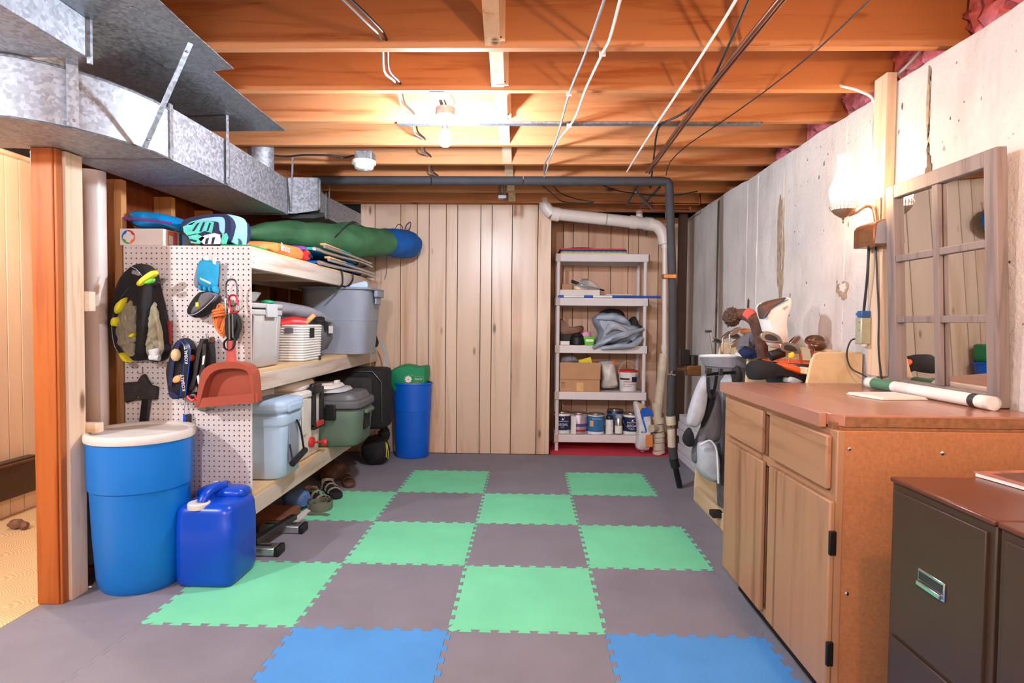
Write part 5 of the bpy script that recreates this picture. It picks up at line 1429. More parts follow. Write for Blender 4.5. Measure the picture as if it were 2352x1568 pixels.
tag(obj('dark_shoe', MB().ball((-0.56, 2.14, 0.06), 0.10, 0.14, 0.07, 20, 12, 0.25, 3, 9), 'brown_leather'), 'dark crumpled shoe lying behind the brown sandal', 'shoe')
sb_ = thing('ball_sack', (-0.36, 2.62, 0.0), 'black round drawstring sack with yellow cords on the floor by the wall', 'bag')
obj('sack', MB().ball((-0.36, 2.62, 0.12), 0.12, 0.12, 0.125, 24, 14, 0.12, 3, 4), 'black_cloth', sb_)
obj('neck', MB().ball((-0.30, 2.66, 0.25), 0.05, 0.05, 0.06, 16, 10, 0.3, 3, 4), 'black_cloth', sb_)
obj('cord', MB().tube(spline([(-0.26, 2.55, 0.20), (-0.25, 2.53, 0.14), (-0.25, 2.52, 0.08)]), 0.003, 6).tube(spline([(-0.25, 2.55, 0.19), (-0.235, 2.53, 0.12), (-0.235, 2.52, 0.07)]), 0.003, 6), 'yellow_trim', sb_)
fl = thing('folding_rack', (-0.50, 0.9, 0.0), 'silver and grey folded metal rack lying under the shelving', 'rack')
obj('rail', MB().box(-0.487, 0.70, 0.045, -0.447, 1.10, 0.075, Matrix.Rotation(-0.12, 3, 'Z')), 'dark_steel', fl, bevel=0.004)
for y in (0.70, 1.02):
    obj('foot', MB().box(-0.60, y - 0.04, 0.003, -0.37, y + 0.04, 0.045), 'aluminium', fl, bevel=0.006)
    obj('foot_cap', MB().box(-0.372, y - 0.042, 0.002, -0.345, y + 0.042, 0.048), 'black_plastic', fl, bevel=0.006)
    obj('slot', MB().box(-0.58, y - 0.006, 0.0455, -0.40, y + 0.006, 0.047), 'black_plastic', fl)
tag(obj('ruler_strip', MB().box(-0.485, 1.06, 0.003, -0.445, 1.42, 0.012), 'card_white'), 'thin white strip lying on the foam between rack and sandals', 'strip')
tag(obj('brown_carton', MB().box(-0.80, 1.08, 0.002, -0.50, 1.34, 0.05), 'brown_box', bevel=0.003), 'flat brown carton under the shelving behind the white strip', 'box')

# ------------------------------------------------------------------ slim bin with green bag
sbx, sby = -0.115, 2.925
bn = thing('slim_bin', (sbx, sby, 0.0), 'tall slim blue bin standing against the plank wall', 'bin')
def ell(r, z):
    return [(sbx + r * math.cos(2 * PI * k / 48), sby + r * 0.80 * math.sin(2 * PI * k / 48), z) for k in range(48)]
obj('body', MB().loft([ell(0.13, 0.0), ell(0.142, 0.004), ell(0.148, 0.02), ell(0.156, 0.2), ell(0.163, 0.405), ell(0.1635, 0.41), ell(0.167, 0.413), ell(0.172, 0.655), ell(0.166, 0.655), ell(0.158, 0.42), ell(0.14, 0.01)]), 'bin_blue', bn)
obj('rim', MB().loft([ell(0.172, 0.645), ell(0.180, 0.647), ell(0.181, 0.660), ell(0.177, 0.665), ell(0.168, 0.662)], False, False), 'bin_blue', bn)
gbg = thing('green_shopping_bag', (sbx, sby, 0.50), 'crumpled green shopping bag with a daisy print stuffed into the slim bin', 'bag')
obj('bag', puff(MB(), [(-0.285, 0.621), (-0.324, 0.698), (-0.304, 0.76), (-0.254, 0.799), (-0.184, 0.823), (-0.119, 0.824), (-0.068, 0.809), (-0.037, 0.806), (0.032, 0.822), (0.036, 0.772), (0.037, 0.71), (0.01, 0.617), (-0.013, 0.559), (-0.253, 0.556)], 1, 3.0, 2.83, ((0.0, 0.9), (0.2, 1.0), (0.7, 0.98), (0.92, 0.94), (1.0, 0.86)), wob=0.02, smooth=1), 'bag_green', gbg)
dc = (-0.13, 2.824, 0.696)
frame = [(-0.167, 0.707), (-0.137, 0.731), (-0.095, 0.735), (-0.068, 0.716), (-0.038, 0.72), (0, 0.717), (0.008, 0.664), (-0.163, 0.662)]
obj('print_frame', MB().tube([(a, 2.824, b) for a, b in frame] + [(frame[0][0], 2.824, frame[0][1])], 0.0012, 5), 'print_yellow', gbg)
obj('daisy', MB().prism([(dc[0] + 0.028 * (1 + 0.14 * math.cos(8 * a)) * math.cos(a), dc[2] + 0.028 * (1 + 0.14 * math.cos(8 * a)) * math.sin(a)) for a in [2 * PI * k / 48 for k in range(48)]], 1, 2.820, 2.829), 'petal_white', gbg)
obj('daisy_eye', MB().lathe([(0.006, 0), (0.006, 0.001)], (0, 0, 0)) if False else MB().ball((dc[0], 2.819, dc[2]), 0.006, 0.002, 0.008, 12, 8), 'print_orange', gbg)
text('lettering', 'DAISY', (-0.075, 2.82, 0.69), 0.026, 'white_print', gbg)
text('lettering', 'foundation', (-0.087, 2.82, 0.671), 0.0125, 'print_yellow', gbg)

# ------------------------------------------------------------------ materials on the right
wood('cabinet_oak', (136, 90, 58), (178, 132, 96), 0.42, 2, 2.4, False, 0.4, 0.06)
wood('cabinet_oak_h', (136, 90, 58), (178, 132, 96), 0.42, 1, 2.4, False, 0.4, 0.06)
wood('birch_ply', (206, 172, 124), (232, 206, 162), 0.5, 1, 0.8, False, 0.3, 0.05)
wood('worktop_laminate', (150, 98, 76), (176, 122, 98), 0.25, 1, 0.7, False, 0.6, 0.02)
wood('mirror_frame_wood', (104, 92, 88), (142, 128, 122), 0.55, 2, 3.0, False, 0.3, 0.05)
plain('particle_board', (172, 114, 72), 0.55, var=0.14, vs=120)
plain('board_edge', (136, 92, 56), 0.7, var=0.25, vs=60)
plain('file_brown', (66, 46, 32), 0.38, var=0.05)
plain('file_top_brown', (96, 56, 42), 0.25, var=0.05)
plain('chrome', (214, 216, 220), 0.14, 1.0, var=0.03)
plain('hinge_black', (38, 34, 32), 0.45, 0.6)
plain('mirror_silver', (236, 232, 228), 0.015, 1.0, var=0.0)
plain('paper_white', (236, 230, 220), 0.6, var=0.03)
plain('magazine_red', (166, 108, 98), 0.35, var=0.4, vs=26)
plain('tube_green', (84, 134, 104), 0.5)
plain('tin_brown', (134, 88, 58), 0.35, 0.4, var=0.35, vs=30)
plain('lamp_metal', (178, 150, 132), 0.35, 0.8, var=0.1)
plain('box_green_grey', (172, 176, 150), 0.4, 0.3, var=0.15)
plain('plug_blue', (40, 92, 150), 0.4)
plain('golf_white', (232, 230, 226), 0.5, var=0.04)
plain('golf_orange', (240, 92, 22), 0.55, var=0.06)
plain('fur_brown', (84, 62, 52), 0.95, var=0.45, vs=60, bmp=1.0, bs=90)
plain('knit_brown', (92, 62, 50), 0.95, vs=20, var=0.5, bmp=0.6, bs=90)
plain('knit_red', (206, 84, 74), 0.9)
plain('iron_steel', (196, 190, 184), 0.2, 1.0, var=0.06)
plain('wood_club', (96, 64, 44), 0.25, 0.3, var=0.15)
plain('panel_white', (222, 218, 222), 0.6, var=0.06, vs=20)
plain('shelf_plastic', (222, 212, 210), 0.5, var=0.03)
plain('shelf_joint', (196, 176, 160), 0.5, var=0.03)
plain('can_navy', (24, 34, 78), 0.35)
plain('can_blue', (48, 108, 158), 0.35)
plain('can_white', (226, 222, 220), 0.35)
plain('can_mauve', (176, 160, 172), 0.3, 0.3)
plain('can_purple', (96, 66, 128), 0.35)
plain('can_red', (168, 30, 46), 0.35)
plain('tin_metal', (206, 194, 178), 0.22, 0.9, var=0.08)
plain('tarp_grey', (160, 170, 184), 0.5, var=0.14, vs=10, bmp=0.8, bs=24)
plain('boot_brown', (122, 84, 62), 0.6, var=0.25)
plain('pot_green', (104, 196, 34), 0.5)
plain('lid_pink', (240, 164, 206), 0.5)
plain('salt_blue', (24, 92, 190), 0.5)
plain('salt_orange', (232, 136, 64), 0.5)
plain('smoke_film', (206, 198, 190), 0.25, var=0.2, vs=12, bmp=0.8, bs=30)

# ------------------------------------------------------------------ base cabinet and worktop
cb = thing('base_cabinet', (2.11, -0.05, 0.0), 'oak-faced base cabinet with two doors and two drawers under the laminate worktop', 'cabinet')
FX = 1.80
obj('carcass', MB().box(FX + 0.02, -0.510, 0.105, 2.425, 0.415, 0.895), 'cabinet_oak', cb)
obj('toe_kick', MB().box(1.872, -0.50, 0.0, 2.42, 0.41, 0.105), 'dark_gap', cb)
obj('side_panel', MB().box(FX + 0.014, -0.530, 0.0, 2.425, -0.512, 0.896), 'particle_board', cb, bevel=0.002)
obj('face_stile', MB().box(FX, -0.532, 0.095, FX + 0.022, -0.496, 0.896), 'cabinet_oak', cb, bevel=0.003)
obj('face_stile', MB().box(FX, 0.385, 0.105, FX + 0.02, 0.418, 0.896), 'cabinet_oak', cb, bevel=0.003)
obj('face_stile', MB().box(FX, -0.012, 0.105, FX + 0.02, 0.04, 0.896), 'cabinet_oak', cb, bevel=0.003)
for z0, z1 in ((0.105, 0.135), (0.675, 0.71), (0.865, 0.896)):
    obj('face_rail', MB().box(FX + 0.001, -0.496, z0, FX + 0.02, 0.385, z1), 'cabinet_oak_h', cb, bevel=0.003)
DX = FX - 0.018
def front(name, ya, yb, za, zb, m_, hinges=False):
    o = obj(name, MB().box(DX, ya, za, FX - 0.0005, yb, zb), m_, cb, bevel=0.005)
    if hinges:
        for z in (za + 0.12, zb - 0.12):
            obj('hinge', MB().box(DX - 0.001, ya - 0.009, z - 0.035, FX, ya + 0.002, z + 0.035), 'hinge_black', o, bevel=0.002)
    return o
dz0, dz1 = (1.782, -0.106, 0.719)[2], (1.782, -0.097, 0.878)[2]
front('drawer', (1.782, -0.507, 0.826)[1], (1.782, -0.101, 0.799)[1], dz0, dz1, 'cabinet_oak_h')
front('drawer', (1.782, -0.033, 0.819)[1], (1.782, 0.365, 0.805)[1], dz0, dz1, 'cabinet_oak_h')
oz0, oz1 = 0.125, dz0 - 0.028
front('door', (1.782, -0.534, 0.501)[1], (1.782, -0.104, 0.481)[1], oz0, oz1, 'cabinet_oak', True)
front('door', (1.782, -0.046, 0.46)[1], (1.782, 0.358, 0.516)[1], oz0, oz1, 'cabinet_oak')
for y, z in ((1.835, 0.845), (2.10, 0.836), (1.84, 0.42)):
    obj('screw', MB().ball((y, -0.531, z), 0.006, 0.003, 0.006, 10, 6), 'chrome', cb)

wt = thing('worktop', (2.10, -0.04, 0.896), 'brown laminate worktop with a chipped near corner on the oak cabinet', 'worktop')
obj('slab', MB().prism([(1.800, -0.47), (1.828, -0.515), (2.432, -0.515), (2.432, 0.432), (1.800, 0.432)], 2, 0.905, 0.940), 'worktop_laminate', wt, bevel=0.002)
obj('front_edge', MB().box(1.778, -0.47, 0.896, 1.7995, 0.432, 0.9395), 'worktop_laminate', wt, bevel=0.002)
obj('raw_edge', MB().box(1.83, -0.519, 0.906, 2.43, -0.5152, 0.934), 'board_edge', wt)
obj('underlay', MB().box(1.815, -0.522, 0.8965, 2.43, -0.45, 0.9045), 'board_edge', wt)
obj('chip', MB().box(1.802, -0.500, 0.897, 1.835, -0.472, 0.915).ball((1.93, -0.516, 0.912), 0.02, 0.004, 0.01, 10, 6, 0.4, 3), 'board_edge', wt)

# ------------------------------------------------------------------ filing cabinets
def filing(y0, y1, label):
    t = thing('filing_cabinet', (2.14, (y0 + y1) / 2, 0.0), label, 'filing cabinet', 'brown filing cabinets')
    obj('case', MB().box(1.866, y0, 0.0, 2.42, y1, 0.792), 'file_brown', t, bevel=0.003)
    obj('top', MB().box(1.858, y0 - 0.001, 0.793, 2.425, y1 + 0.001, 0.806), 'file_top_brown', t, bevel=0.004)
    for z0, z1 in ((0.405, 0.775), (0.03, 0.395)):
        d = obj('drawer', MB().box(1.858, y0 + 0.018, z0, 1.867, y1 - 0.018, z1), 'file_brown', t, bevel=0.002)
        yc = (y0 + y1) / 2
        zc_ = z0 + 0.19
        obj('pull_frame', MB().box(1.853, yc - 0.045, zc_ - 0.022, 1.8585, yc + 0.045, zc_ + 0.022), 'chrome', d, bevel=0.002)
        obj('pull_recess', MB().box(1.8520, yc - 0.040, zc_ - 0.004, 1.8535, yc + 0.040, zc_ + 0.016), 'dark_steel', d)
        obj('pull_lip', MB().box(1.845, yc - 0.040, zc_ - 0.018, 1.8535, yc + 0.040, zc_ - 0.006), 'chrome', d, bevel=0.002)
    obj('lock', MB().cyl((1.859, y0 + 0.06, 0.385), (1.849, y0 + 0.06, 0.385), 0.010, n=16), 'chrome', t)
    return t


filing(-1.025, -0.685, 'brown steel filing cabinet next to the oak cabinet side')
filing(-1.38, -1.035, 'brown steel filing cabinet cut off by the right picture edge')
mg = thing('magazine', (2.2, -0.72, 0.807), 'glossy reddish magazine lying open-edged on the filing cabinet', 'magazine')
obj('pages', MB().prism([(2.085, -0.675), (2.11, -0.84), (2.36, -0.80), (2.335, -0.635)], 2, 0.8075, 0.817), 'paper_white', mg)
obj('cover', MB().prism([(2.082, -0.672), (2.108, -0.843), (2.363, -0.803), (2.338, -0.632)], 2, 0.8172, 0.819), 'magazine_red', mg)
obj('photo', MB().prism([(2.11, -0.695), (2.125, -0.80), (2.22, -0.785), (2.205, -0.68)], 2, 0.8191, 0.8194), 'brown_leather', mg)

# ------------------------------------------------------------------ paned mirror
mr = thing('paned_mirror', (2.39, -0.07, 0.942), 'weathered wood window-frame mirror with six panes standing on the worktop', 'mirror')
MYa, MYb, MZ = -0.352, 0.212, 0.822
lean = math.atan2(0.04, 0.822)
mo = Vector((2.398, 0, 0.942))
mu, mv, mw = Vector((0, 1, 0)), Vector((-math.sin(lean), 0, math.cos(lean))), Vector((math.cos(lean), 0, math.sin(lean)))
def mbox(a0, a1, b0, b1, c0, c1):
    return MB().frame_box(mo, mu, mv, mw, a0, a1, b0, b1, c0, c1)
fw = 0.052
obj('frame_side', mbox(MYa, MYa + fw, 0, MZ, 0.0, 0.035), 'mirror_frame_wood', mr, bevel=0.003)
obj('frame_side', mbox(MYb - fw, MYb, 0, MZ, 0.0, 0.035), 'mirror_frame_wood', mr, bevel=0.003)
obj('frame_top', mbox(MYa + fw, MYb - fw, MZ - fw, MZ, 0.0, 0.035), 'mirror_frame_wood', mr, bevel=0.003)
obj('frame_bottom', mbox(MYa + fw, MYb - fw, 0, fw * 0.8, 0.0, 0.035), 'mirror_frame_wood', mr, bevel=0.003)
ym = (MYa + MYb) / 2
zs = [fw * 0.8, fw * 0.8 + (MZ - 1.8 * fw) / 3, fw * 0.8 + 2 * (MZ - 1.8 * fw) / 3, MZ - fw]
obj('mullion', mbox(ym - 0.015, ym + 0.015, zs[0], zs[3], 0.003, 0.020), 'mirror_frame_wood', mr, bevel=0.003)
for z in zs[1:3]:
    obj('muntin', mbox(MYa + fw, ym - 0.016, z - 0.013, z + 0.013, 0.004, 0.020), 'mirror_frame_wood', mr, bevel=0.003)
    obj('muntin', mbox(ym + 0.016, MYb - fw, z - 0.013, z + 0.013, 0.004, 0.020), 'mirror_frame_wood', mr, bevel=0.003)
for a0, a1 in ((MYa + fw, ym), (ym, MYb - fw)):
    for k in range(3):
        obj('pane', mbox(a0, a1, zs[k], zs[k + 1], 0.021, 0.025), 'mirror_silver', mr, smooth=False)
obj('backing', mbox(MYa + 0.02, MYb - 0.02, 0.02, MZ - 0.02, 0.0255, 0.032), 'hardboard', mr)

# ------------------------------------------------------------------ mailing tube and papers
tu = thing('mailing_tube', (2.36, -0.06, 0.941), 'long white mailing tube lying along the foot of the mirror', 'tube')
A, B = Vector((2.335, 0.245, 0.9635)), Vector((2.345, -0.39, 0.9635))
obj('tube', MB().cyl(A, B, 0.0215, n=26), 'paper_white', tu)
obj('green_label', MB().cyl(A.lerp(B, 0.06), A.lerp(B, 0.26), 0.0219, n=26), 'tube_green', tu)
obj('tape', MB().cyl(A.lerp(B, 0.30), A.lerp(B, 0.42), 0.0218, n=26), 'card_white', tu)
for t0, t1, m_ in ((-0.01, 0.005, 'clear_plastic'), (0.88, 0.92, 'dark_steel'), (0.975, 1.012, 'clear_plastic')):
    obj('end_cap', MB().cyl(A.lerp(B, t0), A.lerp(B, t1), 0.0225, n=26), m_, tu)
pp = thing('paper_folder', (2.25, -0.07, 0.941), 'thin stack of white papers lying on the worktop beside the tube', 'papers')
for k in range(3):
    o_ = 0.004 * k
    obj('sheet', MB().prism([(2.11 + o_, 0.00), (2.145 + o_, -0.165 + o_), (2.318 - o_, -0.14), (2.30, 0.03 - o_)], 2, 0.9412 + 0.003 * k, 0.9438 + 0.003 * k), 'paper_white', pp)

# ------------------------------------------------------------------ wall board, sconce, boxes and outlets
tag(obj('wall_stud', MB().box(2.396, 0.285, 0.985, 2.439, 0.375, 2.262), 'fir_z', bevel=0.003), 'pale lumber stud fixed upright on the concrete wall behind the sconce', 'board')
sx, sy, sz = 2.262, 0.345, 1.70
sn = thing('wall_sconce', (sx, sy, sz - 0.03), 'glowing hurricane-glass wall lamp on a curved metal arm', 'lamp')
emitter('sconce_glass', (255, 208, 158), SCONCE_GLASS)
prof = [(0.034, 0.004), (0.040, 0.012), (0.050, 0.040), (0.0565, 0.066), (0.056, 0.085), (0.050, 0.110), (0.042, 0.130), (0.034, 0.150), (0.030, 0.165)]
obj('glass_globe', MB().lathe(prof, (sx, sy, sz), 40, cap0=False, cap1=False), 'sconce_glass', sn)
plain('frosted_neck', (250, 236, 222), 0.35, var=0.0, alpha=0.55)
obj('glass_neck', MB().lathe([(0.030, 0.165), (0.0275, 0.185), (0.0285, 0.215), (0.030, 0.232), (0.0275, 0.232), (0.0262, 0.2), (0.028, 0.166)], (sx, sy, sz), 40, cap0=False, cap1=False), 'frosted_neck', sn)
obj('basket_base', MB().lathe([(0.004, -0.036), (0.012, -0.034), (0.034, -0.018), (0.046, -0.004), (0.047, 0.0), (0.040, 0.002)], (sx, sy, sz), 36), 'lamp_metal', sn)
for k in range(22):
    a = 2 * PI * k / 22
    c, s_ = math.cos(a), math.sin(a)
    obj('gallery_prong', MB().tube([(sx + 0.046 * c, sy + 0.046 * s_, sz - 0.002), (sx + 0.051 * c, sy + 0.051 * s_, sz + 0.016), (sx + 0.049 * c, sy + 0.049 * s_, sz + 0.030)], [0.0022, 0.0045, 0.002], 6), 'lamp_metal', sn)
obj('gallery_ring', MB().tube([(sx + 0.0505 * math.cos(2 * PI * k / 32), sy + 0.0505 * math.sin(2 * PI * k / 32), sz + 0.012) for k in range(33)], 0.002, 6), 'lamp_metal', sn)
obj('finial', MB().lathe([(0.002, -0.058), (0.005, -0.054), (0.003, -0.044), (0.007, -0.040), (0.004, -0.034)], (sx, sy, sz), 14), 'lamp_metal', sn)
obj('arm', MB().tube(spline([(sx + 0.02, sy - 0.005, sz - 0.024), (sx + 0.05, sy - 0.01, sz - 0.012), (sx + 0.085, sy - 0.015, sz + 0.012), (sx + 0.112, sy - 0.02, sz + 0.006), (sx + 0.122, sy - 0.025, sz - 0.035), (sx + 0.124, sy - 0.03, sz - 0.08)]), 0.0075, 10), 'lamp_metal', sn)
obj('wall_plate', MB().box(2.386, sy - 0.05, sz - 0.10, 2.3955, sy - 0.012, sz + 0.045), 'lamp_metal', sn, bevel=0.004)

bxy0, bxy1 = 0.225, 0.375
bo = thing('wall_box', (2.36, 0.30, 1.535), 'old brown tin box with a sloping lid under the sconce', 'box')
obj('box', MB().prism([(2.325, 1.535), (2.395, 1.535), (2.395, 1.642), (2.360, 1.640), (2.335, 1.628), (2.325, 1.612)], 1, bxy0, bxy1), 'tin_brown', bo, bevel=0.003)
obj('label_plate', MB().box(2.3235, bxy0 + 0.02, 1.55, 2.3252, bxy1 - 0.04, 1.60), 'brass_dull', bo)
obj('side_plate', MB().prism([(2.330, 1.54), (2.393, 1.54), (2.393, 1.638), (2.362, 1.636), (2.338, 1.624)], 1, bxy0 - 0.0015, bxy0), 'cable_grey', bo)
ou = thing('power_outlet', (2.43, 0.42, 1.11), 'white duplex outlet plate with a black plug on the concrete wall', 'outlet')
obj('plate', MB().box(2.425, 0.395, 1.105, 2.4395, 0.468, 1.222), 'white_paint', ou, bevel=0.003)
for z in (1.142, 1.188):
    f_ = obj('socket', MB().box(2.4225, 0.415, z - 0.016, 2.4252, 0.448, z + 0.016), 'porcelain', ou, bevel=0.003)
    for dy in (-0.006, 0.006):
        obj('slot', MB().box(2.4218, 0.4315 + dy - 0.001, z - 0.004, 2.4226, 0.4315 + dy + 0.001, z + 0.008), 'black_plastic', f_)
pg = thing('charger_cord', (2.38, 0.30, 0.95), 'black plug and cord curving from the outlet down behind the mailing tube', 'cord')
obj('plug', MB().box(2.385, 0.425, 1.138, 2.4215, 0.440, 1.150), 'black_plastic', pg, bevel=0.003)
obj('cord', MB().tube(spline([(2.388, 0.432, 1.144), (2.36, 0.44, 1.13), (2.348, 0.445, 1.07), (2.355, 0.42, 1.01), (2.375, 0.36, 0.985), (2.385, 0.31, 0.965), (2.39, 0.26, 0.947)]), 0.0035, 8), 'cable_black', pg)
jb = thing('switch_box', (2.38, 0.34, 1.12), 'small galvanised utility box with a blue connector on the wall stud', 'electrical box')
obj('box', MB().box(2.352, 0.345, 1.12, 2.3955, 0.392, 1.235), 'box_green_grey', jb, bevel=0.004)
obj('connector', MB().box(2.356, 0.35, 1.236, 2.394, 0.388, 1.265).cyl((2.375, 0.395, 1.252), (2.375, 0.42, 1.252), 0.008, n=10), 'plug_blue', jb, bevel=0.003)
for z in (1.14, 1.18, 1.215):
    obj('screw', MB().ball((2.3515, 0.358, z), 0.002, 0.004, 0.004, 8, 6), 'chrome', jb)
cable([(2.375, 0.37, 1.26), (2.374, 0.36, 1.32), (2.372, 0.345, 1.42), (2.372, 0.34, 1.534)], 0.0055, 'cable_black', 'dark cable running from the brown tin box down to the utility box')
cable([(2.385, 0.31, 1.535), (2.388, 0.30, 1.40), (2.390, 0.285, 1.25), (2.388, 0.275, 1.10), (2.40, 0.262, 0.95)], 0.004, 'cable_black', 'thin black cord dropping from the brown tin box behind the mirror')
cable([(2.427, 0.44, 1.534), (2.430, 0.435, 1.40), (2.432, 0.43, 1.30), (2.432, 0.44, 1.224)], 0.004, 'cable_grey', 'grey cable running down the concrete to the white outlet')
cable([(2.331, 0.495, 2.313), (2.30, 0.47, 2.28), (2.36, 0.43, 2.24), (2.415, 0.405, 2.18), (2.418, 0.398, 2.0), (2.416, 0.392, 1.85), (2.412, 0.386, 1.72)], 0.006, 'copper' if False else 'cable_white', 'pale cable curving from a joist hole down beside the wall stud')
cable([(2.50, 0.14, 2.36), (2.46, 0.24, 2.28), (2.42, 0.36, 2.21), (2.41, 0.388, 2.10), (2.408, 0.384, 1.95), (2.405, 0.380, 1.75), (2.40, 0.378, 1.645)], 0.007, 'cable_grey', 'grey cable running down the left edge of the wall stud to the tin box')

# ------------------------------------------------------------------ golf organiser, bags and clubs
go = thing('golf_organizer', (2.25, 1.1, 0.0), 'pale plywood golf bag organiser with rounded end panels behind the cabinet', 'organizer')
endp = [(2.05, 0.0), (2.43, 0.0), (2.43, 1.078), (2.235, 1.078), (2.215, 1.068), (2.20, 1.04), (2.06, 0.30), (2.05, 0.10)]
for y in (0.462, 1.735):
    obj('end_panel', MB().prism(endp, 1, y, y + 0.019), 'birch_ply', go, bevel=0.004)
obj('divider', MB().prism([(2.085, 0.06), (2.43, 0.06), (2.43, 1.02), (2.14, 1.02)], 1, 1.07, 1.09), 'birch_ply', go, bevel=0.003)
obj('base_board', MB().box(2.06, 0.482, 0.045, 2.43, 1.734, 0.065), 'birch_ply', go)
obj('foot_rail', MB().box(2.05, 0.482, 0.0, 2.07, 1.734, 0.10), 'birch_ply', go, bevel=0.003)
obj('top_ledge', MB().box(2.10, 1.05, 1.021, 2.20, 1.16, 1.040), 'white_paint', go, bevel=0.003)
obj('back_rail', MB().box(2.41, 0.482, 1.00, 2.43, 1.734, 1.08), 'birch_ply', go)
obj('front_rail', MB().box(2.185, 0.482, 0.975, 2.205, 0.60, 1.005), 'birch_ply', go, bevel=0.003)

# white and grey bag in the far bay
w1 = thing('golf_bag', (2.22, 1.40, 0.067), 'white and grey golf bag with black straps in the far bay of the organiser', 'golf bag')
def ringe(cx, cy, z, rx, ry, n=32, tz=0.0):
    return [(cx + rx * math.cos(2 * PI * k / n), cy + ry * math.sin(2 * PI * k / n), z + tz * math.sin(2 * PI * k / n)) for k in range(n)]
obj('tube', MB().loft([ringe(2.22, 1.42, 0.068, 0.11, 0.13), ringe(2.20, 1.42, 0.4, 0.115, 0.14), ringe(2.16, 1.42, 0.80, 0.12, 0.15), ringe(2.14, 1.42, 0.96, 0.13, 0.16)]), 'mid_grey_cloth', w1)
obj('cuff', MB().loft([ringe(2.14, 1.42, 0.945, 0.135, 0.165), ringe(2.13, 1.42, 1.0, 0.148, 0.18, tz=-0.012), ringe(2.13, 1.42, 1.0, 0.13, 0.16, tz=-0.012), ringe(2.14, 1.42, 0.95, 0.12, 0.15)], False, False), 'grey_cloth', w1)
obj('cuff_rim', MB().tube(ringe(2.13, 1.42, 1.003, 0.142, 0.172, tz=-0.012) + [ringe(2.13, 1.42, 1.003, 0.142, 0.172, tz=-0.012)[0]], 0.010, 8, False), 'golf_white', w1)
obj('side_panel', puff(MB(), [(2.062, 0.904), (2.164, 0.925), (2.181, 0.853), (2.168, 0.724), (2.086, 0.723)], 1, 1.38, 1.215, smooth=1), 'light_grey_cloth', w1)
obj('gusset', puff(MB(), [(2.09, 0.864), (2.134, 0.967), (2.165, 0.952), (2.172, 0.854), (2.124, 0.843)], 1, 1.34, 1.20, smooth=1), 'dark_cloth', w1)
obj('shoulder_pad', puff(MB(), [(1.94, 0.902), (1.97, 0.892), (1.964, 0.805), (1.954, 0.702), (1.93, 0.625), (1.9, 0.592), (1.87, 0.599), (1.844, 0.611), (1.858, 0.701), (1.886, 0.791), (1.915, 0.868)], 1, 1.24, 1.17), 'light_grey_cloth', w1)
obj('shoulder_pad', puff(MB(), [(2.03, 0.814), (2.051, 0.775), (2.059, 0.646), (2.054, 0.516), (2.016, 0.5), (1.944, 0.52), (1.924, 0.489), (1.921, 0.397), (1.911, 0.369), (1.89, 0.389), (1.894, 0.462), (1.923, 0.541), (1.967, 0.645), (2.001, 0.749)], 1, 1.28, 1.20), 'mid_grey_cloth', w1)
obj('pad_inner', puff(MB(), [(1.863, 0.595), (1.886, 0.57), (1.9, 0.505), (1.888, 0.474), (1.852, 0.476), (1.829, 0.504), (1.83, 0.543)], 1, 1.25, 1.20), 'black_cloth', w1)
obj('pad_inner', puff(MB(), [(1.985, 0.824), (2.01, 0.804), (1.997, 0.714), (1.953, 0.611), (1.929, 0.585), (1.952, 0.688)], 1, 1.24, 1.195, smooth=1), 'black_cloth', w1)
obj('pocket', puff(MB(), [(1.905, 0.505), (1.94, 0.523), (1.99, 0.511), (2.021, 0.481), (2.038, 0.405), (2.045, 0.278), (2.008, 0.265), (1.957, 0.29), (1.919, 0.34), (1.907, 0.416)], 1, 1.32, 1.13), 'light_grey_cloth', w1)
obj('pocket_piping', MB().tube(spline([(1.901, 1.128, 0.507), (1.955, 1.128, 0.533), (1.993, 1.128, 0.488), (2.005, 1.128, 0.387), (2.01, 1.128, 0.287)]), 0.006, 8), 'golf_white', w1)
for pts, w_ in (([(1.941, 1.17, 0.904), (1.989, 1.18, 0.914), (2.121, 1.2, 0.921)], 0.022), ([(1.951, 1.17, 0.894), (1.954, 1.16, 0.81), (1.975, 1.16, 0.772), (1.99, 1.18, 0.82)], 0.02), ([(2.004, 1.18, 0.904), (1.998, 1.19, 0.832), (1.973, 1.17, 0.763)], 0.018), ([(2.028, 1.2, 0.504), (2.029, 1.15, 0.408), (2.032, 1.12, 0.277)], 0.02)):
    obj('strap', MB().ribbon(spline(pts, 5), (0.7, -0.3, 0.6), w_, 0.003), 'black_cloth', w1)
obj('buckle', MB().box((1.933, 1.165, 0.948)[0], 1.155, (1.934, 1.165, 0.915)[2], (1.968, 1.165, 0.948)[0], 1.172, (1.933, 1.165, 0.948)[2]).box((2.008, 1.165, 0.946)[0], 1.155, (2.009, 1.165, 0.906)[2], (2.033, 1.165, 0.946)[0], 1.172, (2.008, 1.165, 0.946)[2]), 'dark_steel', w1, bevel=0.003)
obj('foot', MB().box((1.998, 1.2, 0.246)[0], 1.18, 0.066, (2.064, 1.2, 0.247)[0], 1.25, 0.10), 'black_plastic', w1, bevel=0.004)

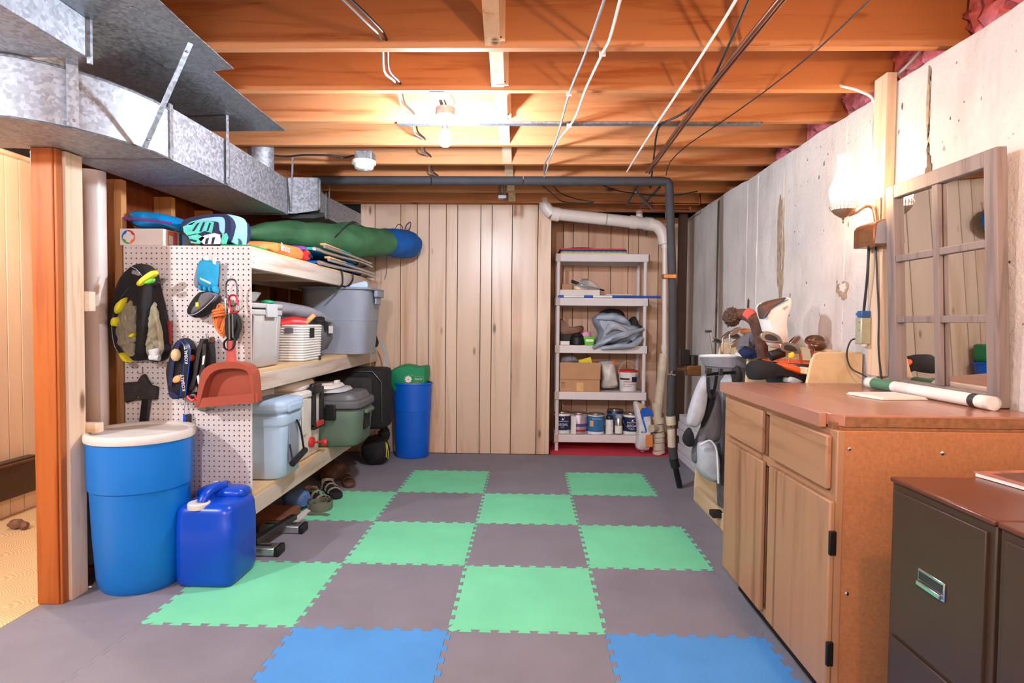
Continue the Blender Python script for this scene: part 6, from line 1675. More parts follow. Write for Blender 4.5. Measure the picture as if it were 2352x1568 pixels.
# black and orange bag in the near bay
b1 = thing('golf_bag', (2.28, 0.78, 0.067), 'black and orange golf bag in the near bay of the organiser', 'golf bag')
obj('tube', MB().loft([ringe(2.29, 0.78, 0.068, 0.11, 0.15), ringe(2.29, 0.78, 0.5, 0.115, 0.17), ringe(2.28, 0.78, 0.88, 0.12, 0.2), ringe(2.26, 0.78, 0.975, 0.135, 0.235)]), 'black_cloth', b1)
obj('cuff', MB().loft([ringe(2.26, 0.78, 0.95, 0.14, 0.24), ringe(2.255, 0.78, 1.005, 0.15, 0.262, tz=0.0), ringe(2.255, 0.78, 1.015, 0.146, 0.257), ringe(2.255, 0.78, 1.012, 0.125, 0.232), ringe(2.26, 0.78, 0.95, 0.115, 0.22)], False, False), 'black_plastic', b1)
obj('cuff_inset', MB().loft([ringe(2.255, 0.78, 1.016, 0.124, 0.231), ringe(2.255, 0.78, 1.010, 0.10, 0.20)], False, True), 'golf_orange', b1)
obj('orange_flash', puff(MB(), [(2.107, 1.014), (2.134, 1.021), (2.196, 1.005), (2.228, 0.984), (2.233, 0.963), (2.214, 0.959), (2.156, 0.979), (2.118, 0.994)], 1, 0.65, 0.535, smooth=1), 'golf_orange', b1)
obj('orange_flash', puff(MB(), [(2.043, 0.997), (2.085, 1.013), (2.077, 0.996), (2.048, 0.979)], 1, 0.66, 0.56, smooth=1), 'golf_orange', b1)
obj('handle', puff(MB(), [(1.968, 1.023), (2.072, 1.029), (2.135, 1), (2.228, 0.959), (2.264, 0.947), (2.26, 0.926), (2.198, 0.925), (2.136, 0.95), (2.073, 0.966), (2.022, 0.936), (1.975, 0.935)], 1, 0.66, 0.555, smooth=1), 'black_cloth', b1)
obj('grey_panel', puff(MB(), [(2.133, 0.96), (2.178, 0.952), (2.22, 0.928), (2.128, 0.922)], 1, 0.60, 0.54, smooth=1), 'light_grey_cloth', b1)
for z in (846, 851, 857):
    pass
for q in ((1.984, 0.6, 0.988), (1.984, 0.6, 0.977), (1.984, 0.6, 0.967)):
    obj('rivet', MB().ball(q, 0.004, 0.004, 0.004, 8, 6), 'chrome', b1)


def club(head, base, size, kind, label, flip=1, yawd=0.0):
    """golf club standing head up: shaft, hosel and head"""
    t = thing('golf_club', base, label, 'golf club', 'golf clubs in the bags')
    h, b = Vector(head), Vector(base)
    obj('shaft', MB().tube([b, h - (h - b).normalized() * size * 0.55], 0.0048, 8), 'chrome', t)
    obj('hosel', MB().tube([h - (h - b).normalized() * size * 0.6, h - (h - b).normalized() * size * 0.25, h], [0.0068, 0.0068, 0.006], 8), 'chrome', t)
    cy_, sy_ = math.cos(yawd), math.sin(yawd)
    def L(u, w, d):
        u *= flip
        return (h.x + size * (u * cy_) - d * sy_, h.y + size * (u * sy_) + d * cy_, h.z + size * w)
    if kind == 'iron':
        out = [(0.05, -0.12), (0.0, 0.06), (-0.12, 0.22), (-0.45, 0.40), (-0.80, 0.46), (-1.0, 0.36), (-1.02, 0.10), (-0.85, -0.05), (-0.4, -0.14)]
        P = [Vector((a, c, 0)) for a, c in out]
        for _ in range(1):
            P = [q for i in range(len(P)) for q in (P[i] * .75 + P[(i + 1) % len(P)] * .25, P[i] * .25 + P[(i + 1) % len(P)] * .75)]
        obj('head', MB().loft([[L(p.x, p.y, -0.006) for p in P], [L(p.x, p.y, 0.010) for p in P]]), 'iron_steel', t, bevel=0.002)
        c_ = Vector((-0.55, 0.12, 0))
        obj('cavity', MB().loft([[L(c_.x + (p.x - c_.x) * 0.62, c_.y + (p.y - c_.y) * 0.55, -0.0075) for p in P], [L(c_.x + (p.x - c_.x) * 0.60, c_.y + (p.y - c_.y) * 0.53, -0.0055) for p in P]]), 'dark_steel', t)
        if False: obj('badge', MB().loft([[L(c_.x + 0.14 * math.cos(2 * PI * k / 14), c_.y - 0.02 + 0.10 * math.sin(2 * PI * k / 14), -0.0095) for k in range(14)], [L(c_.x + 0.14 * math.cos(2 * PI * k / 14), c_.y - 0.02 + 0.10 * math.sin(2 * PI * k / 14), -0.007) for k in range(14)]]), 'iron_steel', t)
    elif kind == 'blade':
        out = [(0.05, -0.1), (0.0, 0.08), (-0.3, 0.36), (-0.72, 0.60), (-0.95, 0.58), (-1.0, 0.40), (-0.7, 0.12), (-0.3, -0.08)]
        P = [Vector((a, c, 0)) for a, c in out]
        for _ in range(2):
            P = [q for i in range(len(P)) for q in (P[i] * .75 + P[(i + 1) % len(P)] * .25, P[i] * .25 + P[(i + 1) % len(P)] * .75)]
        obj('head', MB().loft([[L(p.x, p.y, -0.006) for p in P], [L(p.x, p.y, 0.009) for p in P]]), 'iron_steel', t, bevel=0.002)
        obj('face', MB().loft([[L(-0.5 + (p.x + 0.5) * 0.8, 0.25 + (p.y - 0.25) * 0.75, -0.0078) for p in P], [L(-0.5 + (p.x + 0.5) * 0.78, 0.25 + (p.y - 0.25) * 0.73, -0.006) for p in P]]), 'lamp_metal', t)
    elif kind == 'wood':
        c_ = L(-0.5, 0.16, 0.02)
        obj('head', MB().ball(c_, size * 0.56, size * 0.42, size * 0.34, 22, 14), 'wood_club', t)
        obj('sole_plate', MB().ball((c_[0], c_[1] + 0.004, c_[2] - size * 0.05), size * 0.57, size * 0.43, size * 0.28, 22, 14), 'iron_steel', t)
    else:
        obj('head', MB().box(L(-0.9, 0, -0.008)[0], h.y - 0.01, h.z - size * 0.1, L(0.15, 0, 0)[0], h.y + 0.012, h.z + size * 0.35), 'dark_steel', t, bevel=0.004)
    return t


club((2.038, 1.42, 1.153), (2.066, 1.42, 0.956), 0.035, 'putter', 'putter with a small dark head, leftmost in the white golf bag', 1)
club((2.105, 1.4, 1.117), (2.113, 1.4, 0.95), 0.075, 'blade', 'thin iron with a dark narrow blade next to the putter', -1, 0.3)
club((2.12, 1.46, 1.091), (2.123, 1.46, 0.946), 0.06, 'iron', 'iron half hidden behind the thin dark blade', 1, 0.2)
club((2.14, 1.38, 1.139), (2.147, 1.38, 0.952), 0.08, 'blade', 'tall iron standing left of the furry headcover stem', -1, 0.2)
club((2.133, 1.34, 1.068), (2.133, 1.34, 0.955), 0.085, 'blade', 'low iron with orange glints left of the navy cloth', -1, 0.25)
club((2.219, 1.4, 1.121), (2.217, 1.4, 0.951), 0.08, 'iron', 'iron leaning under the furry pompom', 1, -0.2)
club((2.164, 0.7, 1.123), (2.158, 0.72, 1.022), 0.105, 'iron', 'large cavity-back iron in front of the white headcover', 1, 0.05)
club((2.239, 0.66, 1.074), (2.258, 0.68, 1), 0.10, 'iron', 'cavity-back iron bent low beside the yellow ball', 1, 0.05)
club((2.268, 0.85, 1.101), (2.27, 0.85, 1.005), 0.075, 'blade', 'dark pointed iron behind the cavity-back irons', -1, 0.4)
club((2.273, 0.6, 1.089), (2.29, 0.64, 0.992), 0.075, 'wood', 'dark-headed wood nearest the plywood end panel', -1, 0.2)
club((2.332, 0.75, 1.11), (2.329, 0.72, 0.998), 0.085, 'wood', 'rounded brown wood behind the dark-headed one', -1, 0.3)

fz = thing('headcover', (2.074, 1.02, 1.213), 'brown knitted headcover with a furry pompom drooping over the white bag', 'headcover')
pc = (2.056, 1.1, 1.242)
obj('pompom', MB().ball(pc, 0.046, 0.046, 0.050, 40, 28, 0.35, 7, 3), 'fur_brown', fz)
obj('stem', sack([(2.073, 1.1, 1.252), (2.112, 1.06, 1.257), (2.15, 1.02, 1.226), (2.172, 1, 1.154), (2.188, 1, 1.071), (2.194, 1, 1.018)], [0.030, 0.032, 0.036, 0.034, 0.032, 0.030], 1.0, 18, 0.06, 2), 'knit_brown', fz)
obj('patch', sack([(2.12, 1.055, 1.262), (2.133, 1.04, 1.252), (2.142, 1.03, 1.24)], [0.0355, 0.0365, 0.037], 1.0, 18), 'knit_red', fz)
hw = thing('headcover', (2.186, 0.8, 1.102), 'white driver headcover with dark panel and blue stripe in the black bag', 'headcover')
obj('shell', puff(MB(), [(2.09, 1.302), (2.125, 1.32), (2.191, 1.336), (2.239, 1.346), (2.253, 1.335), (2.25, 1.292), (2.229, 1.248), (2.226, 1.192), (2.236, 1.129), (2.233, 1.08), (2.157, 1.079), (2.129, 1.157), (2.11, 1.224), (2.094, 1.262)], 1, 0.86, 0.755), 'golf_white', hw)
obj('dark_panel', puff(MB(), [(2.087, 1.297), (2.121, 1.32), (2.187, 1.336), (2.226, 1.343), (2.187, 1.32), (2.14, 1.289), (2.11, 1.253), (2.102, 1.224), (2.092, 1.257)], 1, 0.83, 0.746, smooth=1), 'brown_leather', hw)
obj('stripe', MB().tube(spline([(2.093, 0.757, 1.23), (2.119, 0.75, 1.27), (2.171, 0.751, 1.308), (2.216, 0.756, 1.328)]), 0.0022, 6), 'print_blue', hw)
text('lettering', 'SIM', (2.192, 0.748, 1.275), 0.018, 'mid_grey_cloth', hw, tilt=0.5)
nv = thing('ball_pouch', (2.107, 1, 1.034), 'navy and blue cloth stuffed between the two golf bags', 'cloth')
obj('cloth', sack([(2.109, 1.12, 1.052), (2.135, 1.1, 1.086), (2.166, 1.08, 1.111), (2.183, 1.06, 1.092)], [0.03, 0.05, 0.055, 0.03], 0.9, 18, 0.3, 5), 'mid_grey_cloth', nv)
obj('fold', sack([(2.092, 1.04, 1.068), (2.118, 1.03, 1.04), (2.165, 1.03, 1.04)], [0.03, 0.036, 0.03], 0.8, 16, 0.3, 9), 'navy_cloth', nv)
tag(obj('club_grip', MB().cyl((2.108, 0.7, 1.044), (2.176, 0.7, 1.067), 0.026, n=20), 'black_plastic', bevel=0.006), 'thick black grip lying across the black golf bag opening', 'grip')
tag(obj('golf_ball', MB().ball((2.197, 0.66, 1.054), 0.016, 0.016, 0.018, 16, 10), 'foam_yellow'), 'yellow ball among the irons in the black bag', 'ball')
tag(obj('orange_cloth', puff(MB(), [(2.122, 1.163), (2.159, 1.184), (2.209, 1.164), (2.217, 1.134), (2.168, 1.134)], 1, 1.20, 1.12), 'pack_orange'), 'orange patterned cloth behind the brown headcover stem', 'cloth')

cr = thing('slatted_panels', (2.34, 2.8, 0.0), 'stack of pale white boards lying by the concrete wall beyond the golf organiser', 'boards')
for k in range(6):
    o_ = 0.008 * ((k * 7) % 3)
    obj('board', MB().box(2.262 + o_, 2.405 + o_, 0.002 + 0.066 * k, 2.43, 3.05 - o_, 0.064 + 0.066 * k), 'panel_white', cr, bevel=0.004)
tag(obj('corner_post', MB().box(2.275, 3.12, 0.0, 2.345, 3.19, 2.20), 'board_dark' if 'board_dark' in MATS else plain('board_dark', (62, 40, 28), 0.8), bevel=0.003), 'dark brown post standing in the corner beside the concrete wall', 'post')

# ------------------------------------------------------------------ plastic shelving in the alcove
ps = thing('plastic_shelving', (1.59, 3.42, 0.0), 'off-white five-tier plastic shelving in the alcove', 'shelf')
px0, px1, py0, py1 = 1.165, 2.020, 3.225, 3.615
tops = [1.844, 1.436, 0.994, 0.558, 0.157]
for z in tops:
    obj('shelf', MB().box(px0 + 0.03, py0, z - 0.012, px1 - 0.03, py1, z), 'shelf_plastic', ps, bevel=0.003)
    obj('front_lip', MB().box(px0, py0 - 0.004, z - 0.073, px1, py0 + 0.014, z), 'shelf_plastic', ps, bevel=0.004)
    obj('back_lip', MB().box(px0, py1 - 0.012, z - 0.073, px1, py1, z), 'shelf_plastic', ps, bevel=0.004)
    for x in (px0, px1 - 0.014):
        obj('side_lip', MB().box(x, py0 + 0.014, z - 0.073, x + 0.014, py1 - 0.012, z), 'shelf_plastic', ps)
    obj('end_cap', MB().box(px1, py0, z - 0.07, px1 + 0.008, py0 + 0.05, z - 0.005), 'black_plastic', ps)
    obj('end_cap', MB().box(px0 - 0.012, py0, z - 0.07, px0, py0 + 0.05, z - 0.005), 'black_plastic', ps)
    obj('joint', MB().box(px0 - 0.001, py0 - 0.006, z - 0.074, px0 + 0.042, py0 + 0.0, z + 0.001), 'shelf_joint', ps, bevel=0.002)
zz = [0.0] + [z for z in reversed(tops)]
for k in range(5):
    z0 = 0.0 if k == 0 else tops[5 - k]
    z1 = tops[4 - k] - 0.072
    for x in (px0 + 0.024, px1 - 0.024):
        for y in (py0 + 0.022, py1 - 0.026):
            obj('leg', MB().cyl((x, y, z0 - (0.0 if k else 0.0)), (x, y, z1), 0.0175, n=16), 'shelf_plastic', ps)

# top tier
for k, (m_, lab, dx) in enumerate((('foam_yellow', 'yellow foam tile, lowest of the stack on the plastic shelving', 0.0), ('foam_blue', 'blue foam tile in the middle of the stack on the plastic shelving', 0.004), ('black_rubber', 'black foam tile under the red one on the plastic shelving', 0.006), ('foam_red', 'red foam tile, uppermost of the stack on the plastic shelving', -0.006))):
    S = seam(12)
    x0, y0, w_, d_ = 1.205 + dx, 3.245, 0.61, 0.34
    pts = [(x0, y0)] + [(x0 + t * w_, y0 - 0.006 + 0.006 * o_) for t, o_ in S] + [(x0 + w_, y0), (x0 + w_, y0 + d_), (x0, y0 + d_)]
    z = 1.845 + 0.0125 * k
    tag(obj('foam_tile', MB().prism(pts, 2, z, z + 0.012), m_, smooth=False), lab, 'foam tile', 'foam tile stack')
tag(obj('pan_lid', MB().lathe([(0.15, 0.0), (0.16, 0.004), (0.14, 0.016), (0.03, 0.022), (0.0, 0.022)], (1.40, 3.42, 1.896), 36, 1, 0.9, cap1=False), 'aluminium'), 'shiny round lid on the red foam tile', 'lid')
# second tier
tag(obj('white_carton', MB().box((1.195, 3.24, 1.49)[0], 3.245, 1.437, (1.576, 3.24, 1.493)[0], 3.50, 1.512), 'card_white', bevel=0.003), 'flat white carton on the second plastic tier', 'box')
tag(obj('small_carton', MB().box(1.225, 3.33, 1.513, 1.32, 3.46, 1.57), 'cardboard', bevel=0.003), 'small brown carton on the flat white carton', 'box')
bl = thing('blister_pack', (1.44, 3.36, 1.513), 'clear blister pack holding a black tool on the white carton', 'pack')
obj('film', puff(MB(), [(1.339, 1.516), (1.347, 1.57), (1.396, 1.611), (1.469, 1.62), (1.544, 1.588), (1.593, 1.539), (1.61, 1.506)], 1, 3.42, 3.30), 'clear_plastic', bl)
obj('tool', MB().tube([(1.314, 3.33, 1.599), (1.389, 3.33, 1.571), (1.513, 3.33, 1.539)], [0.014, 0.016, 0.012], 12).tube([(1.452, 3.34, 1.56), (1.629, 3.34, 1.511)], 0.008, 8), 'black_plastic', bl)
obj('blade', MB().box((1.414, 3.34, 1.621)[0], 3.33, (1.415, 3.34, 1.539)[2], (1.471, 3.34, 1.621)[0], 3.35, (1.414, 3.34, 1.621)[2]), 'dark_steel', bl, bevel=0.003)
pa_ = thing('paper_stack', (1.78, 3.40, 1.437), 'stack of loose papers lying right of the white carton', 'papers')
for k in range(4):
    obj('sheet', MB().box(1.60 + 0.012 * k, 3.27 + 0.01 * ((k * 3) % 2), 1.437 + 0.010 * k, 1.93 - 0.015 * k, 3.53, 1.444 + 0.010 * k), 'paper_white' if k % 2 else 'shelf_joint', pa_)
pz_ = 1.4485
po = thing('striped_pole', (1.66, 3.222, 1.437), 'blue and white banded pole lying along the front of the second tier', 'pole')
pxs = [1281, 1295, 1341, 1362, 1405, 1518]
bands = [((1.184, 3.236, 1.433)[0], (1.24, 3.236, 1.434)[0], 'salt_blue'), ((1.24, 3.236, 1.434)[0], (1.427, 3.236, 1.435)[0], 'white_print'), ((1.427, 3.236, 1.435)[0], (1.512, 3.236, 1.436)[0], 'salt_blue'), ((1.512, 3.236, 1.436)[0], (1.689, 3.236, 1.438)[0], 'white_print'), ((1.689, 3.236, 1.438)[0], (2.14, 3.236, 1.441)[0], 'salt_blue')]
for a, b, m_ in bands:
    obj('band', MB().cyl((a, 3.236, pz_), (b, 3.236, pz_), 0.0115, n=16), m_, po)
# third tier
bt = thing('leather_boots', (1.27, 3.36, 0.995), 'crumpled brown leather boot and bag on the left of the third tier', 'boots')
obj('boot', puff(MB(), [(1.197, 1.082), (1.188, 1.185), (1.208, 1.239), (1.245, 1.24), (1.258, 1.186), (1.321, 1.158), (1.415, 1.179), (1.444, 1.167), (1.437, 1.117), (1.396, 1.092), (1.272, 1.074)], 1, 3.44, 3.28, wob=0.02), 'boot_brown', bt)
obj('bag', puff(MB(), [(1.193, 1.09), (1.271, 1.124), (1.374, 1.1), (1.388, 1.026), (1.355, 0.997), (1.198, 0.995)], 1, 3.45, 3.29, wob=0.015, seed=2), 'dark_cloth', bt)
tag(obj('black_jar', MB().lathe([(0.06, 0), (0.066, 0.006), (0.068, 0.07), (0.055, 0.085), (0.05, 0.10), (0.0, 0.10)], (1.375, 3.30, 0.995), 24, cap1=False), 'black_plastic'), 'black jar on the third tier beside the boots', 'jar')
tag(obj('parts_box', MB().box(1.215, 3.24, 0.995, 1.30, 3.29, 1.03), 'card_white', bevel=0.002), 'small white box at the left end of the third tier', 'box')
gp = thing('green_pot', (1.487, 3.29, 0.995), 'lime green square planter with a white label on the third tier', 'pot')
obj('pot', MB().loft([rring(1.487, 3.30, 0.995, 0.082, 0.08, 8, 28), rring(1.487, 3.30, 1.055, 0.108, 0.10, 8, 28), rring(1.487, 3.30, 1.057, 0.118, 0.11, 8, 28), rring(1.487, 3.30, 1.072, 0.118, 0.11, 8, 28)]), 'pot_green', gp)
obj('pot_label', MB().box(1.452, 3.2455, 1.028, 1.522, 3.2475, 1.05), 'white_print', gp)
pt_ = thing('pink_tub', (1.455, 3.38, 0.995), 'white tub with a pink lid behind the lime planter', 'tub')
obj('tub', MB().lathe([(0.05, 0.0), (0.062, 0.085)], (1.45, 3.42, 0.995), 24), 'white_paint', pt_)
obj('lid', MB().lathe([(0.066, 0.085), (0.066, 0.11), (0.058, 0.125)], (1.45, 3.42, 0.995), 24), 'lid_pink', pt_)
tp_ = thing('grey_tarp', (1.75, 3.36, 0.995), 'crumpled grey tarp spilling over the front of the third tier', 'tarp')
obj('heap', puff(MB(), [(1.539, 1.189), (1.53, 1.25), (1.562, 1.275), (1.615, 1.309), (1.668, 1.293), (1.725, 1.309), (1.807, 1.286), (1.841, 1.233), (1.902, 1.192), (1.985, 1.164), (1.998, 1.082), (1.967, 1.016), (1.844, 1.003), (1.681, 1.001), (1.578, 1), (1.533, 1.004), (1.565, 1.045), (1.597, 1.107)], 1, 3.52, 3.215, wob=0.035), 'tarp_grey', tp_)
obj('fold', sack([(1.555, 3.24, 1.25), (1.664, 3.21, 1.259), (1.785, 3.21, 1.232), (1.851, 3.24, 1.18)], [0.03, 0.05, 0.05, 0.02], 0.7, 16, 0.4, 1), 'tarp_grey', tp_)
obj('fold', sack([(1.516, 3.215, 0.966), (1.604, 3.19, 1.029), (1.762, 3.18, 1.091), (1.981, 3.22, 1.153)], [0.025, 0.05, 0.055, 0.02], 0.6, 16, 0.4, 4), 'tarp_grey', tp_)
obj('fold', sack([(1.587, 3.2, 0.968), (1.744, 3.18, 0.99), (1.885, 3.19, 1.011), (1.97, 3.22, 1.072)], [0.02, 0.04, 0.045, 0.02], 0.7, 16, 0.4, 7), 'tarp_grey', tp_)
obj('fold', sack([(1.625, 3.2, 1.109), (1.701, 3.18, 1.179), (1.823, 3.19, 1.131)], [0.02, 0.05, 0.02], 0.8, 16, 0.3, 9), 'light_grey_cloth', tp_)
obj('toggle', MB().tube([(1.762, 3.165, 0.991), (1.82, 3.16, 1.016), (1.868, 3.165, 1.04)], [0.012, 0.006, 0.010], 8), 'black_plastic', tp_)
tag(obj('black_hood', puff(MB(), [(1.584, 1.261), (1.617, 1.32), (1.701, 1.346), (1.806, 1.339), (1.858, 1.289), (1.863, 1.212), (1.597, 1.189)], 1, 3.56, 3.42), 'black_cloth'), 'black hood poking up behind the grey tarp', 'clothing')
tag(obj('dark_pouch', puff(MB(), [(1.858, 1.191), (1.907, 1.263), (1.948, 1.272), (1.966, 1.193), (2.016, 1.172), (2.009, 1.109), (1.86, 1.108)], 1, 3.5, 3.34), 'dark_cloth'), 'dark grey pouch at the right end of the third tier', 'bag')
# fourth tier
ct = thing('shipping_carton', (1.37, 3.40, 0.559), 'brown shipping carton with open flaps on the fourth tier', 'box')
cz = 0.559
obj('front', MB().box(1.212, 3.245, cz, 1.587, 3.249, cz + 0.27), 'cardboard', ct)
obj('back', MB().box(1.212, 3.50, cz, 1.587, 3.504, cz + 0.27), 'cardboard', ct)
obj('side', MB().box(1.212, 3.249, cz, 1.216, 3.50, cz + 0.27), 'cardboard', ct)
obj('side', MB().box(1.583, 3.249, cz, 1.587, 3.50, cz + 0.27), 'cardboard', ct)
obj('bottom', MB().box(1.216, 3.249, cz, 1.583, 3.50, cz + 0.004), 'cardboard', ct)
obj('front_flap', MB().box(1.217, 3.226, cz + 0.115, 1.59, 3.230, cz + 0.275, Matrix.Rotation(0.10, 3, 'X')), 'cardboard', ct)
obj('tape', MB().box(1.37, 3.2435, cz + 0.0, 1.435, 3.245, cz + 0.085), 'armrest_tan', ct)
for x in (1.232, 1.252):
    obj('arrow_print', MB().box(x, 3.2440, cz + 0.035, x + 0.004, 3.2452, cz + 0.088).box(x - 0.005, 3.2440, cz + 0.080, x + 0.009, 3.2452, cz + 0.084), 'nail_dark', ct)
tag(obj('grey_shoe', MB().ball((1.30, 3.38, 0.845), 0.085, 0.07, 0.045, 20, 12, 0.3, 3, 3), 'grey_cloth'), 'grey shoe lying in the open shipping carton', 'shoe')
tag(obj('yellow_package', MB().box(1.40, 3.33, 0.80, 1.52, 3.36, 0.865, Matrix.Rotation(-0.3, 3, 'Y')), 'foam_yellow', bevel=0.003), 'yellow packet poking out of the shipping carton', 'package')
cbg = thing('clear_bag', (1.68, 3.36, 0.559), 'clear plastic bag of grey powder between carton and bucket', 'bag')
obj('film', puff(MB(), [(1.58, 0.837), (1.666, 0.847), (1.736, 0.847), (1.754, 0.756), (1.764, 0.665), (1.782, 0.591), (1.691, 0.577), (1.6, 0.58), (1.623, 0.705)], 1, 3.46, 3.27, wob=0.02), 'smoke_film', cbg)
obj('tag_print', MB().prism([(1.702, 0.847), (1.726, 0.848), (1.727, 0.811), (1.706, 0.819)], 1, 3.268, 3.275), 'orange_plastic', cbg)
bu = thing('compound_bucket', (1.86, 3.35, 0.559), 'white joint compound bucket with red lid and wire handle on the fourth tier', 'bucket')
bx_, by_ = 1.868, 3.35
obj('bucket', MB().lathe([(0.072, 0.0), (0.078, 0.004), (0.086, 0.17), (0.090, 0.172), (0.090, 0.182)], (bx_, by_, 0.559), 40), 'can_white', bu)
obj('lid', MB().lathe([(0.092, 0.182), (0.092, 0.196), (0.084, 0.202), (0.0, 0.202)], (bx_, by_, 0.559), 40, cap1=False), 'red_plastic', bu)
obj('handle', MB().tube([(bx_ + 0.092 * math.cos(a), by_ - 0.02, 0.559 + 0.165 + 0.125 * math.sin(a)) for a in [PI * k / 20 for k in range(21)]], 0.003, 6), 'shelf_joint', bu)
def lab_arc(name, a0, a1, z0, z1, m_, r0=0.0795, r1=0.0868, c=(bx_, by_, 0.559), h=0.17, parent=bu):
    vs, fs = [], []
    n_ = 12
    for k in range(n_ + 1):
        a = math.radians(a0 + (a1 - a0) * k / n_)
        for z in (z0, z1):
            r_ = r0 + (r1 - r0) * z / h + 0.0008
            vs.append((c[0] + r_ * math.cos(a), c[1] + r_ * math.sin(a), c[2] + z))
    for k in range(n_):
        fs.append((2 * k, 2 * k + 2, 2 * k + 3, 2 * k + 1))
    return obj(name, MB().add(vs, fs), m_, parent)
lab_arc('print_band', 200, 270, 0.112, 0.128, 'nail_dark')
lab_arc('print_block', 285, 335, 0.09, 0.14, 'can_navy')
text('lettering', 'Wallboard', (bx_ - 0.058, by_ - 0.0885, 0.559 + 0.090), 0.022, 'print_red', bu)
text('lettering', 'Joint Compound', (bx_ - 0.060, by_ - 0.0885, 0.559 + 0.070), 0.0165, 'print_red', bu)
text('lettering', 'Plâtre pour joints', (bx_ - 0.056, by_ - 0.0865, 0.559 + 0.05), 0.010, 'nail_dark', bu)


# bottom tier: paint and spray cans
def paint_can(x, y, r, h, body_m, band, label, letters=None, bail=False, extra=None):
    z = 0.158
    t = thing('paint_can', (x, y, z), label, 'paint can', 'paint cans on the lowest tier')
    obj('can', MB().lathe([(r * 0.96, 0.0), (r, 0.004), (r, h - 0.004), (r * 0.97, h)], (x, y, z), 36), body_m, t)
    obj('rim', MB().lathe([(r * 0.985, h - 0.001), (r * 1.01, h), (r * 1.01, h + 0.008), (r * 0.93, h + 0.012), (r * 0.88, h + 0.006), (0.0, h + 0.006)], (x, y, z), 36, cap1=False), 'tin_metal', t)
    obj('lid', MB().lathe([(r * 0.80, h + 0.004), (r * 0.76, h + 0.014), (r * 0.62, h + 0.012), (r * 0.58, h + 0.007), (0, h + 0.007)], (x, y, z), 32, cap1=False), 'tin_metal', t)
    for z0, z1, m_ in band:
        obj('label_band', MB().lathe([(r + 0.0006, z0), (r + 0.0006, z1)], (x, y, z), 36, cap0=False, cap1=False), m_, t)
    if extra:
        extra(t, z)
    if letters:
        for s, dz, sz_, m_ in letters:
            text('lettering', s, (x, y - r - 0.0012, z + dz), sz_, m_, t, align='CENTER')
    obj('ear', MB().cyl((x + r * 0.2, y - r * 0.98, z + h * 0.80), (x + r * 0.2, y - r * 0.98 - 0.006, z + h * 0.80), 0.006, n=12), 'tin_metal', t)
    if bail:
        pts = [(x + r * 1.02 * math.cos(a), y - r * 0.7 - 0.03 * math.sin(a) ** 2 * 2, z + h * 0.72 - 0.075 * math.sin(a)) for a in [PI * k / 16 for k in range(17)]]
        obj('bail', MB().tube(pts, 0.0025, 6), 'chrome', t)
    return t


def regal(t, z):
    pass


LT = [('REGAL', 0.075, 0.034, 'white_print'), ('Benjamin Moore', 0.112, 0.016, 'white_print'), ('SELECT', 0.058, 0.011, 'white_print')]
def tri(x, y, r):
    def f(t, z):
        obj('logo', MB().prism([(x - 0.012, z + 0.128), (x + 0.012, z + 0.128), (x, z + 0.148)], 1, y - r - 0.0016, y - r + 0.003), 'white_print', t, smooth=False)
    return f


c1x = (1.246, 3.3, 0.256)[0]
paint_can(c1x, 3.335, 0.080, 0.185, 'can_white', [(0.034, 0.165, 'can_navy'), (0.030, 0.034, 'print_green')], 'navy and white paint can at the left end of the lowest tier', LT, False, tri(c1x, 3.335, 0.080))
c2x = (1.403, 3.3, 0.258)[0]
def c2e(t, z):
    lab_arc('side_label', 195, 245, 0.0, 0.165, 'paper_white', 0.0815, 0.0815, (c2x, 3.31, z), 0.165, t)
paint_can(c2x, 3.31, 0.080, 0.180, 'can_mauve', [(0.024, 0.042, 'can_red'), (0.07, 0.098, 'can_purple')], 'silver and white paint can with red and purple bands', None, False, c2e)
c3x = (1.561, 3.28, 0.263)[0]
def c3e(t, z):
    lab_arc('swatch', 222, 248, 0.075, 0.13, 'armrest_tan', 0.0815, 0.0815, (c3x, 3.30, z), 0.165, t)
paint_can(c3x, 3.30, 0.080, 0.180, 'can_white', [(0.026, 0.170, 'can_blue')], 'mid-blue paint can with a beige swatch', [('Benjamin Moore', 0.145, 0.013, 'white_print')], False, c3e)
c4x = (1.768, 3.48, 0.232)[0]
paint_can(c4x, 3.47, 0.080, 0.195, 'can_navy', [(0.02, 0.17, 'can_blue')], 'dark blue paint can standing behind the spray cans')
c5x = (1.897, 3.3, 0.265)[0]
paint_can(c5x, 3.31, 0.080, 0.185, 'can_white', [(0.034, 0.165, 'can_navy'), (0.030, 0.034, 'print_green')], 'navy and white paint can with a wire bail beside the salt bag', LT, True, tri(c5x, 3.31, 0.080))
def spray(x, y, label, body_m, cap_m, h):
    t = thing('spray_can', (x, y, 0.158), label, 'spray can')
    obj('can', MB().lathe([(0.033, 0), (0.035, 0.004), (0.035, h * 0.78), (0.030, h * 0.82)], (x, y, 0.158), 28), body_m, t)
    obj('cap', MB().lathe([(0.033, h * 0.79), (0.033, h * 0.96), (0.028, h), (0.0, h)], (x, y, 0.158), 28, cap1=False), cap_m, t)
    obj('label_band', MB().lathe([(0.0356, h * 0.06), (0.0356, h * 0.44)], (x, y, 0.158), 28, cap0=False, cap1=False), 'paper_white', t)
    return t
spray((1.687, 3.27, 0.267)[0], 3.27, 'white spray can with a black cap between the paint cans', 'can_white', 'black_plastic', 0.175)
spray((1.773, 3.27, 0.268)[0], 3.27, 'silver spray can right of the black-capped one', 'tin_metal', 'cable_grey', 0.19)

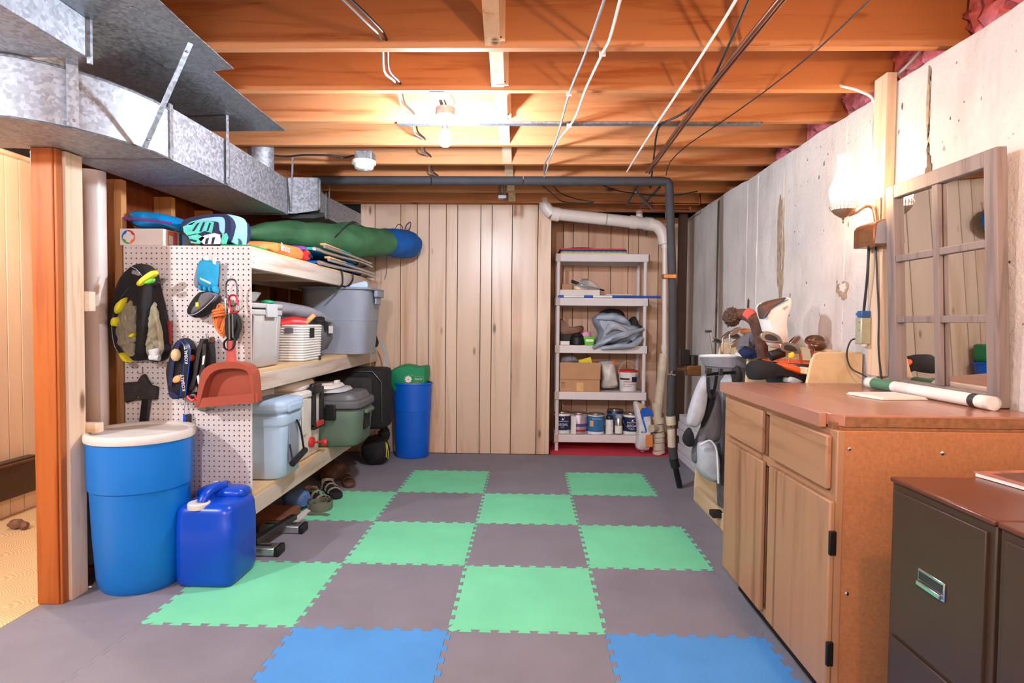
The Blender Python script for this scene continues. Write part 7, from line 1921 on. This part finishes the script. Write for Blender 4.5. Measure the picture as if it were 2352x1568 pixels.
sl_ = thing('salt_bag', (1.99, 3.15, 0.0), 'white bag printed blue and orange slumped beside the drain pipe', 'bag')
obj('sack', puff(MB(), [(1.882, 0.469), (1.918, 0.485), (1.971, 0.458), (2.031, 0.418), (2.056, 0.39), (2.058, 0.046), (1.998, 0.025), (1.909, 0.036), (1.931, 0.166), (1.925, 0.287)], 1, 3.215, 3.10, wob=0.015), 'can_white', sl_)
obj('blue_print', MB().prism([(1.953, 0.432), (2.008, 0.44), (2.052, 0.401), (2.053, 0.365), (1.97, 0.352), (2.004, 0.221), (1.996, 0.205), (1.955, 0.332), (1.938, 0.4)], 1, 3.0965, 3.106), 'salt_blue', sl_)
obj('orange_print', MB().prism([(1.993, 0.189), (2.056, 0.19), (2.058, 0.078), (1.994, 0.077)], 1, 3.0965, 3.106), 'salt_orange', sl_)
obj('face_print', MB().prism([(1.913, 0.479), (1.953, 0.463), (1.977, 0.44), (1.938, 0.407)], 1, 3.0975, 3.106), 'armrest_tan', sl_)
text('lettering', '40 lb', (1.949, 3.096, 0.204), 0.022, 'can_navy', sl_)

# ------------------------------------------------------------------ far room things
ht = thing('wall_heater', (-2.21, 1.1, 0.11), 'dark brown metal heater panel low on the pine plank wall beyond the door', 'heater')
obj('panel', MB().box(-2.226, 0.60, 0.12, -2.17, 1.335, 0.345), 'file_brown', ht, bevel=0.005)
obj('top_rail', MB().cyl((-2.165, 0.60, 0.325), (-2.165, 1.33, 0.325), 0.008, n=10), 'file_top_brown', ht)
for z in (0.17, 0.31):
    obj('knob', MB().box(-2.20, 1.335, z - 0.012, -2.165, 1.36, z + 0.012), 'black_plastic', ht, bevel=0.003)
tg = thing('toy_lump', (-1.98, 0.97, 0.0), 'small brown toy lying on the vinyl floor beyond the door', 'toy')
obj('body', MB().ball((-2.0, 0.99, 0.026), 0.045, 0.03, 0.026, 18, 12, 0.3, 3, 2), 'boot_brown', tg)
obj('head', MB().ball((-1.945, 0.98, 0.022), 0.024, 0.022, 0.022, 14, 10, 0.2, 3, 4), 'boot_brown', tg)
